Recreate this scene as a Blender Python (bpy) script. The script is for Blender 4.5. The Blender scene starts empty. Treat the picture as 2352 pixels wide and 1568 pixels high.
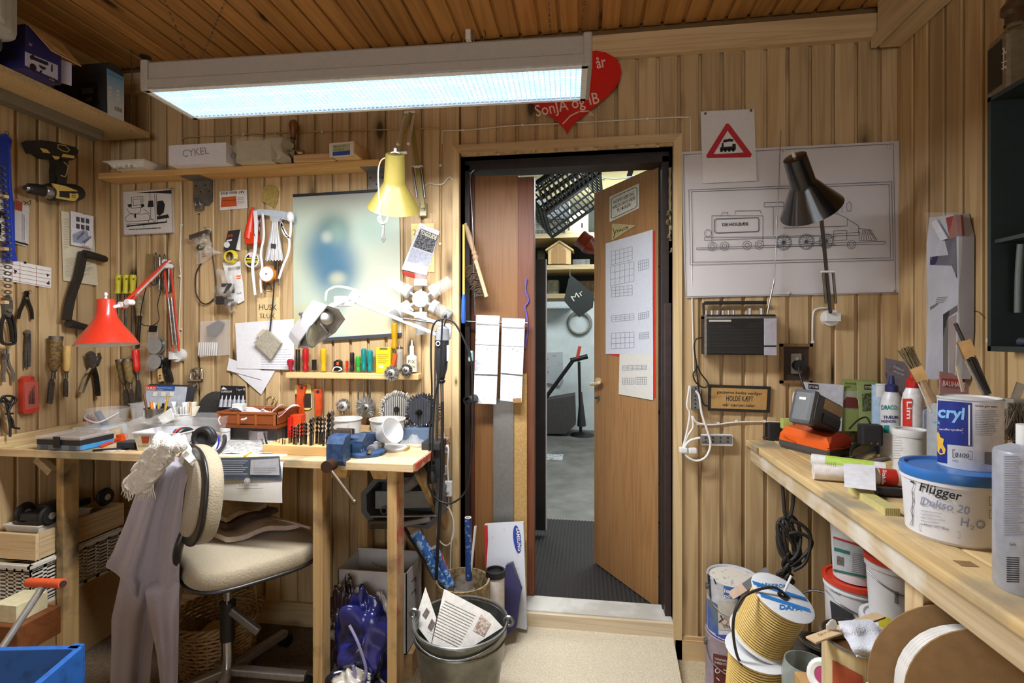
import bpy,bmesh,math,random
from mathutils import Vector as V,Matrix
random.seed(7)
PI=math.pi
scene=bpy.context.scene
C=scene.collection
# camera
F,CU,CV,YAW,HC=1180.0,1176.0,765.0,math.radians(8.15),1.37
cam=bpy.data.cameras.new('camera');cam_o=bpy.data.objects.new('camera',cam);C.objects.link(cam_o)
cam.sensor_width=36;cam.lens=F/2352*36;cam.shift_y=-19/2352;cam.clip_start=.02
cam_o.location=(0,0,HC);cam_o.rotation_euler=(PI/2,0,YAW)
scene.camera=cam_o
# room: back wall, side walls, ceiling, bench heights (metres)
YB,XL,XR,ZC,HB,HR=2.25,-2.345,1.233,2.68,.91,.93
# world, lights, exposure
w=bpy.data.worlds.new('world');scene.world=w;w.use_nodes=True
w.node_tree.nodes['Background'].inputs[0].default_value=(.80,.88,1,1)
w.node_tree.nodes['Background'].inputs[1].default_value=.55
def area(name,loc,rot,sx,sy,power,col):
 l=bpy.data.lights.new(name,'AREA');l.shape='RECTANGLE';l.size=sx;l.size_y=sy;l.energy=power;l.color=col
 o=bpy.data.objects.new(name,l);C.objects.link(o);o.location=loc;o.rotation_euler=rot
 return o
area('rear_fill_light',(-.35,-2.16,1.55),(PI/2,0,PI),2.3,1.25,70,(.95,.97,1))  # added fill light from behind the viewer, set in an invented window
area('garage_fill_light',(.3,4.6,2.62),(0,0,0),2.4,1.6,95,(.86,.95,1))  # unseen fill added below the closed garage ceiling, which has no skylight
FIXTURE_POWER,FIXTURE_GLOW=29.0,1.5
vs=scene.view_settings
vs.view_transform='Standard';vs.look='None';vs.gamma=1;vs.use_curve_mapping=False
vs.exposure=0.92
cy=scene.cycles
cy.use_denoising=True;cy.max_bounces=7;cy.diffuse_bounces=4;cy.glossy_bounces=3;cy.transmission_bounces=6;cy.transparent_max_bounces=12
cy.caustics_reflective=False;cy.caustics_refractive=False;cy.sample_clamp_indirect=4
# a picture point onto a real plane or cylinder
SN,CS=math.sin(YAW),math.cos(YAW)
CAM=V((0,0,HC))
def ray(u,v):
 a=(u-CU)/F
 return V((a*CS-SN,a*SN+CS,-(v-CV)/F))
def Yp(u,v,y):d=ray(u,v);return CAM+d*(y/d.y)
def Xp(u,v,x):d=ray(u,v);return CAM+d*(x/d.x)
def Zp(u,v,z):d=ray(u,v);return CAM+d*((z-HC)/d.z)
def B(u,v,d=0):return Yp(u,v,YB-d)
def L(u,v,d=0):return Xp(u,v,XL+d)
def R(u,v,d=0):return Xp(u,v,XR-d)
def T(u,v,z=None):return Zp(u,v,HB if z is None else z)
def onB(d):return lambda u,v:B(u,v,d)
def onL(d):return lambda u,v:L(u,v,d)
def onR(d):return lambda u,v:R(u,v,d)
def onZ(z):return lambda u,v:Zp(u,v,z)
def onY(y):return lambda u,v:Yp(u,v,y)
def onX(x):return lambda u,v:Xp(u,v,x)
def onPlane(p,n):
 p,n=V(p),V(n)
 def f(u,v):
  d=ray(u,v);return CAM+d*((p-CAM).dot(n)/d.dot(n))
 return f
def onCyl(cx,cyy,r,taper=0,z0=0):
 def f(u,v):
  d=ray(u,v);rr=r;p=None
  for _ in range(4):
   a=d.x*d.x+d.y*d.y;b=-2*(d.x*cx+d.y*cyy);c=cx*cx+cyy*cyy-rr*rr
   q=b*b-4*a*c
   t=(-b-math.sqrt(q))/(2*a)if q>0 else-b/(2*a)
   p=CAM+d*t
   if not taper:break
   rr=r+taper*(p.z-z0)
  return p
 return f
def px(n,p):return n*(V((-SN,CS,0)).dot(V(p)-CAM))/F
# materials
MATS={}
def col(c):
 if isinstance(c,str):
  c=c.lstrip('#');r=[int(c[i:i+2],16)/255 for i in(0,2,4)]
  return tuple(x/12.92 if x<=.04045 else((x+.055)/1.055)**2.4 for x in r)
 return tuple(c)
def newmat(name):
 m=bpy.data.materials.new(name);m.use_nodes=True
 nt=m.node_tree;return m,nt,nt.nodes['Principled BSDF']
def mat(c,rough=.5,metal=0,var=.12,sc=60,bump=0,alpha=1,trans=0,spec=.5,emit=0,c2=None,thr=None,sheen=0,coat=0):
 """plain procedural material: base colour with noise variation; c2 = a second colour in patches"""
 key=(c,rough,metal,var,sc,bump,alpha,trans,spec,emit,c2,thr,sheen,coat)
 if key in MATS:return MATS[key]
 m,nt,b=newmat('m_%s'%(c if isinstance(c,str)else len(MATS)))
 N,K=nt.nodes,nt.links
 cc=col(c)
 tc=N.new('ShaderNodeTexCoord');no=N.new('ShaderNodeTexNoise');no.inputs['Scale'].default_value=sc;no.inputs['Detail'].default_value=4
 K.new(tc.outputs['Object'],no.inputs['Vector'])
 rp=N.new('ShaderNodeValToRGB');e=rp.color_ramp.elements
 d=col(c2)if c2 else tuple(x*(1-var)for x in cc)
 li=cc if c2 else tuple(min(1,x*(1+var*.6))for x in cc)
 lo,hi=thr or(.3,.7)
 e[0].position=lo;e[0].color=(*d,1);e[1].position=hi;e[1].color=(*li,1)
 K.new(no.outputs['Fac'],rp.inputs['Fac']);K.new(rp.outputs['Color'],b.inputs['Base Color'])
 b.inputs['Roughness'].default_value=rough;b.inputs['Metallic'].default_value=metal
 b.inputs['Specular IOR Level'].default_value=spec
 if alpha<1:b.inputs['Alpha'].default_value=alpha
 if trans:b.inputs['Transmission Weight'].default_value=trans
 if sheen:b.inputs['Sheen Weight'].default_value=sheen
 if coat:b.inputs['Coat Weight'].default_value=coat;b.inputs['Coat Roughness'].default_value=.1
 if emit:
  K.new(rp.outputs['Color'],b.inputs['Emission Color']);b.inputs['Emission Strength'].default_value=emit
 if bump:
  bp=N.new('ShaderNodeBump');bp.inputs['Strength'].default_value=bump;bp.inputs['Distance'].default_value=.01
  K.new(no.outputs['Fac'],bp.inputs['Height']);K.new(bp.outputs['Normal'],b.inputs['Normal'])
 MATS[key]=m;return m
def wood(c1,c2,axis=2,rough=.5,knot=1.0,s=1.0,vary=.2,dirt=None,fig=1.0):
 """sawn softwood: grain along one local axis, knots, a tone of its own for each object"""
 key=('wood',c1,c2,axis,rough,knot,s,vary,dirt,fig)
 if key in MATS:return MATS[key]
 m,nt,b=newmat('wood_%s_%d'%(c1,axis));N,K=nt.nodes,nt.links
 tc=N.new('ShaderNodeTexCoord');oi=N.new('ShaderNodeObjectInfo')
 sc=N.new('ShaderNodeVectorMath');sc.operation='SCALE';sc.inputs[0].default_value=(13.7,7.3,31.1);K.new(oi.outputs['Random'],sc.inputs['Scale'])
 ad=N.new('ShaderNodeVectorMath');ad.operation='ADD';K.new(tc.outputs['Object'],ad.inputs[0]);K.new(sc.outputs[0],ad.inputs[1])
 def stretched(along,across):
  mp=N.new('ShaderNodeMapping');v=[across]*3;v[axis]=along;mp.inputs['Scale'].default_value=v
  K.new(ad.outputs[0],mp.inputs['Vector']);return mp
 mp=stretched(.55*s,11*s)
 n1=N.new('ShaderNodeTexNoise');n1.inputs['Scale'].default_value=1.3;n1.inputs['Detail'].default_value=2;n1.inputs['Distortion'].default_value=.4
 K.new(mp.outputs[0],n1.inputs['Vector'])
 mu=N.new('ShaderNodeMath');mu.operation='MULTIPLY';mu.inputs[1].default_value=38;K.new(n1.outputs['Fac'],mu.inputs[0])
 si=N.new('ShaderNodeMath');si.operation='SINE';K.new(mu.outputs[0],si.inputs[0])
 ab=N.new('ShaderNodeMapRange');ab.inputs['From Min'].default_value=-1;ab.inputs['To Min'].default_value=0;K.new(si.outputs[0],ab.inputs['Value'])
 pw=N.new('ShaderNodeMath');pw.operation='POWER';pw.inputs[1].default_value=2.2;K.new(ab.outputs[0],pw.inputs[0])
 mf=stretched(2.5*s,160*s);nf=N.new('ShaderNodeTexNoise');nf.inputs['Scale'].default_value=1.5;K.new(mf.outputs[0],nf.inputs['Vector'])
 mixf=N.new('ShaderNodeMath');mixf.operation='MULTIPLY_ADD';mixf.inputs[1].default_value=.36*fig
 sf=N.new('ShaderNodeMath');sf.operation='MULTIPLY_ADD';sf.inputs[1].default_value=.4;sf.inputs[2].default_value=-.06;K.new(nf.outputs['Fac'],sf.inputs[0])
 K.new(pw.outputs[0],mixf.inputs[0]);K.new(sf.outputs[0],mixf.inputs[2])
 mx=N.new('ShaderNodeMix');mx.data_type='RGBA';mx.clamp_factor=True
 mx.inputs[6].default_value=(*col(c1),1);mx.inputs[7].default_value=(*col(c2),1);K.new(mixf.outputs[0],mx.inputs[0])
 out=mx.outputs[2]
 if knot:
  mk=stretched(2.1*s,5.2*s);vo=N.new('ShaderNodeTexVoronoi');vo.inputs['Scale'].default_value=1.15;K.new(mk.outputs[0],vo.inputs['Vector'])
  kr=N.new('ShaderNodeValToRGB');e=kr.color_ramp.elements
  e[0].position=.05*knot;e[0].color=(1,1,1,1);e[1].position=.16*knot;e[1].color=(0,0,0,1)
  e3=kr.color_ramp.elements.new(.085*knot);e3.color=(.45,.45,.45,1)
  K.new(vo.outputs['Distance'],kr.inputs['Fac'])
  mk2=N.new('ShaderNodeMix');mk2.data_type='RGBA';mk2.inputs[7].default_value=(*[x*.22 for x in col(c2)],1)
  K.new(kr.outputs['Color'],mk2.inputs[0]);K.new(out,mk2.inputs[6]);out=mk2.outputs[2]
 if dirt:
  nd=N.new('ShaderNodeTexNoise');nd.inputs['Scale'].default_value=5;nd.inputs['Detail'].default_value=6;K.new(ad.outputs[0],nd.inputs['Vector'])
  dr=N.new('ShaderNodeValToRGB');dr.color_ramp.elements[0].position=.5;dr.color_ramp.elements[1].position=.66
  K.new(nd.outputs['Fac'],dr.inputs['Fac'])
  md=N.new('ShaderNodeMix');md.data_type='RGBA';md.inputs[7].default_value=(*col(dirt),1)
  K.new(dr.outputs['Color'],md.inputs[0]);K.new(out,md.inputs[6]);out=md.outputs[2]
 hv=N.new('ShaderNodeHueSaturation');mr=N.new('ShaderNodeMapRange')
 mr.inputs['To Min'].default_value=1-vary*.55;mr.inputs['To Max'].default_value=1+vary*.45
 K.new(oi.outputs['Random'],mr.inputs['Value']);K.new(mr.outputs[0],hv.inputs['Value']);K.new(out,hv.inputs['Color'])
 K.new(hv.outputs[0],b.inputs['Base Color'])
 b.inputs['Roughness'].default_value=rough;b.inputs['Specular IOR Level'].default_value=.35
 bp=N.new('ShaderNodeBump');bp.inputs['Strength'].default_value=.12;bp.inputs['Distance'].default_value=.004
 K.new(nf.outputs['Fac'],bp.inputs['Height']);K.new(bp.outputs['Normal'],b.inputs['Normal'])
 MATS[key]=m;return m
def glassy(c='f4f8fa',alpha=.28,rough=.12,milk=0):
 """thin clear plastic or glass sheet"""
 return mat(c,rough,0,.05,40,0,alpha,0,.8)
WHITE=mat('dadad8',.45,var=.05);PAPER=mat('e9e8e4',.8,var=.05,sc=25);BLACK=mat('151516',.45,var=.2);INK=mat('1c1c1e',.8,var=.1)
STEEL=mat('9a9a98',.32,1,.25,90);CHROME=mat('d2d2d2',.12,1,.08);DARKSTEEL=mat('3c3a38',.42,.85,.35,70);OLDSTEEL=mat('6b6660',.5,.8,.4,60)
PINE=wood('d6bd94','a98250',2);PINEX=wood('d6bd94','a98250',0);PINEY=wood('d6bd94','a98250',1)
CARD=mat('b58f5c',.85,var=.12,sc=30);CLEAR=glassy()
RED=mat('d0241b',.35,var=.08,coat=.3);ORANGE=mat('ea5a16',.45,var=.08);YELLOW=mat('d9b51c',.45,var=.08);BLUE=mat('2456a8',.4,var=.1)
# mesh builder
I4=Matrix.Identity(4)
def TR(*a):return Matrix.Translation(V(a[0])if len(a)==1 else V(a))
def RX(d):return Matrix.Rotation(math.radians(d),4,'X')
def RY(d):return Matrix.Rotation(math.radians(d),4,'Y')
def RZ(d):return Matrix.Rotation(math.radians(d),4,'Z')
def frame(o,x,y=None,z=None):
 """matrix with origin o and local x along x; y (or z) roughly along the hint"""
 x=V(x).normalized()
 if z is not None:z=V(z);y=z.cross(x).normalized();z=x.cross(y)
 else:y=V(y);z=x.cross(y).normalized();y=z.cross(x)
 m=Matrix((x,y,z)).transposed().to_4x4();m.translation=V(o);return m
def zframe(o,zdir,xh=(1,0,.01)):
 z=V(zdir).normalized();x=V(xh);x=(x-z*x.dot(z))
 if x.length<1e-4:x=V((0,1,0));x=x-z*x.dot(z)
 x.normalize();y=z.cross(x);m=Matrix((x,y,z)).transposed().to_4x4();m.translation=V(o);return m
class MB:
 def __init__(s):s.v=[];s.f=[];s.m=[];s.sm=[];s.mi=0;s.smooth=False
 def add(s,vs,fs,X=None,smooth=None):
  o=len(s.v)
  s.v+=[tuple(X@V(p))for p in vs]if X is not None else[tuple(p)for p in vs]
  for f in fs:s.f.append([i+o for i in f]);s.m.append(s.mi);s.sm.append(s.smooth if smooth is None else smooth)
  return s
 def box(s,a,b,X=None):
  x0,y0,z0=a;x1,y1,z1=b
  return s.add([(x0,y0,z0),(x1,y0,z0),(x1,y1,z0),(x0,y1,z0),(x0,y0,z1),(x1,y0,z1),(x1,y1,z1),(x0,y1,z1)],[(0,3,2,1),(4,5,6,7),(0,1,5,4),(1,2,6,5),(2,3,7,6),(3,0,4,7)],X)
 def cbox(s,a,b,c=.004,X=None):
  """box with chamfered edges"""
  x0,y0,z0=a;x1,y1,z1=b;vs=[];fs=[]
  bm=bmesh.new();bmesh.ops.create_cube(bm,size=1)
  for v in bm.verts:v.co=V(((x0+x1)/2+v.co.x*(x1-x0),(y0+y1)/2+v.co.y*(y1-y0),(z0+z1)/2+v.co.z*(z1-z0)))
  c=min(c,.45*min(abs(x1-x0),abs(y1-y0),abs(z1-z0)))
  bmesh.ops.bevel(bm,geom=bm.edges[:],offset=c,segments=2,affect='EDGES',profile=.6)
  bm.verts.index_update();vs=[v.co.copy()for v in bm.verts];fs=[[v.index for v in f.verts]for f in bm.faces];bm.free()
  return s.add(vs,fs,X)
 def prism(s,pts,h,X=None,cap=True):
  """polygon pts (x,y) extruded from z=0 to h"""
  n=len(pts);vs=[(p[0],p[1],0)for p in pts]+[(p[0],p[1],h)for p in pts]
  fs=[(i,(i+1)%n,n+(i+1)%n,n+i)for i in range(n)]
  if cap:fs+=[list(range(n))[::-1],list(range(n,2*n))]
  return s.add(vs,fs,X)
 def solid(s,pts,off):
  """planar 3-D polygon made thick by the vector off (pts = the visible face)"""
  n=len(pts);off=V(off);vs=[V(p)for p in pts]+[V(p)+off for p in pts]
  fs=[(i,n+i,n+(i+1)%n,(i+1)%n)for i in range(n)]+[list(range(n)),list(range(n,2*n))[::-1]]
  return s.add(vs,fs)
 def lathe(s,prof,n=24,X=None,a0=0,a1=2*PI,smooth=True):
  """prof (r,z) turned about z; split at sharp corners so that they stay sharp"""
  if smooth and len(prof)>2:
   cut=[0]
   for i in range(1,len(prof)-1):
    a_,b_=V(prof[i])-V(prof[i-1]),V(prof[i+1])-V(prof[i])
    if a_.length>1e-9 and b_.length>1e-9 and a_.angle(b_)>.5:cut.append(i)
   if len(cut)>1:
    for i,j in zip(cut,cut[1:]+[len(prof)-1]):s.lathe(prof[i:j+1],n,X,a0,a1,True if j-i<2 else smooth)
    return s
  full=abs(a1-a0-2*PI)<1e-6;k=n if full else n+1;vs=[];fs=[]
  for i in range(k):
   a=a0+(a1-a0)*i/n;c,q=math.cos(a),math.sin(a)
   vs+=[(r*c,r*q,z)for r,z in prof]
  m=len(prof)
  for i in range(n if full else n):
   j=(i+1)%k
   for t in range(m-1):
    if prof[t][0]==0 and prof[t+1][0]==0:continue
    fs.append((i*m+t,j*m+t,j*m+t+1,i*m+t+1))
  return s.add(vs,fs,X,smooth)
 def cyl(s,r,h,n=20,X=None,r2=None,z0=0):
  r2=r if r2 is None else r2
  s.lathe([(r,z0),(r2,z0+h)],n,X)
  vs=[(r*math.cos(2*PI*i/n),r*math.sin(2*PI*i/n),z0)for i in range(n)]+[(r2*math.cos(2*PI*i/n),r2*math.sin(2*PI*i/n),z0+h)for i in range(n)]
  return s.add(vs,[list(range(n))[::-1],list(range(n,2*n))],X,False)
 def rod(s,a,b,r,n=10,r2=None):
  a,b=V(a),V(b);return s.cyl(r,(b-a).length,n,zframe(a,b-a),r2)
 def bar(s,a,b,w,h,up=(0,0,1),c=0):
  """rectangular bar from a to b, w wide (sideways), h high (along up)"""
  a,b=V(a),V(b);X=frame(a,b-a,z=up);l=(b-a).length
  return s.cbox((0,-w/2,-h/2),(l,w/2,h/2),c,X)if c else s.box((0,-w/2,-h/2),(l,w/2,h/2),X)
 def tube(s,pts,r,n=8,closed=False,smoothpts=0,r2=None):
  P=[V(p)for p in pts]
  if smoothpts:P=spline(P,smoothpts,closed)
  k=len(P);vs=[];fs=[];prev=None
  for i,p in enumerate(P):
   d=(P[(i+1)%k]-P[i-1])if(closed or 0<i<k-1)else(P[1]-P[0]if i==0 else P[-1]-P[-2])
   if d.length<1e-9:d=V((0,0,1))
   d.normalize()
   if prev is None:x=V((1,0,0))if abs(d.x)<.8 else V((0,1,0))
   else:x=prev
   x=(x-d*x.dot(d));x=x.normalized()if x.length>1e-6 else d.orthogonal().normalized();prev=x;y=d.cross(x)
   rr=r if r2 is None else r+(r2-r)*i/max(1,k-1)
   vs+=[p+x*(rr*math.cos(2*PI*j/n))+y*(rr*math.sin(2*PI*j/n))for j in range(n)]
  for i in range(k if closed else k-1):
   q=(i+1)%k
   for j in range(n):fs.append((i*n+j,i*n+(j+1)%n,q*n+(j+1)%n,q*n+j))
  s.add(vs,fs,None,True)
  if not closed:s.add(vs[:n],[list(range(n))[::-1]]);s.add(vs[-n:],[list(range(n))])
  return s
 def sphere(s,c,r,n=12,X=None,sz=1):
  prof=[(max(1e-5,r*math.sin(PI*i/(n//2+2))),-r*sz*math.cos(PI*i/(n//2+2)))for i in range(n//2+3)]
  return s.lathe(prof,n,(X or I4)@TR(c))
 def torus(s,R_,r,X=None,n=28,k=8,sz=1):
  return s.lathe([(R_+r*math.cos(2*PI*i/k),sz*r*math.sin(2*PI*i/k))for i in range(k+1)],n,X)
 def grid(s,f,nu,nv,smooth=True,th=0):
  """surface f(a,b) -> point, a,b in 0..1; th = shell thickness along f's own normal"""
  P=[[V(f(i/nu,j/nv))for j in range(nv+1)]for i in range(nu+1)]
  vs=[p for row in P for p in row];W=nv+1
  fs=[(i*W+j,(i+1)*W+j,(i+1)*W+j+1,i*W+j+1)for i in range(nu)for j in range(nv)]
  s.add(vs,fs,None,smooth)
  if th:
   ns=[]
   for i in range(nu+1):
    for j in range(nv+1):
     du=P[min(nu,i+1)][j]-P[max(0,i-1)][j];dv=P[i][min(nv,j+1)]-P[i][max(0,j-1)]
     n=du.cross(dv);ns.append(n.normalized()if n.length>1e-12 else V((0,0,1)))
   back=[p-n*th for p,n in zip(vs,ns)]
   s.add(back,[f[::-1]for f in fs],None,smooth)
   rim=[(i,0)for i in range(nu+1)]+[(nu,j)for j in range(1,nv+1)]+[(i,nv)for i in range(nu-1,-1,-1)]+[(0,j)for j in range(nv-1,0,-1)]
   ids=[i*W+j for i,j in rim];q=len(ids)
   s.add([vs[k]for k in ids]+[back[k]for k in ids],[(k,q+k,q+(k+1)%q,(k+1)%q)for k in range(q)],None,False)
  return s
def spline(P,k,closed=False):
 out=[];n=len(P);rng=range(n if closed else n-1)
 for i in rng:
  p0=P[(i-1)%n]if closed or i>0 else P[0];p1=P[i];p2=P[(i+1)%n];p3=P[(i+2)%n]if closed or i+2<n else P[-1]
  for j in range(k):
   t=j/k;out.append(.5*((2*p1)+(p2-p0)*t+(2*p0-5*p1+4*p2-p3)*t*t+(3*p1-p0-3*p2+p3)*t**3))
 if not closed:out.append(P[-1].copy())
 return out
def circ(r,n=24,x=0,y=0,a0=0,a1=2*PI):return[(x+r*math.cos(a0+(a1-a0)*i/n),y+r*math.sin(a0+(a1-a0)*i/n))for i in range(n)]
def rrect(x0,y0,x1,y1,r,k=4):
 out=[]
 for cx,cyy,a in((x1-r,y1-r,0),(x0+r,y1-r,90),(x0+r,y0+r,180),(x1-r,y0+r,270)):
  out+=[(cx+r*math.cos(math.radians(a+90*i/k)),cyy+r*math.sin(math.radians(a+90*i/k)))for i in range(k+1)]
 return out
 # objects
WM={}
def put(o,parent=None,M=None):
 C.objects.link(o);M=M or I4
 if parent is not None:
  o.parent=parent;o.matrix_parent_inverse=WM[parent.name].inverted()
 o.matrix_basis=M;WM[o.name]=M
 return o
def tag(o,label,cat=None,group=None,kind=None):
 if label:o['label']=label
 if cat:o['category']=cat
 if group:o['group']=group
 if kind:o['kind']=kind
 return o
def obj(name,mb,m,parent=None,label=None,cat=None,group=None,kind=None,origin=None):
 """ONE mesh object from a builder whose points are in room coordinates"""
 vs=mb.v
 if origin is None:
  xs,ys,zs=zip(*vs);origin=V(((min(xs)+max(xs))/2,(min(ys)+max(ys))/2,min(zs)))
 origin=V(origin)
 me=bpy.data.meshes.new(name);me.from_pydata([tuple(V(p)-origin)for p in vs],[],mb.f)
 ms=m if isinstance(m,(list,tuple))else[m]
 for x in ms:me.materials.append(x)
 if len(ms)>1:me.polygons.foreach_set('material_index',mb.m)
 me.polygons.foreach_set('use_smooth',mb.sm);me.update()
 bm=bmesh.new();bm.from_mesh(me);bmesh.ops.recalc_face_normals(bm,faces=bm.faces[:]);bm.to_mesh(me);bm.free()
 o=bpy.data.objects.new(name,me)
 put(o,parent,TR(origin));return tag(o,label,cat,group,kind)
def thing(name,label,cat,loc=(0,0,0),group=None):
 o=bpy.data.objects.new(name,None);o.empty_display_size=.05
 put(o,None,TR(loc));return tag(o,label,cat,group)
def copy_tree(o,M,parent=None,label=None,group=None):
 """a copy of a thing and its parts, moved by the room matrix M"""
 c=o.copy();kids=list(o.children)
 put(c,parent,M@WM[o.name])
 if label:c['label']=label
 if group:c['group']=group
 for k in kids:copy_tree(k,M,c)
 return c
def text(s,f,p0,p1,h,m=None,parent=None,name='lettering',al=None,bold=0,shear=0,label=None):
 """lettering from picture point p0 (baseline left) to p1 (baseline right), cap height h, laid on the surface f"""
 cu=bpy.data.curves.new('t','FONT');cu.body=s;cu.size=1;cu.resolution_u=2;cu.offset=bold;cu.shear=shear
 o=bpy.data.objects.new('t',cu);C.objects.link(o)
 dg=bpy.context.evaluated_depsgraph_get();me=bpy.data.meshes.new_from_object(o.evaluated_get(dg))
 vs=[v.co.copy()for v in me.vertices];fs=[list(p.vertices)for p in me.polygons]
 bpy.data.objects.remove(o);bpy.data.curves.remove(cu);bpy.data.meshes.remove(me)
 if not vs:return None
 x0=min(v.x for v in vs);x1=max(v.x for v in vs);ch=.72
 d=V((p1[0]-p0[0],p1[1]-p0[1]));n=V((d.y,-d.x)).normalized()
 if isinstance(h,(tuple,list)):n=V(h);h=n.length;n.normalize()
 mb=MB();mb.add([f(*(V(p0)+d*((v.x-x0)/(x1-x0))+n*(v.y/ch*h)))for v in vs],fs)
 return obj(name,mb,m or INK,parent,label)
def lines(polys,f,wd,m=None,parent=None,name='printed_lines',closed=False):
 """thin printed strokes: polylines in picture points, wd px wide"""
 mb=MB()
 for pl in polys:
  P=[V(p)for p in pl]
  for a,b in zip(P,P[1:]+([P[0]]if closed else[])):
   d=b-a
   if d.length<1e-6:continue
   n=V((-d.y,d.x)).normalized()*wd/2;e=d.normalized()*wd*.4
   mb.add([f(*(a-n-e)),f(*(b-n+e)),f(*(b+n+e)),f(*(a+n-e))],[(0,1,2,3)])
 return obj(name,mb,m or INK,parent,kind='stuff')
def patch(polys,f,m,parent,name='print'):
 """flat printed areas given by picture polygons"""
 mb=MB()
 for pl in polys:mb.add([f(*p)for p in pl],[list(range(len(pl)))])
 return obj(name,mb,m,parent,kind='stuff'if len(polys)>1 else None)
def bandpatch(quads,f,m,parent,name='print',n=10):
 """printed areas on a curved surface: quads (tl,tr,br,bl) cut into strips"""
 mb=MB()
 for tl,tr,br,bl in quads:
  tl,tr,br,bl=map(V,(tl,tr,br,bl))
  mb.grid(lambda a,b:f(*((tl.lerp(tr,a)).lerp(bl.lerp(br,a),b))),n,3,False)
 return obj(name,mb,m,parent)
def fine(x0,y0,x1,y1,n,seed=1,gap=.35,dy=0):
 """rows of small print as short strokes"""
 r=random.Random(seed);out=[]
 for i in range(n):
  y=y0+(y1-y0)*(i+.5)/n;x=x0;end=x1-r.random()*(x1-x0)*.3
  while x<end:
   wd=(x1-x0)*(.05+.12*r.random());a=min(end,x+wd)
   out.append([(x,y+dy*(x-x0)/(x1-x0)),(a,y+dy*(a-x0)/(x1-x0))]);x=a+(x1-x0)*.03
 return out
def sheet(name,pts,f,th,m,parent=None,label=None,cat=None,group=None,nrm=None):
 """flat thing seen as the picture polygon pts on the surface f, th thick away from the viewer's side"""
 P=[f(*p)for p in pts]
 n=nrm if nrm is not None else(P[1]-P[0]).cross(P[2]-P[0]).normalized()
 n=V(n)
 if n.dot(P[0]-CAM)<0:n=-n
 return obj(name,MB().solid(P,n*th),m,parent,label,cat,group)
def many(name,mbs,m,parent,share=None):
 return[obj(name,b,m,parent)for b in mbs]
 # == THE ROOM
YR=-2.2;PITCH=.0865
WALLW=wood('c6ab80','96744a',2,.5,1.5,1.0,.3,None,.9);CEILW=wood('b98444','7d4a1c',1,.5,1.1,1.0,.25)
TRIMX=wood('cdb288','a58355',0,.5,.8);TRIMY=wood('d6bd90','a98858',1,.5,.8);TRIMZ=wood('d6bd90','b08e5e',2,.5,.5)
CONC=mat('c9bda8',.9,var=.25,sc=16,bump=.3)
def structure(name,mb,m,parent=None,label=None):return obj(name,mb,m,parent,label,kind=None if parent else 'structure')
# floor of pale worn concrete, darker carpet below the left bench
structure('floor',MB().box((XL-.1,YR,-.08),(XR+.1,YB+.1,0)),mat('cdbf9f',.95,var=.35,sc=330,bump=.35,c2='a39372',thr=(.35,.65)),None,'pale speckled floor of the workshop')
mb=MB();rr=random.Random(4)
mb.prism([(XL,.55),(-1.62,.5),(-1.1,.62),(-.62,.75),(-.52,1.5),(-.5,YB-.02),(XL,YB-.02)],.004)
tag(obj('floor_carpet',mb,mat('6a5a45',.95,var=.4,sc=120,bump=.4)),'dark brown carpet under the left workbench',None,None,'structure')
mb=MB();mb.add([(-.56,YB-.003,0),(.367,YB-.003,0),(.367,YB-.003,.084),(-.56,YB-.003,.084),(-.5,1.98,.0),(.36,1.86,.0),(-.5,1.98,.001),(.36,1.86,.001)],[(0,3,6,4),(1,5,7,2),(3,2,7,6),(4,6,7,5),(0,1,2,3),(0,4,5,1)])
tag(obj('floor_ramp',mb,mat('dad0ba',.95,var=.2,sc=260,bump=.5,c2='b9ab8e',thr=(.3,.65))),'pale rough concrete ramp up to the door sill',None,None,'structure')
XO0,XO1,ZO=B(1056,600).x,B(1546,600).x,2.175
XC0,XC1=B(1041,600).x,B(1565,600).x
wb=MB();wb.box((XL-.1,YB+.015,0),(XO0,YB+.13,ZC+.05));wb.box((XO1,YB+.015,0),(XR+.1,YB+.13,ZC+.05));wb.box((XO0,YB+.015,ZO),(XO1,YB+.13,ZC+.05))
wall_back=structure('wall_back',wb,mat('7a5a32',.8),None,'back wall panelled with vertical pine boards')
wall_left=structure('wall_left',MB().box((XL-.1,YR,0),(XL-.015,YB+.1,ZC+.05)),wood('c9a873','9c7038',2),None,'left wall panelled with vertical pine boards')
wall_right=structure('wall_right',MB().box((XR+.015,YR,0),(XR+.1,YB+.1,ZC+.05)),wood('c9a873','9c7038',2),None,'right wall panelled with vertical pine boards')
ceiling=structure('ceiling',MB().box((XL-.1,YR,ZC+.014),(XR+.1,YB+.1,ZC+.06)),mat('6b4420',.8),None,'ceiling of brown stained boards')
wr=MB();wr.box((XL,YR-.1,0),(XR,YR,.93));wr.box((XL,YR-.1,2.2),(XR,YR,ZC));wr.box((XL,YR-.1,.93),(-1.5,YR,2.2));wr.box((.8,YR-.1,.93),(XR,YR,2.2))
structure('wall_rear',wr,wood('c9a873','9c7038',2),None,'pine wall with an added wide window behind the viewer')
win=structure('window_added',MB().box((-1.5,YR-.07,.93),(.8,YR-.04,.98)).box((-1.5,YR-.07,2.14),(.8,YR-.04,2.2)).box((-1.5,YR-.07,.93),(-1.45,YR-.04,2.2)).box((.75,YR-.07,.93),(.8,YR-.04,2.2)).box((-.38,YR-.07,.93),(-.32,YR-.04,2.2)),WHITE,None,'added white framed window, unseen behind the viewer')  # unseen window, put in to carry the fill light
for a,b in((-1.45,-.38),(-.32,.75)):structure('pane',MB().box((a,YR-.058,.98),(b,YR-.054,2.14)),glassy('eef6fb',.12),win)
BM={}
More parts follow.
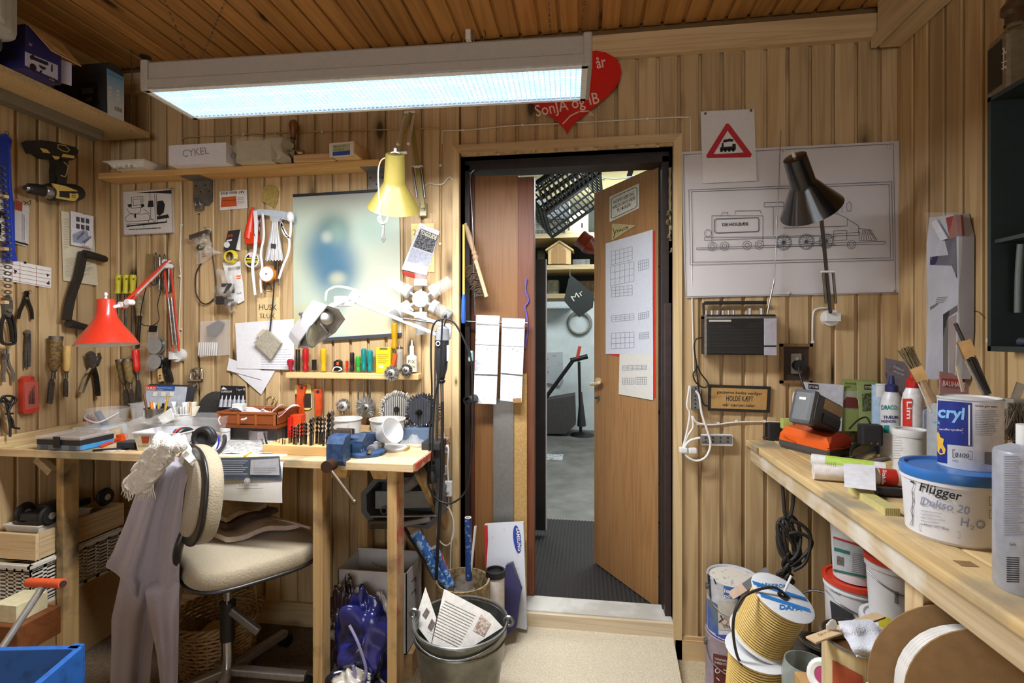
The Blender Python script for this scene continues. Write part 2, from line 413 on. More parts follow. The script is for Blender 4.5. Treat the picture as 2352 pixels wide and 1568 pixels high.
def board_mesh(wd,h,m,nm,tongue=True):
 """tongue and groove board: flat face, chamfered edge, recessed tongue; face at local y=0, width along x, height along z"""
 k=(round(wd,4),round(h,3),m.name,nm)
 if k in BM:return BM[k]
 t=.013 if tongue else 0
 pr=[(.0025,.0),(wd-t-.004,0),(wd-t,.003),(wd-t,.0135),(wd,.0135),(wd,.0147),(0,.0147),(0,.0025)]if tongue else[(0,0),(wd,0),(wd,.014),(0,.014)]
 mbx=MB().prism(pr,h)
 me=bpy.data.meshes.new(nm);me.from_pydata(mbx.v,[],mbx.f);me.materials.append(m);me.update()
 bm=bmesh.new();bm.from_mesh(me);bmesh.ops.recalc_face_normals(bm,faces=bm.faces[:]);bm.to_mesh(me);bm.free()
 BM[k]=me;return me
def board(parent,me,M):return put(bpy.data.objects.new('board',me),parent,M)
x=B(1515,600).x;x=XL+((x-XL)%PITCH)-PITCH
while x<XR:
 a,b=max(x,XL),min(x+PITCH,XR)
 for s0,s1,z0 in((a,min(b,XO0-.004),.0),(max(a,XO0-.004),min(b,XO1+.004),ZO-.01),(max(a,XO1+.004),b,.0)):
  if s1-s0>.012:board(wall_back,board_mesh(s1-s0,ZC-.03-z0,WALLW,'board',s1==x+PITCH),TR(s0,YB,z0))
 x+=PITCH
gy=L(91,400).y;y=gy-PITCH*22
while y<YB-.012:
 wd=min(PITCH,YB-y);board(wall_left,board_mesh(wd,ZC-.02,WALLW,'board',wd==PITCH),TR(XL,y,0)@RZ(90));y+=PITCH
gy=R(2100,400).y;y=gy+PITCH*math.floor((YB-gy)/PITCH)
WR2=wood('c2a678','94714a',2,.5,1.7,1.0,.25)
for k in range(24):
 y1=min(y+PITCH,YB-.001)
 board(wall_right,board_mesh(y1-y,ZC-.02,WR2,'board',abs(y1-y-PITCH)<1e-6),TR(XR,y1,0)@RZ(-90));y-=PITCH
x=Zp(1522,66,ZC).x;x=x-PITCH*math.ceil((x-XL)/PITCH)
while x<XR:
 a,b=max(x,XL),min(x+PITCH,XR)
 if b-a>.012:board(ceiling,board_mesh(b-a,4.44,CEILW,'board',b==x+PITCH),Matrix(((1,0,0,a),(0,0,-1,YB),(0,1,0,ZC),(0,0,0,1))))
 x+=PITCH
 # grain of the ceiling boards runs along local z of the shared board mesh
for me in BM.values():
 if me.materials[0]==CEILW:me.materials[0]=wood('bd8a4e','85562a',2,.5,1.1,1.0,.35)
 # ceiling trims and the beam
mb=MB();mb.box((XL,YB-.02,2.555),(XR,YB,2.645));mb.box((XL,YB-.03,2.543),(XR,YB,2.557));structure('trim_1',mb,TRIMX,None,'pale pine board along the top of the back wall')
mb=MB();mb.box((XL,.2,2.56),(XL+.02,YB-.02,ZC));structure('trim_2',mb,TRIMY,None,'pine board along the top of the left wall')
mb=MB();mb.box((1.145,-.4,2.53),(XR,YB-.03,ZC));mb.box((1.125,-.4,2.505),(1.146,YB-.022,2.545));mb.box((1.152,-.4,2.5),(XR-.005,YB-.03,2.53))
structure('trim_3',mb,wood('e0c79c','b8976a',1,.5,1.4),None,'pale boxed-in beam along the top of the right wall')
# door casing with mitred boards, liner, dark frame
cas=MB();t=.016
def casing(name,pts):structure(name,MB().solid([V((a,YB-t,b))for a,b in pts],(0,t+.004,0)),TRIMX if name=='trim_5'else TRIMZ,None,{'trim_4':'pine casing left of the door','trim_5':'pine casing over the door','trim_6':'pine casing right of the door'}[name])
zt=ZO+.035
casing('trim_4',[(XC0,.0),(XO0,.0),(XO0,ZO),(XC0,zt)]);casing('trim_6',[(XO1,.0),(XC1,.0),(XC1,zt),(XO1,ZO)]);casing('trim_5',[(XC0,zt),(XO0,ZO),(XO1,ZO),(XC1,zt)])
lin=structure('door_1',MB().box((XO0-.014,YB,.1),(XO0,YB+.135,ZO)).box((XO1,YB,.1),(XO1+.014,YB+.135,ZO)).box((XO0-.014,YB,ZO),(XO1+.014,YB+.135,ZO+.014)),TRIMZ,None,'doorway with a closed brown side leaf and a brown leaf standing open')
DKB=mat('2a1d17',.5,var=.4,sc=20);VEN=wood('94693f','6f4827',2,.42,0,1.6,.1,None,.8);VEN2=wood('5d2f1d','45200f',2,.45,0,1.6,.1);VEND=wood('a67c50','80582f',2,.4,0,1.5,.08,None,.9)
y0,y1=YB+.1,YB+.21
obj('door_frame',MB().box((XO0,y0,.1),(XO0+.022,y1,ZO-.02)).box((XO1-.03,y0,.06),(XO1-.002,y1,ZO-.02)).box((XO0,y0,ZO-.045),(XO1,y1,ZO)),DKB,lin,'dark brown inner frame')
obj('door_frame',MB().box((XO1-.026,y0-.055,.05),(XO1,y0+.01,1.5)),mat('3a2324',.5,var=.5,sc=30,c2='1d1a1b'),lin)
# fixed side leaf: veneer panel and red-brown stile
ya=2.395;xs0,xs1=Yp(1091,600,ya).x,Yp(1190,600,ya).x;xe=Yp(1228,600,ya).x
obj('side_leaf',MB().box((XO0+.02,ya,.12),(xs1+.002,ya+.035,ZO-.06)),VEN,lin,'brown veneer side leaf')
obj('stile',MB().cbox((xs1,ya-.012,.12),(xe,ya+.04,ZO-.075),.004),wood('7a4a32','5c3020',2,.45,0,1.6,.1),lin,'red-brown edge stile of the side leaf')
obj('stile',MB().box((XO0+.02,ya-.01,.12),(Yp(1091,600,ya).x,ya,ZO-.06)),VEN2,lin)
# open leaf
H0=V((.331,2.425,0));E0=V((.047,2.874,0));dd=(E0-H0);dl=dd.length;LX=frame((H0.x,H0.y,.106),dd,z=(0,0,1))
leaf=obj('door_leaf',MB().cbox((0,-.04,0),(dl,0,2.035),.002,LX),VEND,lin,'brown veneer leaf standing open')
for k in range(2):
 pass
LN=LX.to_3x3()@V((0,1,0));onLeaf=onPlane(LX@V((0,.0008,0)),LN)if LN.dot(CAM-H0)>0 else onPlane(LX@V((0,-.0408,0)),LN)
LEAF_OUT=LN if LN.dot(CAM-H0)>0 else-LN
obj('edge_band',MB().box((-.002,-.042,0),(.0,.002,2.035),LX),mat('161312',.5,var=.5,sc=40,c2='4a443e',thr=(.62,.66)),leaf)
obj('edge_band',MB().box((-.03,-.05,.0),(-.002,-.015,2.03),LX),mat('121010',.5,var=.5,sc=40),leaf)
# sill: plank, grey worn top, concrete below
obj('sill',MB().box((XO0,YB+.012,.1),(XO1,YB+.14,.146)),mat('b4b0a6',.7,var=.2,sc=9,c2='c9c6be',thr=(.45,.6)),lin)
obj('sill',MB().box((XO0+.15,YB-.006,.082),(XO1,YB+.03,.14)),wood('ddcdb0','b79d75',0,.7,.5),lin)
structure('trim_7',MB().box((XO0,YB-.002,0),(XO1,YB+.03,.084)),mat('ddd4c0',.9,var=.15,sc=30,bump=.4),None,'rough pale concrete under the door sill')
# skirting boards
structure('baseboard_right',MB().box((B(1550,1480).x,YB-.016,0),(XR,YB,.082)).box((B(1552,1480).x,YB-.009,.08),(XR,YB,.096)),TRIMX,None,'pine skirting board right of the door')
structure('baseboard_left',MB().box((XL,YB-.016,0),(XC0,YB,.11)),TRIMX,None,'pine skirting board below the left bench')
# garage beyond the door
GF=.09
structure('floor_garage',MB().box((-2.6,YB+.13,GF-.1),(2.4,6.9,GF)),mat('6d6a63',.7,var=.35,sc=6,bump=.1),None,'grey concrete garage floor')
structure('wall_garage',MB().box((-2.6,6.86,0),(2.4,6.95,2.8)),mat('d3dad9',.8,var=.1,sc=8),None,'white far wall of the garage')
structure('wall_garage_left',MB().box((-2.6,YB+.13,0),(-2.5,6.9,2.8)),mat('c5ccc9',.8),None,'left wall of the garage')
structure('wall_garage_right',MB().box((2.3,YB+.13,0),(2.4,6.9,2.8)),mat('c5ccc9',.8),None,'right wall of the garage')
structure('ceiling_garage',MB().box((-2.6,YB+.13,2.72),(2.4,6.9,2.8)),mat('d4d8c8',.8,var=.1,sc=9),None,'pale boarded garage ceiling')
# == BIG FURNITURE
# ceiling light
LAMPX=TR(-.645,1.47,2.087)@RZ(1.9)
fx=thing('ceiling_light','long suspended fluorescent light with bright prismatic diffuser','lamp',(-.645,1.47,2.087))
HOUS=mat('9a938a',.5,var=.05);hl,hw=.648,.103
b=MB()
for sgn in(-1,1):
 b.prism([(sgn*hw,0),(sgn*hw,.03),(sgn*(hw-.004),.034),(sgn*(hw-.004),.08),(sgn*(hw-.012),.088),(sgn*(hw-.03),.088),(sgn*(hw-.012),0)],2*hl-.012,LAMPX@TR(-hl+.006,0,0)@Matrix(((0,0,1,0),(1,0,0,0),(0,1,0,0),(0,0,0,1))))
b.box((-hl+.01,-hw+.02,.078),(hl-.01,hw-.02,.088),LAMPX)
obj('housing',b,HOUS,fx)
for sgn in(-1,1):obj('end_cap',MB().cbox((sgn*hl-.012,-hw-.002,-.002),(sgn*hl+.012,hw+.002,.09),.006,LAMPX),HOUS,fx)
b=MB()
for sgn in(-1,1):b.box((-hl,sgn*(hw-.006)-.006,-.003),(hl,sgn*(hw-.006)+.006,.006),LAMPX);b.box((sgn*(hl-.008)-.008,-hw,-.003),(sgn*(hl-.008)+.008,hw,.006),LAMPX)
obj('rim',b,mat('d8d8d4',.4),fx)
def emitter(name,c,s):
 m,nt,bs=newmat(name);bs.inputs['Base Color'].default_value=(.8,.85,.9,1);bs.inputs['Emission Color'].default_value=(*c,1);bs.inputs['Emission Strength'].default_value=s
 N,K=nt.nodes,nt.links;tc=N.new('ShaderNodeTexCoord');wv=N.new('ShaderNodeTexNoise');wv.inputs['Scale'].default_value=3
 K.new(tc.outputs['Object'],wv.inputs['Vector']);mr=N.new('ShaderNodeMapRange');mr.inputs['To Min'].default_value=s*.85;mr.inputs['To Max'].default_value=s*1.15
 K.new(wv.outputs['Fac'],mr.inputs['Value']);K.new(mr.outputs[0],bs.inputs['Emission Strength']);return m
obj('diffuser',MB().box((-hl+.016,-hw+.012,.008),(hl-.016,hw-.012,.012),LAMPX),emitter('tube_light',(.86,.94,1),FIXTURE_GLOW),fx,'glowing diffuser')
for y in(-.045,.045):obj('tube',MB().rod(LAMPX@V((-hl+.03,y,.019)),LAMPX@V((hl-.03,y,.019)),.0125,10),emitter('tube_core',(.95,.98,1),FIXTURE_GLOW*2.2),fx)
la=area('ceiling_light_glow',LAMPX@V((0,0,-.006)),(0,0,math.radians(1.9)),2*hl-.04,2*hw-.03,FIXTURE_POWER,(.97,.98,1))
b=MB()
for i in range(1,86):x=-hl+.016+(2*hl-.032)*i/86;b.box((x-.0013,-hw+.012,-.001),(x+.0013,hw-.012,.006),LAMPX)
for j in range(1,14):y=-hw+.012+(2*hw-.024)*j/14;b.box((-hl+.016,y-.0011,-.001),(hl-.016,y+.0011,.006),LAMPX)
tag(obj('prism_grid',b,mat('a8c6ea',.3,emit=.55),fx),None,None,None,'stuff')
for(a,z)in((V((-1.2,1.44,2.175)),V((-1.33,1.28,ZC))),(V((-.1,1.5,2.175)),V((-.12,1.52,ZC))),(V((-1.2,1.44,2.175)),V((-1.16,1.62,ZC))),(V((-.02,1.46,2.175)),V((.06,1.36,ZC)))):
 b=MB();n=30
 for i in range(n):
  p=a.lerp(z,(i+.5)/n);d=(z-a).normalized();Xk=zframe(p,d,(1,.3,0))@RZ(90*(i%2))@RX(90)
  b.torus(.005,.0011,Xk@Matrix.Scale(.6,4,(1,0,0))@I4,8,4)
 obj('chain',b,OLDSTEEL,fx)
b=MB();b.tube([(-1.33,1.28,ZC),(-1.33,1.28,ZC-.03),(-1.32,1.285,ZC-.045),(-1.335,1.29,ZC-.05)],.002,6);obj('ceiling_hook',b,OLDSTEEL,fx)
p=Zp(1077,72,ZC)
b=MB();b.cbox((p.x-.012,p.y-.02,ZC-.045),(p.x+.012,p.y+.02,ZC-.0),.004);clamp=obj('cable_terminal',b,WHITE,None,'small white terminal block on the ceiling above the long light','terminal')
for k in range(4):obj('wire',MB().tube([p+V((.008*(k-1.5),0,-.04)),p+V((.03*(k-1.5),.01,-.07)),p+V((.05*(k-1.5),-.01,-.03)),p+V((.045*(k-1.5),.0,-.002))],.0018,6,False,5),mat(('2a2a2a','b5793c','8a8a86','3a2a20')[k],.5),clamp)
# left workbench
BT=.03
BENCHX=wood('d9c096','b08a55',0,.6,.8,1.0,.12,'8e8268');POST=wood('c8a672','94713f',2,.65,.9,1.0,.1,'4c4436');YF=1.735
wb_=thing('workbench','pine workbench along the back wall carrying the vise','workbench',(-1.47,2.0,0))
ys=[YF,1.865,1.995,2.125,YB-.004]
for k in range(4):obj('plank',MB().cbox((XL+.004,ys[k]+.001,HB-BT),(-.6,ys[k+1]-.001,HB),.003),BENCHX,wb_)
obj('end_edge',MB().box((-.6,YF+.02,HB-BT),(-.594,YB-.05,HB-.002)),mat('b5503e',.7,sc=18,c2='bba98a',thr=(.42,.55)),wb_,'edge with worn red paint')
for(x0,x1,y0,y1)in((-2.125,-2.09,1.80,1.865),(-.99,-.953,1.76,1.822),(-.701,-.665,1.75,1.825)):obj('leg',MB().cbox((x0,y0,0),(x1,y1,HB-BT),.003),POST,wb_)
obj('leg',MB().cbox((-1.0,2.16,0),(-.955,2.22,HB-BT),.003),POST,wb_)
obj('paint_stain',MB().box((-.6655,1.752,.36),(-.6642,1.823,.83)),mat('b5604a',.7,sc=12,c2='bda07a',thr=(.45,.6)),wb_,'worn red paint on the leg')
for(u0,u1)in((735,800),(846,892)):
 x0,x1=Yp(u0,1095,1.83).x,Yp(u1,1095,1.83).x;obj('joist',MB().prism([(x0,HB-BT),(x0,HB-BT-.012),(x0+.02,HB-BT-.055),(x1-.01,HB-BT-.055),(x1,HB-BT-.02),(x1,HB-BT)],.35,TR(0,2.18,0)@RX(90)),wood('cfa76a','9b7238',1,.6),wb_)
b=MB();b.bar(Yp(88,1052,1.9),Yp(122,1084,1.9),.03,.03);obj('brace',b,PINEX,wb_)
b=MB();b.bar(V((-.63,1.86,HB-BT)),V((-.62,2.22,.52)),.02,.05);obj('brace',b,POST,wb_)
obj('wall_batten',MB().cbox((XL+.003,1.2,HB),(XL+.024,YB-.03,HB+.045),.003),TRIMY,wb_)
obj('wall_batten',MB().cbox((XL+.02,YB-.022,HB),(-.6,YB-.003,HB+.04),.003),TRIMX,wb_)
# right workbench
XF=.655;RTH=.025
rb=thing('workbench','pine workbench along the right wall loaded with paint and glue','workbench',(.95,1.3,0))
RW=wood('dcc08c','b08e58',1,.6,.9,1.0,.15,'9c9078');xs=[XF,.76,.885,1.005,1.12,XR-.002]
for k in range(5):obj('plank',MB().cbox((xs[k]+.001,.2,HR-RTH),(xs[k+1]-.001,YB-.003,HR),.005),RW,rb)
obj('apron',MB().cbox((XF+.012,.2,HR-RTH-.058),(XF+.05,YB-.03,HR-RTH),.003),wood('c9b592','9c8460',1,.7,.7,1,.1,'d8d4ca'),rb)
for y in(1.171,.35):obj('leg',MB().cbox((.69,y,0),(.727,y+.063,HR-RTH),.003),PINE,rb)
obj('leg',MB().cbox((1.15,2.1,0),(1.2,2.17,HR-RTH),.003),PINE,rb)
b=MB();p=Zp(2225,1295,HR);b.box((p.x-.02,p.y-.012,HR-RTH-.002),(p.x+.01,p.y+.012,HR+.001));obj('dowel',b,mat('8a6a44',.7),rb)
obj('edge_nail',MB().box((XF-.001,2.08,HR-RTH),(XF+.0,2.1,HR)),mat('8a7046',.7),rb)
# == LEFT WALL AND LEFT SHELF
def spin(name,f,p0,p1,prof,m,parent=None,n=14,flat=1,**kw):
 """turned part: axis from picture point p0 to p1 on surface f; prof = (share of length, radius in px)"""
 a,b_=f(*p0),f(*p1);ln=(b_-a).length;k=px(1,a)
 pr=[(max(1e-5,r*k),t*ln)for t,r in prof];pr=[(1e-5,pr[0][1])]+pr+[(1e-5,pr[-1][1])]
 X=zframe(a,b_-a)
 if flat!=1:X=X@Matrix.Diagonal((1,flat,1,1))
 return obj(name,MB().lathe(pr,n,X),m,parent,**kw)
def ribbon(name,f,pts,w,th,m,parent=None,sm=6,**kw):
 """flat strip along a picture path, w px wide, th thick"""
 P=spline([V((*p,0))for p in pts],sm)if sm else[V((*p,0))for p in pts]
 ws=w if isinstance(w,(list,tuple))else[w,w];mb=MB();n=len(P);vs=[]
 for i,p in enumerate(P):
  d=(P[min(n-1,i+1)]-P[max(0,i-1)]);q=V((-d.y,d.x,0)).normalized()*((ws[0]+(ws[1]-ws[0])*i/(n-1))/2)
  a,b_=f(p.x+q.x,p.y+q.y),f(p.x-q.x,p.y-q.y);vs+=[a,b_]
 nn=(vs[1]-vs[0]).cross(vs[2]-vs[0]).normalized()
 if nn.dot(vs[0]-CAM)<0:nn=-nn
 bk=[v+nn*th for v in vs];m2=2*n
 fs=[(2*i,2*i+1,2*i+3,2*i+2)for i in range(n-1)]+[(m2+2*i,m2+2*i+2,m2+2*i+3,m2+2*i+1)for i in range(n-1)]
 fs+=[(2*i,2*i+2,m2+2*i+2,m2+2*i)for i in range(n-1)]+[(2*i+1,m2+2*i+1,m2+2*i+3,2*i+3)for i in range(n-1)]+[(0,m2,m2+1,1),(m2-2,m2-1,2*m2-1,2*m2-2)]
 mb.add(vs+bk,fs);return obj(name,mb,m,parent,**kw)
def cord(name,pts,r,m,parent=None,sm=8,n=7,closed=False,**kw):return obj(name,MB().tube(pts,r,n,closed,sm),m,parent,**kw)
def nail(parent,p,n,m=None):obj('nail',MB().rod(V(p),V(p)+V(n)*.02,.0016,6),m or OLDSTEEL,parent)
def wallthing(name,label,cat,p,group=None):return thing(name,label,cat,p,group)
# chipboard shelf
SZ=2.305;ST=2.33
sh=thing('wall_shelf','deep chipboard shelf high on the left wall holding tool boxes','shelf',(-2.2,1.5,SZ))
obj('shelf_board',MB().box((XL+.001,.35,SZ),(-2.068,2.19,ST)),mat('c3a878',.8,var=.2,sc=120,bump=.1),sh)
obj('bearer',MB().cbox((-2.262,.35,SZ-.045),(-2.205,2.085,SZ),.004),wood('7d735f','564c3b',1,.7,.4,1,.1),sh,'weathered grey batten')
pw=V((-2.08,2.1,ST));b=MB()
for k in(-1,1):b.tube([V((-2.08,2.1,ST-.03)),V((-2.075+.004*k,2.1,ST+.1)),V((-2.072-.004*k,2.1,ST+.2)),V((-2.08,2.1,ZC))],.0015,5,False,6)
obj('hanger_wire',b,OLDSTEEL,sh)
b=MB();b.tube([V((-2.335,1.82,ZC-.04)),V((-2.325,1.82,ZC-.12)),V((-2.325,1.83,ST))],.002,5);b.torus(.012,.002,TR(-2.325,1.82,ZC-.05)@RY(90),10,5);obj('hanger_wire',b,OLDSTEEL,sh)
# silver case, dark case
case=thing('tool_case','silver grey plastic tool case at the top left on the chipboard shelf','case',(-2.1,1.3,ST+.05))
GREYC=mat('a9aaa5',.5,var=.1,sc=200)
b=MB();b.cbox((-2.3,1.02,ST+.052),(-1.955,1.535,ST+.30),.03);obj('shell',b,GREYC,case)
b=MB();b.cbox((-2.25,1.06,ST+.085),(-1.948,1.49,ST+.27),.02);obj('raised_panel',b,mat('b7b8b3',.5,var=.1,sc=200),case)
obj('foot',MB().cbox((-2.02,1.36,ST+.045),(-1.96,1.45,ST+.06),.004),GREYC,case)
case2=thing('tool_case','dark grey rounded tool case squeezed under the silver one','case',(-2.1,1.3,ST))
obj('shell',MB().cbox((-2.3,1.0,ST),(-1.975,1.50,ST+.05),.018),mat('4c4b47',.5,var=.2),case2)
obj('latch',MB().cbox((-1.985,1.28,ST+.012),(-1.968,1.36,ST+.038),.004),mat('3a3936',.5),case2)
# purple tool box with open cardboard flap
bx0,bx1,by0,by1,bh=-2.29,-2.01,1.592,1.722,.16
tb=thing('cardboard_box','blue and white tool carton with its brown flap hanging open','box',(-2.15,1.66,ST))
BLU=mat('2a2662',.6,var=.1);LIL=mat('b7b5cc',.6,var=.06)
obj('carton',MB().box((bx0,by0,ST+.001),(bx1,by1,ST+bh)),BLU,tb)
fxp=onX(bx1+.0006)
patch([[(57,118),(133,150),(133,184),(57,150)]],fxp,LIL,tb,'printed_panel')
fxq=onX(bx1+.0012)
patch([[(68,128),(76,125),(80,131),(110,143),(112,150),(104,149),(78,138),(70,136)],[(118,148),(121,148),(121,165),(117,164)],[(110,176),(134,186),(134,193),(110,183)]]+[[(76+8*math.cos(t),154+8*math.sin(t)+3*math.cos(t))for t in[k*PI/6 for k in range(12)]],[(89,148),(106,156),(104,160),(98,160),(91,154)],[(94+3*math.cos(t),164+3*math.sin(t))for t in[k*PI/4 for k in range(8)]]],fxq,INK,tb,'printed_tools')
text('0160',onX(bx1+.0018),(112,182.5),(124,187.5),4,WHITE,tb);text('SK',onX(bx1+.0012),(65,103),(74,107),6,WHITE,tb)
b=MB();fl=[V((bx1+.002,by0+.01,ST+bh)),V((bx1+.002,by1,ST+bh)),V((bx1+.075,by1+.012,ST+bh-.088)),V((bx1+.05,by0+.05,ST+bh-.075))];b.solid(fl,(.001,0,.003));obj('flap',b,CARD,tb,'bare brown cardboard flap')
b=MB();b.solid([V((bx1-.03,by1+.001,ST+.02)),V((bx1-.005,by1+.045,ST+.02)),V((bx1-.005,by1+.045,ST+.11)),V((bx1-.03,by1+.001,ST+.11))],(-.003,.001,0));obj('flap',b,LIL,tb)
# jigsaw box
jx0,jx1,jy0,jy1,jh=-2.33,-2.063,1.967,2.045,.213
jb=thing('cardboard_box','tall jigsaw carton with a dark side and a light blue end','box',(-2.2,2.0,ST))
obj('carton',MB().box((jx0,jy0,ST),(jx1,jy1,ST+jh)).prism([(jy0,0),(jy1,0),(jy1-.02,.012),(jy0+.015,.016)],jx1-jx0,TR(jx0,0,ST+jh)@Matrix(((0,0,1,0),(1,0,0,0),(0,1,0,0),(0,0,0,1)))),mat('33353a',.5,var=.15,sc=10),jb)
fe=onX(jx1+.0006);m_,nt,bs=newmat('blue_fade');N,K=nt.nodes,nt.links;tc=N.new('ShaderNodeTexCoord');sp=N.new('ShaderNodeSeparateXYZ');rp=N.new('ShaderNodeValToRGB');K.new(tc.outputs['Generated'],sp.inputs[0]);K.new(sp.outputs['Z'],rp.inputs['Fac'])
rp.color_ramp.elements[0].color=(*col('c8d2d6'),1);rp.color_ramp.elements[0].position=.3;rp.color_ramp.elements[1].color=(*col('5b9fd0'),1);K.new(rp.outputs[0],bs.inputs['Base Color']);bs.inputs['Roughness'].default_value=.45
patch([[(245,156),(285,178),(285,279),(247,263)]],fe,m_,jb,'end_print')
fe2=onX(jx1+.0012);patch([[(262,241),(282,249),(282,262),(262,254)]]+[[(250+18*i,198+9*j+8*i),(256+18*i,200+9*j+8*i),(256+18*i,205+9*j+8*i),(250+18*i,203+9*j+8*i)]for i in range(2)for j in range(3)],fe2,WHITE,jb)
lines([[(264+2.6*k,244+k),(264+2.6*k,253+k)]for k in range(7)],onX(jx1+.0018),1.2,INK,jb,'barcode')
text('POWER CRAFT',fe2,(248,170),(282,185),3,mat('24406a',.6),jb)
fn=lambda u,v:Yp(u,v,jy0-.0006)
patch([[(180,197),(187,189),(217,187),(223,190),(225,226),(228,228),(228,238),(220,244),(205,246),(196,243),(181,238),(178,225)]],fn,mat('0d0d0f',.5),jb,'printed_jigsaw')
patch([[(187,203),(213,201),(216,213),(188,217)],[(197,226),(211,223),(211,231),(197,233)]],lambda u,v:Yp(u,v,jy0-.0012),mat('55565a',.5),jb,'printed_window')
text('JIGSAW CRAFT',fn,(168,185),(236,172),5,mat('0e0e10',.5),jb)
b=MB();b.lathe([(1e-4,0),(.012,0),(.024,.004),(.024,.009),(1e-4,.009)],16,TR(-2.06,2.16,ZC-.012));obj('ceiling_fitting',b,mat('2c2620',.5),None,'small dark round cap on the ceiling in the corner','cap')
# blue sheath, blade cards at the picture edge
W0=onL(.02)
bl=wallthing('saw_sheath','long blue plastic saw sheath hanging at the far left of the wall','sheath',L(15,590))
sheet('sheath',[(2,312),(14,306),(28,322),(24,345),(27,420),(34,500),(35,575),(40,600),(14,601),(16,560),(10,470),(3,400),(-4,330)],onL(.035),.02,mat('1f3aa8',.35,var=.15),bl)
ribbon('rib',onL(.037),[(22,330),(23,430),(30,570)],3,.004,mat('2c4fc8',.35),bl);obj('loop',MB().torus(.008,.0015,TR(L(15,306,.03))@RY(90),10,5),OLDSTEEL,bl)
ch=wallthing('chain_clamp','rusty roller chain with locking clamp handles hanging below the blue sheath','clamp',L(15,790))
for i in range(22):
 f=i/21;u,v=3+15*min(1,f*1.6),385+300*f
 b=MB();b.torus(.0085,.003,TR(L(u,v,.045+.004*(i%2)))@RY(90)@Matrix.Diagonal((.75,1.45,1,1))@RZ(90),10,5);obj('chain_link',b,OLDSTEEL,ch)
sheet('jaw',[(10,686),(22,676),(30,692),(30,712),(24,730),(12,722)],onL(.05),.015,OLDSTEEL,ch)
for P_ in([(14,722),(6,745),(6,780),(14,790),(30,790),(36,786)],[(22,712),(32,735),(37,770),(36,787)],[(20,725),(28,752),(31,785)]):ribbon('handle',onL(.045),P_,5,.012,DARKSTEEL,ch)
obj('rivet',MB().cyl(.008,.012,10,TR(L(24,712,.06))@RY(-90)),STEEL,ch)
for k,(v0,v1,c1,lab)in enumerate(((430,555,'d8d6d0','white and black saw blade card behind the chain at the left edge'),(675,740,'cdbb95','small wooden block with orange top at the left edge'))):
 o=wallthing('blade_card'if k==0 else 'wood_block',lab,'packaging'if k==0 else 'block',L(2,v1))
 sheet('body',[(-14,v0),(17,v0+10),(18,v1),(-14,v1-4)],onL(.03),.012,mat(c1,.5),o)
 patch([[(-14,v0+2),(17,v0+12),(17,v0+17),(-14,v0+6)]],onL(.031),ORANGE,o)
 if k==0:patch([[(-14,480),(17,488),(17,503),(-14,497)],[(-14,512),(3,514),(3,540),(-14,538)]],onL(.031),BLACK,o)
for v in(448,568,690):obj('shelf_peg',MB().box(L(-16,v,.0),L(21,v+8,.055)),PINEY,None,'short pine peg at %s on the left wall'%{448:'the top of the blue sheath',568:'the foot of the blue sheath',690:'the chain clamp jaws'}[v],'peg')
# cordless drill
dr=wallthing('cordless_drill','black and yellow cordless drill hanging upside down by its battery','drill',L(130,460))
D6=onL(.06);YEL=mat('cdb25e',.5,var=.1);BLK=mat('211f1d',.5,var=.2)
spin('motor_body',D6,(112,441),(183,443),[(0,19),(.1,21),(.8,21),(1,16)],BLK,dr,16)
spin('collar',D6,(98,438),(114,441),[(0,14),(.2,16),(1,17)],STEEL,dr,16)
spin('chuck',D6,(62,432),(100,438),[(0,8),(.12,12),(.6,14),(1,13)],BLK,dr,16)
spin('chuck_nose',D6,(57,431),(64,432),[(0,6),(1,9)],STEEL,dr,12)
sheet('handle',[(128,366),(158,366),(157,378),(153,392),(155,405),(152,425),(160,430),(126,428),(132,410),(128,395),(130,380)],onL(.078),.036,BLK,dr)
sheet('trigger',[(121,402),(130,404),(128,420),(122,418)],onL(.07),.02,BLK,dr)
sheet('battery',[(86,326),(94,321),(128,326),(174,338),(181,346),(176,362),(168,368),(122,362),(108,352),(96,350)],onL(.1),.08,BLK,dr)
patch([[(91,339),(108,343),(116,352),(99,350)],[(144,353),(172,358),(170,364),(142,360)],[(119,357),(138,360),(134,366),(126,366)]],onL(.1008),YEL,dr,'yellow_panel')
lines([[(133,332),(150,334),(160,344),(154,349),(143,346),(133,340),(133,332)],[(147,372),(156,380),(155,392),(150,406),(140,403)]],onL(.1012),1.6,YEL,dr,'yellow_trim')
sheet('yellow_shell',[(122,421),(150,427),(178,438),(181,452),(172,462),(133,455),(131,436)],onL(.0985),.01,YEL,dr)
sheet('rating_plate',[(137,440),(160,442),(160,455),(137,452)],onL(.0995),.002,BLK,dr)
lines([[(165,440+4*k),(174,441+4*k)]for k in range(4)],onL(.0993),1.5,BLK,dr,'vents')
nail(dr,L(98,350,.002),(1,0,0))
# cards and papers on the left wall
cd=wallthing('blister_card','drill bit blister card with a red heading beside the blue sheath','packaging',L(50,565));CARDW=mat('c9c4c0',.5,var=.06)
sheet('card',[(36,457),(64,470),(67,478),(66,560),(60,566),(33,558),(34,500)],onL(.008),.004,CARDW,cd)
patch([[(36,458),(52,465),(51,486),(35,481)]],onL(.009),mat('9a4028',.6),cd,'red_heading');patch([[(34,552),(65,560),(64,564),(36,557)]],onL(.009),INK,cd)
sheet('blister',[(54,488),(63,492),(62,556),(54,553)],onL(.018),.01,CLEAR,cd);spin('drill_bit',onL(.013),(59,495),(58,550),[(0,1.5),(1,1.5)],STEEL,cd,6)
cord('hook',[L(55,470,.01),L(66,463,.02),L(70,460,.03),L(68,470,.03),L(54,462,.02)],.0012,DARKSTEEL,cd)
lb=wallthing('paper_strip','long white ruled paper strip pinned across the left wall','paper',L(60,660))
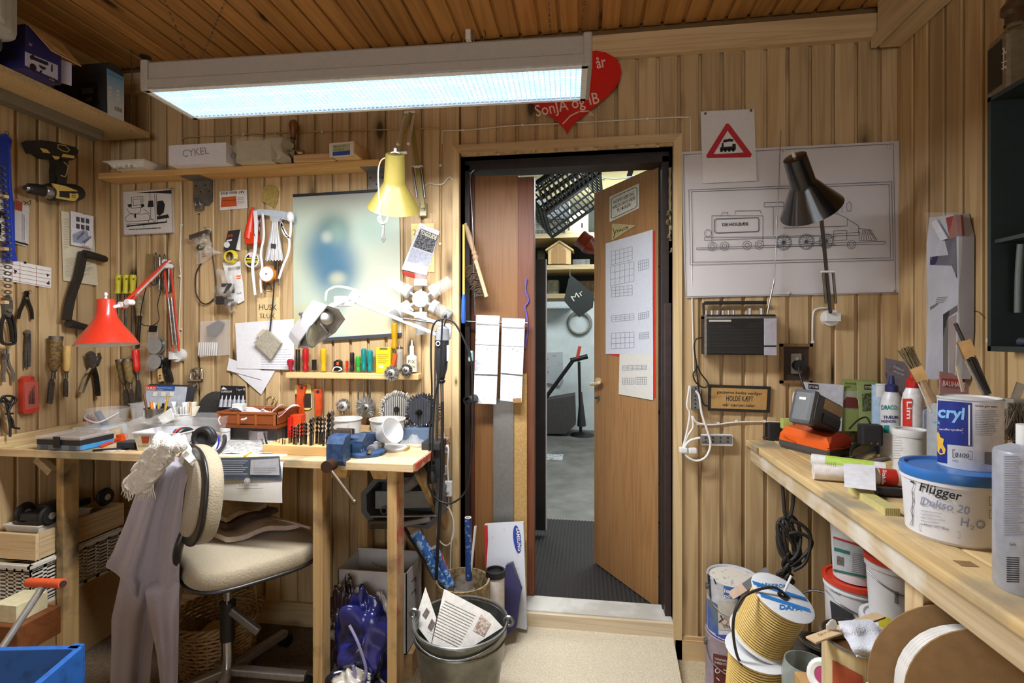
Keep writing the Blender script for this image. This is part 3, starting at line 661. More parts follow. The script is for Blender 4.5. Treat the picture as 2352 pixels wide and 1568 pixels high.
sheet('paper',[(-14,590),(40,600),(118,615),(117,662),(60,652),(-14,640)],onL(.004),.001,PAPER,lb)
lines([[(-10,600+9*k),(116,623+9*k)]for k in range(5)]+[[(28,600),(28,646)],[(46,603),(46,650)],[(84,610),(84,655)]],onL(.005),.9,mat('a86a60',.8),lb)
patch([[(32,618),(40,622),(34,630)],[(106,628),(114,630),(109,636)],[(106,652),(113,644),(114,654)]],onL(.005),INK,lb);obj('pin',MB().sphere(L(58,603,.006),.005,8),DARKSTEEL,lb)
cb=wallthing('data_sheet','cream plastic data sheet curling on the left wall','paper',L(180,645))
b=MB();A_,B_=(140,484),(213,500)
b.grid(lambda a,c:L(140+72*a+8*a*c+5*c,484+12*a+160*c-0*a,.006+.012*math.sin(a*3)*(1-.6*c)),8,6,True,.0008);obj('sheet',b,mat('d4cbb0',.6,var=.06),cb)
lines(fine(152,590,215,635,10,3),onL(.024),.8,mat('8f8a78',.8),cb);lines(fine(148,500,160,570,12,4),onL(.024),.8,mat('8f8a78',.8),cb)
br=wallthing('brochure','white tool brochure with photo squares on the cream data sheet','brochure',L(188,572))
sheet('page',[(163,484),(215,497),(212,571),(164,562)],onL(.03),.002,mat('dedee2',.5),br)
patch([[(175+11*i,497+2*i+16*j),(183+11*i,499+2*i+16*j),(183+11*i,510+2*i+16*j),(175+11*i,508+2*i+16*j)]for i in range(3)for j in range(2)],onL(.031),mat('4a4652',.6,var=.5,sc=200),br,'photos')
patch([[(166,538),(190,528),(200,530),(205,545),(190,560),(168,556)]],onL(.031),mat('9aa2b8',.6,var=.3,sc=80),br,'photo');patch([[(174,548),(192,530),(195,535),(178,551)],[(188,555),(210,541),(209,546),(194,560)]],onL(.0315),mat('6a6c78',.5),br)
text('udlejer',onL(.0315),(187,566),(205,569),5,mat('a0383c',.6),br);nail(br,L(188,492,.02),(1,0,0))
# hacksaw frame
hs=wallthing('bow_saw','dark grey bow saw frame hanging beside the red lamp','saw',L(180,755));HSM=mat('3b3733',.45,.5,var=.25,sc=150)
ribbon('frame',onL(.05),[(196,578),(185,632),(177,655),(166,690),(158,735)],14,.022,HSM,hs)
spin('handle',onL(.045),(192,582),(244,596),[(0,9),(.15,10),(.9,8.5),(1,6)],HSM,hs,12)
spin('toe_arm',onL(.045),(157,742),(214,756),[(0,11),(.3,9),(1,7)],HSM,hs,12)
# hand tools on the left wall
sp_=wallthing('circlip_pliers','small black spring pliers hanging above the divider','pliers',L(60,735))
for P_ in([(65,668),(59,690),(48,715),(44,732)],[(62,668),(66,690),(74,712),(76,733)]):ribbon('handle',onL(.022),P_,[6,4.5],.009,DARKSTEEL,sp_)
obj('rivet',MB().cyl(.006,.006,10,TR(L(63,685,.026))@RY(-90)),STEEL,sp_);obj('spring_ring',MB().torus(.007,.0012,TR(L(69,670,.018))@RY(90),10,5),STEEL,sp_)
dv=wallthing('divider_rule','grey steel marking divider hanging between pliers and drill case','divider',L(64,848))
for P_ in([(64,760),(61,800),(60,845)],[(66,760),(66,800),(66,843)],[(69,762),(70,800),(69,842)]):ribbon('leg',onL(.02),P_,[5,3],.007,OLDSTEEL,dv)
obj('rivet',MB().cyl(.009,.012,10,TR(L(66,762,.024))@RY(-90)),STEEL,dv)
pl2=wallthing('pliers','bare steel pliers with knurled legs hanging at the far left','pliers',L(20,878))
for P_ in([(12,802),(12,822),(14,840),(10,860),(11,877)],[(18,801),(19,822),(24,840),(32,858),(33,877)]):ribbon('leg',onL(.025),P_,[4,6],.01,STEEL,pl2)
sheet('joint',[(10,812),(22,812),(22,826),(10,826)],onL(.032),.018,OLDSTEEL,pl2)
hk=wallthing('hook_bundle','bundle of black wire hooks hanging low at the far left','hooks',L(20,1003))
for P_ in([(2,925),(6,911),(24,909),(35,915),(34,924),(24,935),(20,950),(23,980),(23,1003)],[(4,920),(14,926),(18,945),(22,965),(28,980),(45,984)],[(30,913),(22,930),(20,950),(28,965),(31,982)],[(8,912),(20,922),(28,918)]):cord('hook',[L(u,v,.03+.003*i)for i,(u,v)in enumerate(P_)],.0045,BLACK,hk,5,6)
obj('tie',MB().torus(.012,.003,TR(L(21,950,.035)),12,5),BLACK,hk)
rc=wallthing('drill_bit_case','translucent red plastic drill bit case on the left wall','case',L(70,950));REDT=mat('c83c28',.35,var=.08)
sheet('case',[(53,870),(60,864),(78,863),(80,873),(88,878),(90,940),(86,946),(58,951),(53,944),(52,900)],onL(.03),.022,REDT,rc)
sheet('cover',[(56,878),(88,875),(89,935),(58,941)],onL(.033),.002,mat('e08070',.2,alpha=.35),rc)
for k in range(4):spin('drill_bit',onL(.032),(67+3.5*k,905-7*k),(67+3.5*k,927),[(0,.8),(1,1.2)],DARKSTEEL,rc,6)
nail(rc,L(70,868,.028),(1,0,0))
def chisel(name,label,f,top,neck,tip,rh,hm,wb_,twist=0,hoop=True,grp=None,collar=True):
 t=thing(name,label,'chisel',f(*tip),grp)
 spin('handle',f,top,neck,[(0,rh*.92),(.08,rh),(.35,rh*.98),(.62,rh*.82),(.72,rh*.95),(.9,rh*.85),(1,rh*.55)],hm,t,14)
 if hoop:spin('hoop',f,top,(top[0]+(neck[0]-top[0])*.1,top[1]+(neck[1]-top[1])*.1),[(0,rh*1.05),(1,rh*1.05)],OLDSTEEL,t,14)
 nx,ny=neck;ex,ey=tip;m1=(nx+(ex-nx)*.28,ny+(ey-ny)*.28)
 spin('shank',f,neck,m1,[(0,rh*.5),(.15,rh*.5),(.3,rh*.3),(1,rh*.36)],OLDSTEEL,t,8)
 d=V((ex-m1[0],ey-m1[1])).normalized();n=V((-d.y,d.x))*wb_
 sheet('blade',[(m1[0]-n.x*.45,m1[1]-n.y*.45),(m1[0]+n.x*.45,m1[1]+n.y*.45),(m1[0]+d.x*10+n.x,m1[1]+d.y*10+n.y),(ex+n.x,ey+n.y),(ex-n.x,ey-n.y),(m1[0]+d.x*10-n.x,m1[1]+d.y*10-n.y)],f,.007,OLDSTEEL,t)
 return t
OLDH=wood('9c8050','5d4526',2,.6,0,3,.1,'4a3a24')
chisel('wood_chisel','large chisel with a stained round handle on the left wall',onL(.04),(129,772),(124,848),(115,927),12.5,mat('8a6d3c',.6,sc=90,c2='56431f',thr=(.4,.6)),6)
chisel('wood_chisel','chisel with a clean pale handle beside the large stained one',onL(.03),(154,794),(153,852),(152,911),8.5,mat('d9b46a',.4,var=.1),4.5,hoop=False)
lp=wallthing('locking_pliers','chrome locking pliers hanging under the red lamp shade','pliers',L(212,910))
ribbon('handle',onL(.04),[(222,818),(218,838),(205,862),(196,885),(190,902)],[7,6],.016,CHROME,lp);ribbon('handle',onL(.035),[(210,815),(214,835),(222,860),(226,885),(228,909)],[9,7],.014,DARKSTEEL,lp)
sheet('jaw',[(203,812),(212,806),(220,812),(222,830),(230,818),(231,810),(234,822),(228,838),(214,846),(208,836)],onL(.045),.016,OLDSTEEL,lp);obj('rivet',MB().cyl(.007,.01,10,TR(L(224,838,.05))@RY(-90)),STEEL,lp)
# == BACK WALL, LEFT OF THE DOOR
def boxat(u0,u1,vt,yf,dep,z0):
 """corners of a standing box whose front face spans u0..u1 with its top at vt, front at depth yf"""
 return V((Yp(u0,vt,yf).x,yf,z0)),V((Yp(u1,vt,yf).x,yf+dep,Yp((u0+u1)/2,vt,yf).z))
 # pine shelf
S2=2.108;S2T=2.136
sh2=thing('wall_shelf','narrow pine shelf on steel brackets holding white boxes','shelf',(-1.6,2.2,S2))
obj('shelf_board',MB().cbox((-2.31,2.152,S2),(-.9,YB-.002,S2T),.003),wood('d5ad70','a87a40',0,.5,.6),sh2)
GALV=mat('8b8a86',.4,.8,var=.25,sc=40)
def bracket(u0,u1,v1):
 x0,x1=B(u0,440).x,B(u1,440).x;zb=B(u0,v1).z;b=MB()
 b.box((x0,2.16,S2-.004),(x1,YB-.002,S2-.001));b.solid([V((x0,YB-.006,S2-.001)),V((x1,YB-.006,S2-.001)),V((x1,YB-.006,zb+.02)),V((x1-.02,YB-.006,zb)),V((x0+.015,YB-.006,zb)),V((x0,YB-.006,zb+.02))],(0,.004,0))
 o=obj('bracket',b,GALV,sh2)
 for i in range(4):obj('hole',MB().cyl(.004,.001,8,TR(x0+.015+i*(x1-x0-.03)/3,YB-.0062,S2-.025-.03*(i%2))@RX(90)),BLACK,o)
bracket(446,490,474);bracket(846,900,436)
b=MB();p=B(462,474,.006);b.cbox((p.x-.02,p.y-.02,p.z-.02),(p.x+.02,p.y,p.z+.015),.006);b.tube([p+V((-.012,-.02,.0)),p+V((-.012,-.03,.03)),p+V((.012,-.03,.03)),p+V((.012,-.02,0))],.004,6);obj('clip_fitting',b,GALV,None,'small sheet steel clip hooked onto the left shelf bracket','clip')
o=sheet('price_tag',[(444,479),(469,475),(470,487),(445,492)],onB(.004),.001,mat('c2a878',.8),None,'tan paper tag with small print under the left bracket','tag');lines(fine(447,479,467,489,3,5,dy=-3),onB(.0046),1.1,INK,o)
# things on the shelf
ft=thing('foam_tray','ribbed white foam tray labelled DOUBLETTER on the shelf','tray',(-2.2,2.15,S2T))
y0=2.09;xa,xb=Yp(245,380,y0).x,Yp(330,375,y0).x
WPL=mat('d9d5cd',.5,var=.05)
b=MB();zt=Yp(300,369,y0).z;ix=.018
for(A,Bt)in(((xa,y0),(xb,y0)),((xb,y0),(xb,y0+.13)),((xb,y0+.13),(xa,y0+.13)),((xa,y0+.13),(xa,y0))):
 cx,cyy=(xa+xb)/2,y0+.065
 i0=(A[0]+(ix if A[0]<cx else-ix),A[1]+(ix if A[1]<cyy else-ix));i1=(Bt[0]+(ix if Bt[0]<cx else-ix),Bt[1]+(ix if Bt[1]<cyy else-ix))
 b.add([(*A,zt),(*Bt,zt),(*i1,S2T),(*i0,S2T)],[(0,1,2,3)])
b.box((xa+ix,y0+ix,S2T),(xb-ix,y0+.13-ix,S2T+.002));obj('tray',b,WPL,ft)
b=MB()
b.box((xa-.012,y0-.01,zt-.002),(xb+.012,y0+.002,zt+.002)).box((xa-.012,y0+.128,zt-.002),(xb+.012,y0+.14,zt+.002)).box((xa-.012,y0,zt-.002),(xa+.002,y0+.13,zt+.002)).box((xb-.002,y0,zt-.002),(xb+.012,y0+.13,zt+.002));obj('rim',b,WPL,ft)
for i in range(6):x=xa+ix+(xb-xa-2*ix)*(i+.5)/6;obj('rib',MB().prism([(x-.011,0),(x,-.012),(x+.011,0)],.018,TR(0,y0+.014,S2T)),WPL,ft)
text('DOUBLETTER',onPlane((0,y0-.0012,zt),(0,-.94,-.34)),(250,391),(310,386),8,mat('5a5248',.8),ft)
def cardbox(name,label,A,Bv,m,cat='box'):
 t=thing(name,label,cat,(A+Bv)/2-V((0,0,(Bv-A).z/2)));obj('carton',MB().cbox(A,Bv,.002),m,t);return t
A,E=boxat(387,519,330,2.10,.12,S2T);CY=cardbox('cardboard_box','long white box with CYKEL written on it by hand',A,E,mat('dcdbdf',.7,var=.04))
text('CYKEL',onY(2.099),(420,361),(480,353),17,mat('8a8a90',.8),CY);fs=onX(E.x+.0006);text('CY',fs,(528,360),(541,366),13,mat('8a8a90',.8),CY)
A,E=boxat(543,623,322,2.11,.12,S2T);CW=cardbox('cardboard_box','square cardboard box wrapped in torn clear film on the shelf',A,E,mat('b9b296',.6,var=.1))
b=MB();r=random.Random(3);cx,cyy=E.x,2.17
b.grid(lambda a,c:V((A.x-.002+(E.x-A.x+.05)*a+.008*math.sin(9*c+5*a),2.106-.004*math.sin(7*a+3*c)+.06*max(0,a-.85),S2T+.01+(E.z-S2T)*c+.006*math.sin(6*a))),14,8,True);obj('film',b,mat('e8e6da',.08,var=.05,alpha=.3,spec=1),CW)
b=MB();b.grid(lambda a,c:V((E.x+.002+.055*a+.01*math.sin(8*c),2.12+.05*a+.015*math.sin(6*c+3*a),S2T+.002+.125*c*(1-.25*a))),8,8,True,.001);obj('torn_flap',b,mat('aaa48c',.7),CW)
hd=thing('hand_drill','old hand crank drill with a turned brown handle standing on the shelf','drill',Yp(675,372,2.19))
fy=onY(2.19);spin('handle',fy,(675,276),(673,318),[(0,5),(.1,9),(.3,10.5),(.6,8),(.85,5.5),(1,6)],mat('7a4a22',.35,var=.2),hd)
spin('ferrule',fy,(673,316),(672,344),[(0,7),(.1,7),(.15,4.5),(.5,4),(1,4.5)],OLDSTEEL,hd);b=MB();p=fy(672,358);b.cbox((p.x-.028,2.17,p.z-.022),(p.x+.02,2.2,p.z+.022),.004);b.torus(.02,.005,TR(p+V((0,-.022,0)))@RX(90),16,6);b.cyl(.012,.03,10,TR(p+V((.025,0,.012)))@RY(90));obj('gear_body',b,CHROME,hd)
spin('jaw',fy,(672,368),(671,373),[(0,5),(1,3)],OLDSTEEL,hd)
o=obj('wood_strip',MB().cbox(boxat(674,770,353,2.14,.05,S2T)[0],boxat(674,770,353,2.14,.05,S2T)[1],.002),wood('dcb98a','b08858',0),None,'flat pale wood offcut on the shelf beside the hand drill','offcut')
wbx=thing('wooden_box','small wooden slide box with a paper label on the shelf end','box',Yp(800,370,2.1));A,E=boxat(756,815,326,2.075,.15,S2T)
obj('body',MB().cbox(A,E,.002),wood('dcb684','b58a55',1),wbx);patch([[(756,330),(812,324),(812,357),(757,362)]],onY(2.0744),WHITE,wbx,'label_paper');patch([[(764,333),(804,329),(804,345),(764,349)]],onY(2.0738),mat('b5b894',.7),wbx,'green_print');patch([[(764,349),(804,345),(804,355),(764,358)]],onY(2.0738),mat('2a4ca8',.6),wbx,'blue_print')
text('Bank of',onY(2.0732),(768,339),(792,337),5,mat('3c4630',.7),wbx);text('Scotland',onY(2.0732),(767,346),(790,344),4,mat('3c4630',.7),wbx)
# framed cartoon
fp=thing('framed_picture','thin framed black and white train cartoon on the wall','picture',B(340,540));
sheet('backing',[(282,440),(394,433),(397,534),(284,540)],onB(.012),.011,mat('cfcac4',.6,var=.04),fp)
lines([[(282,440),(394,433),(397,534),(284,540),(282,440)]],onB(.0128),2.2,mat('a9a098',.5),fp,'frame_edge')
g=onB(.0128);lines([[(302,453),(328,451),(328,476),(302,478),(302,453)],[(306,458),(324,456),(324,470),(306,472),(306,458)],[(355,446),(357,511)],[(359,446),(361,511)],[(344,438),(345,461)],[(287,500),(300,490),(320,492),(338,490),(344,495),(342,506),(290,509),(287,500)],[(290,509),(342,506),(340,512),(292,515)],[(296,515),(294,522)],[(328,513),(331,521)],[(346,476),(346,503)],[(340,506),(353,503)],[(345,500),(357,511)],[(290,519),(360,514),(382,508),(384,500),(376,496)],[(290,515),(355,511)],[(291,478),(296,488),(308,494),(314,490)],[(325,474),(322,486),(314,492)],[(330,480),(338,486),(343,490)]],g,.9,INK,fp,'cartoon_lines')
patch([[(341,461),(351,460),(353,475),(339,476)],[(361,462),(374,460),(379,470),(376,488),(366,496),(360,490)],[(292,470),(301,468),(302,474),(297,477)],[(322,470),(330,468),(332,474),(326,476)],[(309,490),(312,490),(313,500),(308,500)],[(360,497),(386,492),(389,500),(362,504)],[(290,518),(384,508),(384,511),(291,521)],[(310,443),(394,436),(394,445),(360,443)]],g,INK,fp,'cartoon_blacks');lines(fine(297,524,374,530,1,8,dy=-4),g,2,INK,fp,'caption')
# files with yellow handles and other slim tools
for k,(u,nm)in enumerate(((272,'left of three'),(289,'middle of three'),(305,'right of three'))):
 t=thing('file','yellow handled file hanging in the corner, %s'%nm,'file',B(u,800),'yellow handled files');f=onB(.02)
 spin('handle',f,(u+1,631),(u-1,674),[(0,5),(.1,7),(.35,6.5),(.6,5.5),(.85,5.5),(1,7.5)],mat('c9c02a',.4,var=.1),t,12);spin('blade',f,(u-1,674),(u-1,790),[(0,3.5),(.9,3.2),(1,1.5)],OLDSTEEL,t,8,.5);obj('hole',MB().cyl(.005,.002,8,TR(B(u+2,640,.034))@RX(90)),mat('8a8420',.5),t)
t=thing('rasp','old rasp with a grey worn wooden handle behind the red lamp arm','rasp',B(322,800));spin('handle',onB(.025),(319,677),(321,725),[(0,6),(.15,8),(.5,9),(.8,7),(1,8)],mat('9a8664',.7,sc=80,c2='6a5a40'),t);spin('shaft',onB(.025),(321,725),(317,800),[(0,4),(1,3)],DARKSTEEL,t,8)
ribbon('tan_scraper',onB(.012),[(343,583),(342,620),(340,655)],13,.003,mat('8a7048',.6,sc=60),None,0,label='worn tan tool blade hanging behind the red lamp arm',cat='blade')
for k,(u,v0,v1)in enumerate(((358,585,650),(367,590,665),(378,588,672),(388,600,670),(397,612,668))):
 t=thing('needle_file','slim steel needle tool in the wall rack, number %s from the corner'%('one','two','three','four','five')[k],'file',B(u,v1),'slim steel tools behind the red lamp arm');spin('shaft',onB(.014),(u,v0),(u-1,v1),[(0,2.4),(.6,2),(.65,3.2),(1,3)],STEEL if k%2 else OLDSTEEL,t,8);spin('tip',onB(.014),(u,v0-6),(u,v0),[(0,.6),(1,2)],DARKSTEEL,t,6)
chisel('wood_chisel','old chisel with dark worn handle, left of the pair below the rasp',onB(.03),(276,825),(285,878),(290,935),9.5,mat('7d683e',.7,sc=90,c2='4e4024'),6.5)
chisel('wood_chisel','old chisel with tan worn handle, right of the pair below the rasp',onB(.045),(292,825),(299,876),(304,938),9.5,mat('8f7640',.7,sc=90,c2='5e4a28'),4.5)
chisel('wood_chisel','chisel with a red plastic handle next to the old pair',onB(.03),(311,803),(315,853),(320,925),8,RED,4.5,hoop=False)
kb=thing('blade_pack','jigsaw blade pack in a tall tan sleeve beside the red lamp post','packaging',B(345,852));sheet('sleeve',[(342,748),(361,748),(356,852),(334,852)],onB(.012),.008,CLEAR,kb);sheet('card',[(343,760),(358,760),(354,820),(340,820)],onB(.008),.002,mat('b99a4c',.6),kb);lines(fine(344,765,356,815,8,4),onB(.009),1.2,mat('5a4a20',.7),kb);sheet('header',[(343,748),(361,748),(359,762),(341,762)],onB(.0135),.002,BLACK,kb)
for k,(v,rr)in enumerate(((793,19),(830,17))):
 t=thing('solder_reel','silver wire reel hanging behind the blade pack, %s one'%('upper','lower')[k],'reel',B(358,v+15));p=B(359,v,.03);b=MB();R_=px(rr,p)
 for z in(-.012,.012):b.cyl(R_,.002,24,TR(p+V((0,z,0)))@RX(90))
 obj('flange',b,mat('c9ccd0',.25,.6),t);obj('wire',MB().cyl(R_*.8,.02,24,TR(p+V((0,.01,0)))@RX(90)),STEEL,t)
kn=thing('knife','kitchen knife with a black riveted handle hanging by the lamp base','knife',B(383,900));ribbon('handle',onB(.022),[(381,822),(379,845),(384,862),(387,878)],[11,12],.018,BLACK,kn)
for v in(829,845,861):obj('rivet',MB().cyl(.003,.003,8,TR(B(381,v,.024))@RX(90)),STEEL,kn)
ribbon('blade',onB(.012),[(387,878),(391,900),(390,915)],[10,3],.002,STEEL,kn)
kn=thing('knife','small knife with a pale wooden handle left of the black one','knife',B(370,895));ribbon('handle',onB(.02),[(368,830),(366,855),(369,876)],[8,9],.014,mat('cfae74',.6),kn)
for v in(862,868):obj('rivet',MB().cyl(.003,.003,8,TR(B(368,v,.022))@RX(90)),DARKSTEEL,kn)
ribbon('blade',onB(.01),[(369,876),(371,895)],[8,3],.002,STEEL,kn)
sk=thing('curtain_hook','cluster of shiny metal buckles hanging above the glue card','buckle',B(452,885));b=MB();p=B(452,863,.03)
b.tube([p+V((-.025,0,.03)),p+V((.02,0,.035)),p+V((.03,0,.0)),p+V((.022,-.005,-.03)),p+V((-.025,-.005,-.028)),p+V((-.03,0,0))],.006,8,True,6);obj('buckle',b,CHROME,sk)
b=MB();b.torus(.012,.004,TR(p+V((.0,-.012,-.042)))@RX(90),14,6);obj('ring',b,CHROME,sk);obj('swivel',MB().rod(p+V((-.035,-.01,-.025)),p+V((.035,-.01,-.022)),.009,10),CHROME,sk);obj('clip',MB().tube([p+V((-.01,-.01,.025)),p+V((.0,-.014,.0)),p+V((-.008,-.01,-.02)),p+V((.012,-.012,.01))],.004,6,True,5),OLDSTEEL,sk)
# cables up the wall
CAB=mat('d8cfc0',.5,var=.06)
def wallcable(label,pts,r=.003,m=CAB,clips=(),d=.006,f=B):
 t=thing('cable',label,'cable',f(*pts[0],d));cord('cable_run',[f(u,v,d)for u,v in pts],r,m,t,3,7)
 for(u,v)in clips:obj('cable_clip',MB().cbox(f(u,v,.0065)-V((.005,.004,.005)),f(u,v,.0065)+V((.005,.004,.005)),.001),WHITE,t)
 return t
wallcable('white cable running down the wall beside the framed cartoon',[(416,425),(416,520),(413,600),(416,640),(412,720),(410,806)],clips=((417,517),(414,634),(415,756)))
wallcable('tan cable running along the wall above the pine shelf',[(420,330),(424,316),(500,312),(620,306),(800,300),(960,296),(1010,296),(1014,330),(1012,480),(1010,640),(1008,740)],m=mat('b99a68',.5),clips=((560,309),(740,303),(1012,380),(1011,560)))
wallcable('pale cable running over the door casing to the right',[(1016,330),(1016,305),(1022,300),(1064,299),(1100,296),(1170,289),(1300,283),(1480,273),(1577,269),(1586,276),(1586,345),(1588,520),(1590,700),(1594,860)],clips=((1063,299),(1200,287),(1487,273)))
# EGB card, leather tag
t=thing('label_card','white and orange card reading EGB 5008 14V above the bags','card',B(535,483));g=onB(.007);sheet('card',[(504,440),(566,435),(568,478),(505,483)],onB(.006),.003,mat('dcd8d2',.7),t);g=onB(.0066)
text('EGB 5008 14V',g,(508,447),(562,443),6,INK,t,bold=.015);patch([[(509,453),(542,450),(544,473),(507,476)]],g,mat('c65420',.6),t,'orange_picture');lines([[(509,461),(542,459)]],onB(.0072),1.2,mat('7a2c10',.6),t);lines(fine(545,452,562,468,4,9),g,.8,INK,t)
t=sheet('leather_tag',[(603,441),(607,429),(620,424),(633,427),(640,440),(637,463),(630,478),(618,470),(602,463)],onB(.006),.004,mat('b39a52',.7,sc=60,c2='8f7a42'),None,'mustard coloured leather tag nailed to the wall','tag')
# tied plastic bag and cord loop
t=thing('plastic_bag','clear plastic bag tied in the middle hanging under the bracket','bag',B(460,608));FILM=mat('f2f0ea',.1,var=.03,sc=30,alpha=.3,spec=1)
def crumple(f,pts,d0,amp,seed,nu=10,nv=10):
 """puffed film over the picture quad pts (tl,tr,br,bl)"""
 tl,tr,br,bl=[V(p)for p in pts];r=random.Random(seed);ph=[r.random()*6 for _ in range(6)]
 def g(a,b_):
  q=tl.lerp(tr,a).lerp(bl.lerp(br,a),b_);e=math.sin(PI*a)*math.sin(PI*b_)
  return f(q.x+3*math.sin(9*b_+ph[0]),q.y+3*math.sin(8*a+ph[1]),d0+amp*e+amp*.35*e*(math.sin(13*a+ph[2])+math.sin(11*b_+ph[3])+math.sin(17*(a+b_)+ph[4])))
 return MB().grid(g,nu,nv,True)
obj('upper_part',crumple(B,[(425,548),(482,522),(484,570),(455,568)],.02,.04,1),FILM,t);obj('lower_part',crumple(B,[(450,562),(476,560),(508,578),(448,608)],.02,.03,2),FILM,t);obj('tie',MB().torus(.018,.004,TR(B(462,566,.03))@RX(60),14,6),mat('2c3a34',.5),t)
for k in range(7):obj('metal_part',MB().cbox(B(440+6*k,545-2*k,.035)-V((.01,.006,.012)),B(440+6*k,545-2*k,.035)+V((.01,.006,.012)),.003),STEEL,t)
lines([[(466,582),(472,588),(464,590),(466,582)]],onB(.06),1.2,mat('556055',.7),t)
nail(t,B(474,524,.0),(0,-1,0))
cord('cord_loop',[B(u,v,.012)for u,v in[(484,530),(486,560),(490,600),(496,650),(494,680),(478,697),(462,694),(450,670),(450,630),(462,605)]],.003,BLACK,None,6,label='thin black cord looped on the wall below the tied bag',cat='cord')
# notepad and yellow trimmer line, bag with parts
t=thing('trimmer_line','coil of yellow line hanging on a black card','line coil',B(530,612));sheet('card',[(524,530),(551,527),(541,571),(513,574)],onB(.02),.003,mat('2c2c2e',.5),t);sheet('card_back',[(550,527),(553,530),(552,575),(541,572)],onB(.014),.002,PAPER,t);sheet('tongue',[(518,573),(540,571),(535,582),(519,582)],onB(.022),.002,BLACK,t)
g=onB(.0212);text('LINE',g,(521,545),(535,542),5,ORANGE,t);patch([[(521,551),(533,549),(532,553),(520,555)]],g,WHITE,t);patch([[(521+7*math.cos(k*PI/8),562+7*math.sin(k*PI/8))for k in range(16)]],g,WHITE,t,'roundel')
p=B(531,590,.02);b=MB()
for k in range(5):b.torus(px(15-k*.7,p),.004,TR(p+V((0,-.003*k,0)))@RX(90),24,6)
obj('coil',b,mat('d6c53a',.3,var=.08),t);obj('clip',MB().cbox(B(541,592,.04)-V((.006,.004,.004)),B(541,592,.04)+V((.006,.004,.004)),.001),WHITE,t)
t=thing('plastic_bag','crumpled clear bag of small metal parts with a printed white header','bag',B(525,715));sheet('header_card',[(511,603),(552,600),(553,625),(558,650),(561,690),(548,697),(535,690),(520,640)],onB(.012),.002,mat('e2e0de',.6),t)
obj('film',crumple(B,[(500,620),(545,615),(545,700),(490,690)],.02,.06,5),FILM,t);obj('film',crumple(B,[(505,680),(545,675),(540,715),(520,718)],.02,.05,6),FILM,t)
for(u,v,s_,c)in((527,662,14,'4a4844'),(512,690,12,'3c3a38'),(530,695,10,'6a6864')):obj('metal_part',MB().cbox(B(u,v,.04)-V((.002*s_,.02,.0016*s_)),B(u,v,.04)+V((.002*s_,.0,.0016*s_)),.003),mat(c,.5,.5),t)
g=onB(.0126);patch([[(523,615),(552,611),(552,618),(524,622)]],g,mat('8a8a88',.7),t);patch([[(542,633),(553,632),(553,635),(542,636)],[(542,638),(553,637),(553,640),(542,641)]],g,ORANGE,t);text('16x6',g,(543,677),(555,675),6,mat('4a6a88',.7),t)
# red nozzle, white straps, whisk of cable ties, tape reels
t=thing('caulk_nozzle','orange red plastic funnel nozzle hanging beside white straps','nozzle',B(572,560));f=onB(.035);spin('cone',f,(581,476),(571,548),[(0,3),(.1,5),(.5,8),(.75,10),(1,11)],mat('dc3c1c',.35),t);sheet('foot',[(563,530),(584,535),(592,558),(562,560)],onB(.05),.03,mat('d03818',.35),t)
sheet('gift_tag',[(585,500),(599,498),(595,548),(590,546)],onB(.01),.002,mat('8a2c34',.6,sc=90,c2='d8d4d6',thr=(.4,.5)),None,'dark red patterned card behind the white straps','card')
t=thing('strap_bundle','bundle of white plastic straps hung over a hanger','straps',B(620,640));WS=mat('e6e8ec',.5,var=.05)
sheet('hanger',[(582,482),(600,480),(650,485),(672,490),(671,510),(655,505),(625,496),(600,492),(583,496)],onB(.04),.02,mat('c9d6e6',.3,alpha=.75),t);ribbon('strap',onB(.05),[(586,485),(588,520),(586,570),(580,610),(583,650),(586,677)],[9,5],.002,WS,t);ribbon('strap',onB(.045),[(603,490),(606,540),(599,580),(602,612),(598,645),(600,672)],[5,4],.002,WS,t);ribbon('strap',onB(.05),[(664,490),(668,515),(664,545),(648,520),(646,512),(652,535),(664,550),(662,580),(650,610),(640,640)],5,.002,WS,t)
obj('knot',MB().sphere(B(667,498,.05),.018,10,None,1.4),WS,t)
t=thing('cable_tie_bundle','fan of long white cable ties in a bundle beside the poster','cable ties',B(633,600))
for k in range(13):a=(k-6)/6;obj('cable_tie',MB().tube([B(632+9*a,500,.03),B(631+7*a,520,.035+.006*(k%3)),B(630+20*a,597+2*(k%2),.03+.01*math.cos(a))],.0035,5,False,4),mat('d8d8d8'if k%3 else 'a8a8aa',.4),t)
sheet('band',[(622,559),(634,560),(633,570),(622,569)],onB(.05),.003,mat('3c3c3c',.5),t);sheet('bag_top',[(618,492),(648,495),(640,508),(622,508)],onB(.048),.02,mat('d2d8e0',.2,alpha=.5),t)
def reel(name,label,u,v,rad,d,th,face,rim,txt=None):
 t=thing(name,label,'reel',B(u,v+rad));p=B(u,v,d);R_=px(rad,p);obj('reel_body',MB().cyl(R_,th,28,TR(p+V((0,th,0)))@RX(90)),rim,t);obj('face_disc',MB().cyl(R_*.93,.002,28,TR(p)@RX(90)),face,t);obj('hub',MB().cyl(R_*.12,.003,12,TR(p)@RX(90)),mat('b84a20',.5),t);return t
t=reel('tape_reel','round tape tin with a black and yellow face',578,597,18,.035,.03,mat('e6e4e0',.5),mat('e0dcd6',.4));g=onB(.0378);patch([[(578+14*math.cos(a),597+14*math.sin(a))for a in[k*PI/10 for k in range(20)]]],g,INK,t,'black_face');g=onB(.0384);patch([[(566,592),(590,592),(590,595),(566,595)],[(565,598),(591,598),(591,604),(565,604)]],g,mat('d8cc40',.5),t);text('Sporlim',onB(.039),(567,603),(589,603),4,INK,t)
patch([[(570,582),(586,583),(584,590),(574,591)]],onB(.0384),WHITE,t,'white_print')
t=reel('wire_reel','small orange reel with a white face hanging below the cable ties',612,629,18,.05,.035,mat('e8e8ee',.4),mat('e08a38',.35))
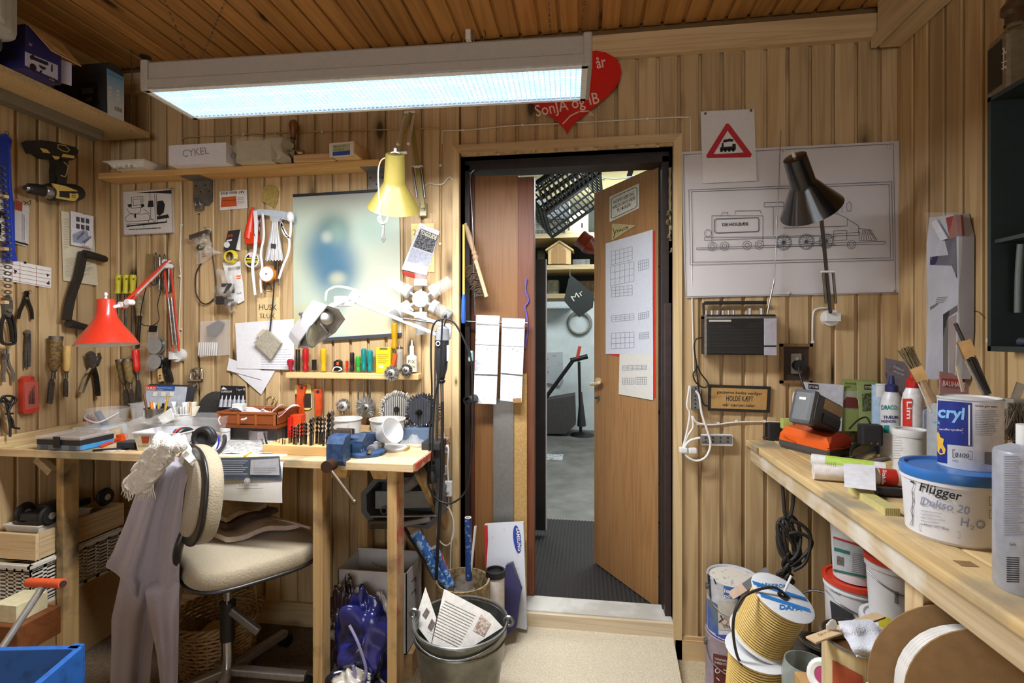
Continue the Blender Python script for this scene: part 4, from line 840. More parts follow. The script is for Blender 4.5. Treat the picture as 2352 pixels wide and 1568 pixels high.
t=thing('wire_clip','small bent wire triangle hanging below the orange reel','clip',B(616,665));cord('loop',[B(u,v,.015)for u,v in[(614,650),(607,664),(625,664),(616,650)]],.004,OLDSTEEL,t,0)
cord('hanging_cable',[B(u,v,.03)for u,v in[(632,600),(630,640),(628,680),(624,720),(620,760)]],.0035,BLACK,None,4,label='black cord hanging from the cable ties to the grey scraper',cat='cord')
cord('hanging_cable',[B(u,v,.032)for u,v in[(638,600),(637,630),(640,655)]],.0035,mat('4a4038',.5),None,4,label='short dark cord end beside the cable ties',cat='cord')
t=sheet('plywood_note',[(590,684),(642,682),(643,745),(591,742)],onB(.006),.005,mat('d9c08c',.7,var=.1),None,'scrap of plywood with HUSK written on it','note');g=onB(.0066);text('HUSK',g,(595,711),(636,712),13,mat('5a4426',.8),t);text('SLUK',g,(597,730),(632,731),11,mat('5a4426',.8),t)
# poster with blurred print
def blurred():
 m,nt,bs=newmat('blurred_print');N,K=nt.nodes,nt.links;tc=N.new('ShaderNodeTexCoord');mp=N.new('ShaderNodeSeparateXYZ');K.new(tc.outputs['Generated'],mp.inputs[0])
 out=None
 def blob(cx,cz,rx,rz,c,prev):
  vm=N.new('ShaderNodeCombineXYZ')
  for ax,(cc,rr,sk)in enumerate(((cx,rx,'X'),(cz,rz,'Z'))):
   s1=N.new('ShaderNodeMath');s1.operation='SUBTRACT';s1.inputs[1].default_value=cc;K.new(mp.outputs[sk],s1.inputs[0]);s2=N.new('ShaderNodeMath');s2.operation='DIVIDE';s2.inputs[1].default_value=rr;K.new(s1.outputs[0],s2.inputs[0]);K.new(s2.outputs[0],vm.inputs[ax])
  ln=N.new('ShaderNodeVectorMath');ln.operation='LENGTH';K.new(vm.outputs[0],ln.inputs[0]);rg=N.new('ShaderNodeMapRange');rg.interpolation_type='SMOOTHERSTEP';rg.inputs['From Min'].default_value=0;rg.inputs['From Max'].default_value=1;rg.inputs['To Min'].default_value=1;rg.inputs['To Max'].default_value=0;K.new(ln.outputs['Value'],rg.inputs['Value'])
  mx=N.new('ShaderNodeMix');mx.data_type='RGBA';K.new(rg.outputs[0],mx.inputs[0]);mx.inputs[7].default_value=(*col(c),1)
  if prev is None:mx.inputs[6].default_value=(*col('b4c0b0'),1)
  else:K.new(prev,mx.inputs[6])
  return mx.outputs[2]
 for a in((.5,1.05,1.1,.3,'909088'),(.12,.55,.4,.3,'bcc4aa'),(.85,.4,.5,.4,'c0c4b0'),(.8,.12,.5,.25,'c4bc9c'),(.38,.76,.3,.2,'6c8074'),(.32,.6,.42,.3,'4c7488'),(.42,.72,.16,.14,'7a9890'),(.4,.46,.38,.3,'446e88'),(.32,.7,.09,.07,'a4aea4'),(.4,.28,.22,.18,'8c9c94'),(.42,.42,.14,.08,'aab09c'),(.1,.12,.35,.2,'b8b080'),(.75,.75,.3,.2,'a0b8aa')):out=blob(*a,out)
 K.new(out,bs.inputs['Base Color']);bs.inputs['Roughness'].default_value=.5;return m
po=thing('poster','large pale green poster with a soft blurred blue figure','poster',B(790,780));sheet('print',[(672,448),(868,437),(916,434),(922,766),(675,784)],onB(.008),.002,blurred(),po)
sheet('top_rail',[(672,446),(872,434),(915,432),(915,437),(872,440),(673,452)],onB(.013),.008,mat('1c2028',.5),po);sheet('bottom_rail',[(740,776),(922,764),(922,771),(740,784)],onB(.013),.008,mat('3a3d48',.5),po)
# loose paper sheets and scraper
for k,(pts,lab)in enumerate((([(540,742),(675,732),(676,849),(545,846)],'large white drawing sheet pinned under the magnifier lamp'),([(526,822),(600,850),(601,872),(521,850)],'small white sheet sticking out left below the drawing'),([(530,846),(632,851),(600,906)],'white sheet hanging by its corner below the others'))):
 o=sheet('paper_sheet',pts,onB(.012-.003*k),.0008,mat('dcdcdf',.8,var=.05),None,lab,'paper','papers below the plywood note')
 if k==0:lines(fine(600,800,668,845,8,21),onB(.0126),.8,mat('9aa0b0',.8),o)
t=thing('putty_scraper','grey felt block hanging diagonally on a cord over the papers','felt block',B(613,825));sheet('block',[(582,787),(612,757),(645,788),(622,825)],onB(.035),.015,mat('a09a88',.9,sc=90,bump=.4),t);sheet('fluff',[(588,770),(604,755),(618,762),(600,776)],onB(.03),.01,mat('c2b49a',.95,sc=90,bump=.5),t)
# == LAMPS, TOOL RAIL, HANGING TOOLS
def shade(name,top,rim,prof,m,inner,parent,n=32):
 """open lamp shade turned about top->rim; prof = (share, radius m)"""
 top,rim=V(top),V(rim);ln=(rim-top).length;X=zframe(top,rim-top)
 pr=[(r,t*ln)for t,r in prof];inn=[(max(1e-4,r-.0025),t)for r,t in pr][::-1]
 b=MB();b.lathe([(1e-4,pr[0][1])]+pr,n,X);o=obj(name,b,m,parent)
 b=MB();b.lathe(inn+[(1e-4,pr[0][1]+.002)],n,X);obj('reflector',b,inner,o);return X
def armpair(a,c,w,m,parent,side,th=.008):
 for s_ in(-1,1):obj('arm_bar',MB().bar(V(a)+V(side)*w*s_,V(c)+V(side)*w*s_,th,th,c=.0015),m,parent)
def spring(a,c,r,parent,m=None):
 a,c=V(a),V(c);obj('spring',MB().rod(a,c,r,10),m or STEEL,parent)
INNER=mat('e8e6e0',.5)
# red lamp
REDL=mat('c93420',.3,var=.06,coat=.5)
t=thing('wall_lamp','red swing arm lamp with a flared shade on the back wall','lamp',B(412,815))
Pb,Pe,Ph=B(404,806,.06),Yp(384,602,2.18),Yp(284,700,1.84)
o=obj('wall_mount',MB().cyl(.032,.03,20,TR(B(416,815,.0))@RX(90)).cbox(B(400,824,.05)-V((0,.012,0)),B(412,808,.0),.003),WHITE,t)
armpair(Pb,Pe,.016,REDL,t,(1,.1,0));sd=(Ph-Pe).cross(V((0,0,1))).normalized();up=V((.3,.1,.95)).normalized()
obj('arm_bar',MB().bar(Pe+up*.012,Ph+up*.012,.009,.009,c=.0015),REDL,t);obj('arm_bar',MB().bar(Pe-up*.022,Ph-up*.02,.009,.009,c=.0015),REDL,t)
spring(Pe-up*.005+(Ph-Pe)*.05,Pe-up*.005+(Ph-Pe)*.75,.009,t,mat('c8c4c0',.35,.3));spring(Pb+V((-.006,-.01,.03)),Pb.lerp(Pe,.6)+V((-.004,-.01,0)),.006,t);spring(Pb+V((.012,-.01,.03)),Pb.lerp(Pe,.6)+V((.012,-.01,0)),.006,t)
for p in(Pe,Pe+V((.02,-.01,-.02)),Ph,Ph+V((.03,0,.01))):obj('pivot',MB().cyl(.012,.03,12,TR(p+V((0,.012,0)))@RX(90)),WHITE,t)
tp,rm=Yp(243,688,1.80),Yp(246,792,1.79)
shade('lamp_shade',tp,rm,[(0,.030),(.02,.032),(.12,.032),(.3,.034),(.42,.040),(.6,.060),(.8,.086),(1,.107)],REDL,INNER,t)
obj('top_knob',MB().lathe([(1e-4,.03),(.005,.028),(.007,.02),(.004,.012),(.006,.004),(.008,0),(1e-4,0)],12,TR(tp)),WHITE,t);obj('bulb',MB().sphere(rm+V((0,0,.05)),.03,12),WHITE,t);obj('swivel',MB().rod(Ph,tp+V((.03,0,-.03)),.007,10),WHITE,t)
cord('cord',[Pe,Pe.lerp(Ph,.3)+V((0,0,-.05)),Pe.lerp(Ph,.45)+V((0,-.01,-.02)),B(322,735,.1),B(345,748,.08),B(365,735,.06),B(362,700,.05),B(372,660,.05)],.0022,BLACK,t,6)
# olive yellow lamp
OLV=mat('857838',.4,var=.06,coat=.2)
t=thing('wall_lamp','olive yellow swing arm lamp hanging in front of the poster','lamp',B(970,490));Pb,Pe,Ph=B(972,478,.05),Yp(942,258,2.2),Yp(921,352,1.93)
obj('wall_mount',MB().cbox(B(962,497,.025),B(983,468,.0),.004),OLV,t);obj('arm_bar',MB().bar(Pb,Pe,.008,.02,c=.002),OLV,t)
for s_ in(-1,1):spring(Pb.lerp(Pe,.1)+V((.018*s_,-.01,0)),Pb.lerp(Pe,.42)+V((.02*s_,-.01,0)),.005,t);spring(Pe.lerp(Ph,.1)+V((.02*s_,0,0)),Pe.lerp(Ph,.8)+V((.022*s_,0,0)),.0065,t,mat('dcdad0',.35))
obj('arm_bar',MB().bar(Pe,Ph,.012,.01,c=.002),mat('b0a468',.4),t)
for p in(Pe,Pb.lerp(Pe,.43),Ph):obj('pivot',MB().rod(p+V((-.026,-.005,0)),p+V((.026,-.005,0)),.006,10),WHITE,t)
tp,rm=Yp(908,354,1.85),Yp(905,478,1.95)
shade('lamp_shade',tp,rm,[(0,.034),(.01,.036),(.5,.041),(.56,.046),(1,.103)],OLV,INNER,t);obj('top_knob',MB().cyl(.006,.022,10,TR(tp)).cyl(.018,.004,16,TR(tp)),WHITE,t)
cord('cord',[tp+V((-.03,0,-.01)),Yp(876,368,1.86),Yp(869,392,1.86),Yp(870,440,1.85),Yp(874,500,1.86),Yp(882,512,1.86),Yp(890,500,1.86)],.0025,mat('d8d0a0',.5),t,6)
ky=thing('keyring','small keys hanging on a cord loop below the olive lamp','keys',Yp(880,558,1.86));cord('loop',[Yp(u,v,1.86)for u,v in[(870,496),(869,505),(878,514),(888,508),(890,496)]],.0028,mat('d6d8c4',.5),ky,6);sheet('key',[(877,513),(883,513),(882,535),(886,550),(880,558),(875,550),(879,535)],onY(1.86),.003,STEEL,ky);sheet('key',[(880,515),(884,516),(880,545),(876,544)],onY(1.865),.003,mat('c8c6c0',.3,.6),ky)
# leaflet and yellow paper behind it
t=sheet('yellow_paper',[(944,514),(997,512),(998,625),(946,622)],onB(.004),.001,mat('e2d690',.8),None,'pale yellow paper pinned behind the train guide','paper');text('2',onB(.005),(949,540),(956,540),14,mat('8a8440',.8),t)
t=thing('leaflet','black and white train guide leaflet pinned askew beside the poster','leaflet',B(960,640));g=onB(.0096);sheet('page',[(965,511),(1010,531),(980,632),(922,618)],onB(.009),.002,mat('d6d8e2',.6),t)
patch([[(966,524),(1007,541),(993,582),(948,566)]],g,mat('77787e',.6,sc=120,c2='2e2f33',thr=(.45,.55)),t,'photo');patch([[(946,568),(993,584),(984,612),(934,600)]],g,mat('b8bccc',.6,var=.3,sc=120),t,'photo');text('TOGGUIDE',onB(.0102),(964,536),(1001,551),10,mat('e6e2c0',.6),t,bold=.02)
sheet('red_booklet',[(922,621),(980,636),(978,642),(930,632)],onB(.006),.002,RED,None,'red booklet edge under the train guide leaflet','booklet')
# jar carousel
t=thing('jar_carousel','white wall carousel of six clear screw jars','jar rack',B(965,690));c0=B(965,686,.05);b=MB();b.cyl(px(19,c0),.05,28,TR(c0+V((0,.05,0)))@RX(90));obj('hub',b,WHITE,t)
for k in range(6):
 a=math.radians(90+60*k);d=V((math.cos(a),0,math.sin(a)));k1=px(1,c0);p=c0+V((0,.01,0));obj('spoke',MB().rod(p+d*k1*15,p+d*k1*31,.006,8),WHITE,t);X=zframe(p+d*k1*30,d)
 j=obj('lid',MB().cyl(.03,.028,18,X),WHITE,t);b=MB();b.lathe([(.026,.026),(.027,.03),(.027,.095),(.024,.102),(1e-4,.102)],18,X);obj('jar',b,glassy('eef0f0',.22,.06),t)
 if k in(2,3,4):obj('screws',MB().cyl(.023,.03,12,X@TR(0,0,.068)),mat('8a8682',.4,.7,var=.6,sc=300,bump=.6),t)
 # magnifier lamp
MW=mat('dfe1e6',.4,var=.04)
t=thing('magnifier_lamp','white magnifier work lamp on a long swing arm over the bench','lamp',Yp(735,800,1.75));q=onPlane(Yp(735,745,1.74),(-.35,-.85,-.45))
U_=[(683,799),(688,783),(705,760),(752,701),(778,710),(793,733),(770,764),(735,787),(704,800)];P_=[q(*p)for p in U_];of=Yp(718,722,1.80)-Yp(748,742,1.74)
b=MB();n=len(P_);P2=[p.lerp(sum(P_,V())/n,.12)+of for p in P_];b.add(P_+P2,[(i,(i+1)%n,n+(i+1)%n,n+i)for i in range(n)]+[list(range(n,2*n))]);obj('hood',b,MW,t)
b=MB();ctr=sum(P_,V())/n;ins=[p.lerp(ctr,.1)for p in P_];dp=[p+of*.55 for p in ins];b.add(P_+ins+dp,[(i,(i+1)%n,n+(i+1)%n,n+i)for i in range(n)]+[(n+i,n+(i+1)%n,2*n+(i+1)%n,2*n+i)for i in range(n)]+[list(range(2*n,3*n))]);obj('hood_inside',b,mat('a9a7a4',.5),t)
obj('bulb',MB().sphere(q(756,733)+of*.12,.024,16),mat('cfcfca',.15,var=.15,sc=60),t);X=zframe(q(718,770)-of*.02,P_[0]-P_[0]+(q(700,760)-q(700,760))+of);X=zframe(q(718,769)-of*.03,of,P_[3]-P_[0])
obj('lens',MB().lathe([(1e-4,.006),(.03,.004),(.045,0),(.03,-.004),(1e-4,-.006)],24,X@Matrix.Diagonal((1.0,.52,1,1))),mat('d8d8c0',.05,alpha=.55,spec=1),t);obj('lens_rim',MB().torus(.046,.004,X@Matrix.Diagonal((1.0,.52,1,1)),24,6),mat('8d9a94',.4),t)
obj('knob',MB().cyl(.008,.014,10,zframe(P2[3].lerp(P2[1],.45),of)),mat('5a5c60',.5),t);obj('divider',MB().bar(q(735,745),q(752,766),.004,.03,of),mat('8f8d8a',.5),t)
A0,A1=Yp(815,672,1.82),Yp(1022,748,1.98)
obj('arm_bar',MB().bar(A0,A1,.012,.014,c=.002),MW,t);obj('arm_bar',MB().bar(Yp(815,692,1.82),Yp(1012,772,1.98),.012,.014,c=.002),MW,t);sheet('knuckle',[(800,680),(812,662),(822,668),(818,695),(802,692)],onY(1.81),.02,MW,t);obj('neck',MB().rod(Yp(805,684,1.80),P2[3]*.3+P_[4]*.7,.009,10),MW,t);obj('bracket',MB().cbox(Yp(783,690,1.76)-V((.028,0,.02)),Yp(783,690,1.76)+V((.02,.05,.016)),.004),MW,t)
cord('cord',[Yp(u,v,1.81)for u,v in[(748,690),(750,672),(760,663),(775,658),(800,661),(818,668)]],.0045,WHITE,t,5);spring(Yp(925,731,1.9),Yp(1000,742,1.96),.004,t)
sheet('end_bracket',[(1008,745),(1030,742),(1036,748),(1034,775),(1020,790),(1010,780)],onY(1.985),.02,MW,t)
pole=obj('pole',MB().rod((-.598,2.0,HB-.02),Yp(1005,760,2.0),.011,14),STEEL,t);obj('bench_clamp',MB().cbox((-.64,1.95,HB),(-.565,2.05,HB+.03),.004).cbox((-.592,1.965,HB-.11),(-.566,2.035,HB+.02),.004).cbox((-.64,1.97,HB-.09),(-.592,2.03,HB-.06),.004),mat('2b2d30',.5),t,'black table clamp')
# rotary tool with flexible shaft
t=thing('rotary_tool','black and grey rotary tool hanging beside the magnifier post','rotary tool',Yp(1016,900,1.97));f=onY(1.965);DK=mat('2e3034',.45,var=.1)
spin('body',f,(1016,764),(1013,868),[(0,13),(.08,15.5),(.2,16),(.5,15.5),(.8,13.5),(1,8)],DK,t,18);spin('grey_cap',f,(1017,748),(1016,781),[(0,6),(.2,14.5),(1,16.6)],mat('8c9094',.45),t,18);sheet('rating_label',[(1026,793),(1032,792),(1031,828),(1026,829)],onY(1.938),.002,mat('c9ccd0',.5),t);obj('badge',MB().torus(.008,.002,TR(Yp(1006,789,1.935))@RX(90),12,5),mat('c9ccd0',.5),t)
spin('nose',f,(1014,866),(1015,880),[(0,9),(.4,6),(.6,9),(1,6)],BLACK,t);spin('collet',f,(1015,880),(1016,925),[(0,4),(1,3.6)],STEEL,t);obj('hook',MB().tube([f(1018,752),f(1024,735),f(1024,722),f(1020,730)],.003,6,False,5),BLACK,t)
cord('power_cord',[Yp(u,v,1.94)for u,v in[(1020,732),(1002,738),(992,760),(990,820),(992,900),(988,980),(985,1060),(984,1110),(1000,1143),(1030,1156),(1060,1140),(1078,1100),(1085,1000),(1086,900),(1083,830),(1070,790),(1050,750),(1035,735),(1022,733)]],.0038,BLACK,t,6)
cord('flex_shaft',[Yp(u,v,1.95)for u,v in[(1016,922),(1016,980),(1014,1100),(1006,1250),(1002,1330)]],.0065,BLACK,t,4,9);cord('power_cord',[Yp(u,v,1.93)for u,v in[(1016,735),(1014,780),(1010,860),(998,920),(994,1000),(991,1070)]],.0035,BLACK,t,5)
spin('plug',onY(1.93),(991,1076),(995,1108),[(0,5),(.2,4),(.5,8),(.9,10),(1,9)],BLACK,t);[spin('plug_pin',onY(1.93),(990+7*k,1108),(991+7*k,1120),[(0,1.3),(1,1.2)],STEEL,t,6)for k in range(2)]
# white switch and cords on the post right of the bench
t=thing('inline_switch','white cord with an inline switch hanging right of the bench','switch',Yp(1029,1140,2.1));obj('switch',MB().cbox(Yp(1021,1140,2.1),Yp(1037,1106,2.1)+V((0,.02,0)),.003),WHITE,t);obj('button',MB().cyl(.007,.006,12,TR(Yp(1028,1126,2.1))@RX(90)),WHITE,t);cord('cord',[Yp(u,v,2.11)for u,v in[(1018,990),(1022,1020),(1030,1030),(1028,1070),(1030,1106)]],.004,WHITE,t,5);cord('cord',[Yp(u,v,2.12)for u,v in[(1030,1142),(1032,1170),(1040,1190),(1042,1230),(1028,1252),(1012,1245),(1003,1225),(1010,1195),(1028,1165),(1042,1200),(1036,1250),(1034,1340)]],.0032,CAB,t,6);obj('junction',MB().cbox(Yp(1014,1090,2.12),Yp(1028,1070,2.12)+V((0,.015,0)),.003).cbox(Yp(1018,1040,2.12),Yp(1030,1022,2.12)+V((0,.015,0)),.003),mat('d8d6d0',.5),t)
# tool rail
zr=B(800,854).z;RY_=YB-.055
t=thing('tool_rail','pale pine tool rail on the wall full of screwdrivers','shelf',(-1.15,2.2,zr-.03));xr0,xr1=B(656,860,.05).x,B(962,860,.05).x
obj('rail_board',MB().cbox((xr0,RY_,zr-.028),(xr1,YB-.001,zr),.006),wood('e2c48c','c09a60',0,.5,.3),t);RF=onY(RY_+.02)
HM=lambda c:mat(c,.2,var=.08,spec=.8)
def driver(label,u,v0,v1,r,c,shaft=None,fat=None,ph=False):
 s=thing('screwdriver',label,'screwdriver',RF(u,shaft or v1),'screwdrivers on the tool rail');spin('handle',RF,(u,v0),(u,v1),fat or[(0,r*.7),(.06,r),(.55,r),(.7,r*.75),(.85,r),(1,r*.8)],HM(c),s,10)
 spin('shaft',RF,(u,v1),(u,shaft or(v1+22)),[(0,2),(.9,2),(1,1.2)],STEEL,s,6);return s
driver('screwdriver with a squat dark red ball handle at the rail end',667,824,852,8,'a01830',None,[(0,4),(.15,8),(.45,7),(.7,4),(1,4)])
for u in(681,687):spin('punch',RF,(u,802),(u,853),[(0,2.2),(.9,2.4),(1,1)],DARKSTEEL,None,8,label='slim dark steel punch, %s of the pair in the rail'%('left'if u==681 else 'right'),cat='punch')
driver('screwdriver with a tall clear red handle in the rail',702,799,852,7,'a8121c');driver('screwdriver with a clear yellow handle left of centre in the rail',743,800,852,7,'c9a416',960)
sheet('bit_holder',[(716,826),(722,826),(722,850),(716,850)],onY(RY_+.01),.02,BLACK,None,'tiny black bit holder between the red and yellow drivers','bit holder')
s=thing('tape_measure','small black tape measure with an orange stripe in the rail','tape measure',RF(772,852));sheet('body',[(766,830),(774,826),(780,830),(780,852),(765,852)],onY(RY_+.005),.03,BLACK,s);sheet('stripe',[(773,831),(778,831),(778,838),(773,838)],onY(RY_+.003),.003,ORANGE,s);cord('string',[onY(RY_)(u,v)for u,v in[(764,853),(768,844),(778,843),(785,848),(778,852)]],.003,WHITE,s,5)
driver('screwdriver with a tiny red handle in the rail',797,828,852,3.2,'c82a14');driver('screwdriver with a matt black handle in the rail',809,809,853,5,'1c1c1e');driver('screwdriver with a bright green handle in the rail',823,818,853,5.5,'2aa036',945)
driver('screwdriver with a teal handle, left of the teal pair',836,800,850,6.5,'0e7a78',940);driver('screwdriver with a teal handle, right of the teal pair',850,804,853,6.5,'0f807e',920);driver('tall screwdriver with an amber handle standing above the rail',906,741,800,7,'b98a10',845)
s=thing('carton','small yellow carton standing on the tool rail','box',RF(880,852));A,E=boxat(864,897,797,RY_+.002,.04,zr);obj('carton',MB().cbox(A,E,.001),mat('d3ba18',.5),s);g=onY(RY_+.0014);lines(fine(868,812,894,835,5,3),g,1,mat('8a7a10',.7),s);patch([[(872,798),(890,798),(890,803),(872,803)]],g,mat('6a5a28',.6),s);patch([[(870,838),(880,838),(880,845),(870,845)]],g,WHITE,s)
sheet('marker_pen',[(903,811),(911,813),(904,846),(897,844)],onY(RY_-.005),.012,mat('d85018',.4),None,'orange marker leaning beside the yellow carton','pen')
s=thing('glass_vial','small glass vial with a metal cap on the rail','vial',RF(918,850));spin('glass',RF,(918,800),(918,848),[(0,7),(1,7)],glassy('d8d0c0',.4),s);spin('cap',RF,(918,793),(918,801),[(0,2),(.4,3),(.5,7.5),(1,7.5)],STEEL,s);spin('rod',RF,(919,810),(919,846),[(0,3),(1,3)],OLDSTEEL,s)
s=thing('glue_bottle','white glue bottle with a long nozzle at the rail end','bottle',RF(946,853));spin('bottle',RF,(946,815),(946,853),[(0,7),(.12,12),(1,12.5)],WHITE,s,18);spin('nozzle',RF,(946,780),(946,817),[(0,1.2),(.35,2.4),(.42,5),(.9,5),(1,7)],WHITE,s);q=onCyl(RF(946,830).x,RF(946,830).y,px(12.8,RF(946,830)));bandpatch([((936,824),(955,824),(955,848),(936,848))],q,mat('e2dcb8',.5),s,'label_paper',6);q2=onCyl(RF(946,830).x,RF(946,830).y,px(13.3,RF(946,830)));text('FIX',q2,(938,834),(953,834),8,INK,s);text('TON',q2,(941,845),(953,845),6,INK,s)
def wirewheel(label,u,v,r,d,hub,m,cup=False):
 s=thing('wire_brush',label,'wire wheel',B(u,v+r));p=B(u,v,d);R_=px(r,p);n=48;b=MB();rn=random.Random(u)
 for k in range(n):
  a=2*PI*k/n;b.rod(p+V((math.cos(a)*R_*.5,rn.uniform(0,.012),math.sin(a)*R_*.5)),p+V((math.cos(a+.15)*R_,rn.uniform(-.006,.018),math.sin(a+.15)*R_)),.0016,3)
 b.cyl(R_*.9,.006,32,TR(p+V((0,.012,0)))@RX(90));tag(obj('bristles',b,m,s),None,None,None,'stuff');obj('flange',MB().lathe([(1e-4,.006),(R_*hub*.5,.006),(R_*hub,0),(R_*hub,-.01),(1e-4,-.01)],24,TR(p)@RX(90)),mat('cfccc6',.35,.6),s);obj('arbor',MB().cyl(R_*.16,.03,12,TR(p+V((0,.002,0)))@RX(90)).torus(R_*.22,.003,TR(p+V((0,-.01,0)))@RX(90),14,5),STEEL,s);return s
WIRE=mat('9a9892',.4,.7,var=.4,sc=200)
wirewheel('small wire wheel hung at the end of the tool rail',898,857,18,.075,.5,WIRE);wirewheel('cup shaped wire brush hung beside the small wheel',932,850,15,.075,.55,mat('6f6a62',.5,.6,var=.5,sc=200));wirewheel('middle sized wire wheel on the wall under the rail',787,933,18,.04,.62,WIRE);wirewheel('large steel wire wheel on the wall under the rail',839,936,26,.045,.3,mat('a3a19b',.35,.7,var=.3,sc=200))
def mop(label,u,v,r,y,c1,c2,tilt):
 s=thing('polishing_mop',label,'polishing mop',Yp(u,v+r,y));p=Yp(u,v,y);R_=px(r,p);X=TR(p)@RZ(tilt)@RX(90);b=MB();rn=random.Random(u)
 for k in range(300):a=rn.random()*2*PI;z=rn.uniform(-.022,.022);b.rod(X@V((math.cos(a)*R_*.82,math.sin(a)*R_*.82,z)),X@V((math.cos(a+rn.uniform(-.1,.1))*R_*rn.uniform(.98,1.1),math.sin(a)*R_*rn.uniform(.98,1.1),z*1.3)),.0022,3)
 tag(obj('fringe',b,mat(c2,.95,var=.3,sc=90),s),None,None,None,'stuff');obj('pad',MB().lathe([(1e-4,.022),(R_*.8,.024),(R_*.92,.01),(R_*.92,-.01),(R_*.8,-.024),(1e-4,-.022)],28,X),mat(c1,.9,sc=60,var=.2),s)
 b=MB()
 for k in range(-7,8):w_=math.sqrt(max(0,.62-(k/9)**2))*R_;b.box((k*R_/9-R_*.025,-w_,.0235),(k*R_/9+R_*.025,w_,.0252),X)
 tag(obj('stripes',b,mat(c2,.9),s),None,None,None,'stuff');obj('arbor',MB().cyl(R_*.17,.012,16,X@TR(0,0,.022)).cyl(R_*.08,.03,10,X@TR(0,0,.022)),DARKSTEEL,s)
mop('striped cloth polishing mop with a black hub on the bench',913,938,38,2.19,'5a5a62','d8d2c4',12);mop('dark furry polishing mop behind the magnifier post',972,945,40,2.13,'3c3e46','4c4e56',-18)
# pouch and orange handled tools under the rail
s=thing('blister_card','yellow and black tool card hanging under the rail','packaging',B(695,940));sheet('card',[(676,886),(682,883),(710,882),(714,886),(716,936),(710,941),(682,940)],onB(.006),.003,mat('d8c878',.5),s);patch([[(678,905),(714,903),(714,936),(680,936)]],onB(.0066),mat('2c2a24',.5),s,'black_field')
for k,(a,c,e)in enumerate((((693,884),(688,920),(690,952)),((730,893),(731,925),(729,955)))):
 s=thing('spanner','flat orange handled tool hanging under the rail, %s'%('over the yellow card'if k==0 else 'right of the yellow card'),'tool',B(*e));ribbon('handle',onB(.02),[a,c,e],[18,13],.012,mat('d9501c',.45,sc=60,c2='b03c12'),s);obj('eye',MB().cyl(.007,.002,10,TR(B(a[0],a[1]+6,.0212))@RX(90)),INK,s);nail(s,B(a[0],a[1]+5,.0),(0,-1.3,0))
 # == ON THE LEFT BENCH
CLR2=glassy('f2f5f7',.13,.08);MILK=mat('e4e6e8',.35,var=.04,alpha=.75)
def tub(parent,c,r0,r1,h,m,name='tub',n=28,th=.002,lip=.004):
 b=MB();b.lathe([(1e-4,.0005),(r0,.0005),(r1,h-lip),(r1+lip,h-lip),(r1+lip,h),(r1-th,h),(r0-th,.004),(1e-4,.004)],n,TR(c));return obj(name,b,m,parent)
def rtub(parent,A,E,m,name='tub',tap=.012,th=.002,X=None,lip=.004):
 """rectangular open tub, wider at the top"""
 x0,y0,z0=A;x1,y1,z1=E;b=MB();o=[(x0,y0),(x1,y0),(x1,y1),(x0,y1)];cx,cyy=(x0+x1)/2,(y0+y1)/2
 sh=lambda p,d:(p[0]+(d if p[0]<cx else-d),p[1]+(d if p[1]<cyy else-d))
 rings=[([sh(p,tap)for p in o],z0),(o,z1-.004),([sh(p,-lip)for p in o],z1-.004),([sh(p,-lip)for p in o],z1),([sh(p,th)for p in o],z1),([sh(p,tap+th)for p in o],z0+th)]
 vs=[(p[0],p[1],z)for ring,z in rings for p in ring];fs=[(3,2,1,0)]+[(4*k+i,4*k+(i+1)%4,4*k+4+(i+1)%4,4*k+4+i)for k in range(5)for i in range(4)]+[(20,21,22,23)]
 b.add(vs,fs,X);return obj(name,b,m,parent)
 # organizer with clear lid
t=thing('organizer_case','black and blue parts organizer with clear lid at the bench end','organizer',(-2.05,1.79,HB));x0,x1,y0,y1=-2.145,-1.948,1.742,1.885
obj('base',MB().cbox((x0,y0,HB+.001),(x1,y1,HB+.022),.003),mat('6f7884',.4),t);obj('blue_side',MB().box((x1-.001,y0+.004,HB+.003),(x1+.0015,y1,HB+.021)),mat('3f93cf',.35),t);obj('body',MB().cbox((x0-.001,y0-.001,HB+.022),(x1+.001,y1+.001,HB+.042),.003),mat('23262c',.4),t)
for k in range(3):obj('panel',MB().box((x0+.02+.065*k,y0-.0025,HB+.004),(x0+.05+.065*k,y0,HB+.02)),mat('49525e',.4),t)
obj('lid',MB().cbox((x0-.004,y0-.004,HB+.042),(x1+.004,y1+.004,HB+.057),.004),glassy('d8ccc4',.45,.15),t);obj('latch',MB().cbox((x0+.082,y0-.008,HB+.012),(x0+.112,y0-.003,HB+.056),.002),mat('15171c',.4),t)
for k in range(4):obj('divider',MB().box((x0+.04*(k+1),y0+.005,HB+.03),(x0+.04*(k+1)+.002,y1-.005,HB+.05)),mat('8a8078',.5),t)
obj('sanding_sheet',MB().box(T(22,1025)-V((0,.02,0)),T(66,1022)+V((0,.02,.002))),mat('cfc08a',.8),None,'yellowish paper strip sticking out left of the organizer','paper')
o=obj('white_box',MB().cbox(*boxat(166,232,983,1.96,.13,HB+.0005),.002),mat('d5dade',.4),None,'flat white plastic box behind the organizer','box')
t=thing('wood_block','wood block with a row of red drill holders at the wall','block',T(205,980));obj('block',MB().cbox(*boxat(186,228,969,2.12,.05,HB),.002),wood('a9794a','7c5330',0),t);A,E=boxat(182,226,960,2.11,.03,HB+.03);obj('red_holder',MB().cbox((A.x,A.y,Yp(200,969,2.12).z),E,.003),mat('9c1c1c',.3),t)
for k in range(5):obj('bit',MB().rod((A.x+.012+.018*k,2.125,E.z-.005),(A.x+.02+.018*k,2.12,E.z+.012),.004,6),mat('701414',.3),t)
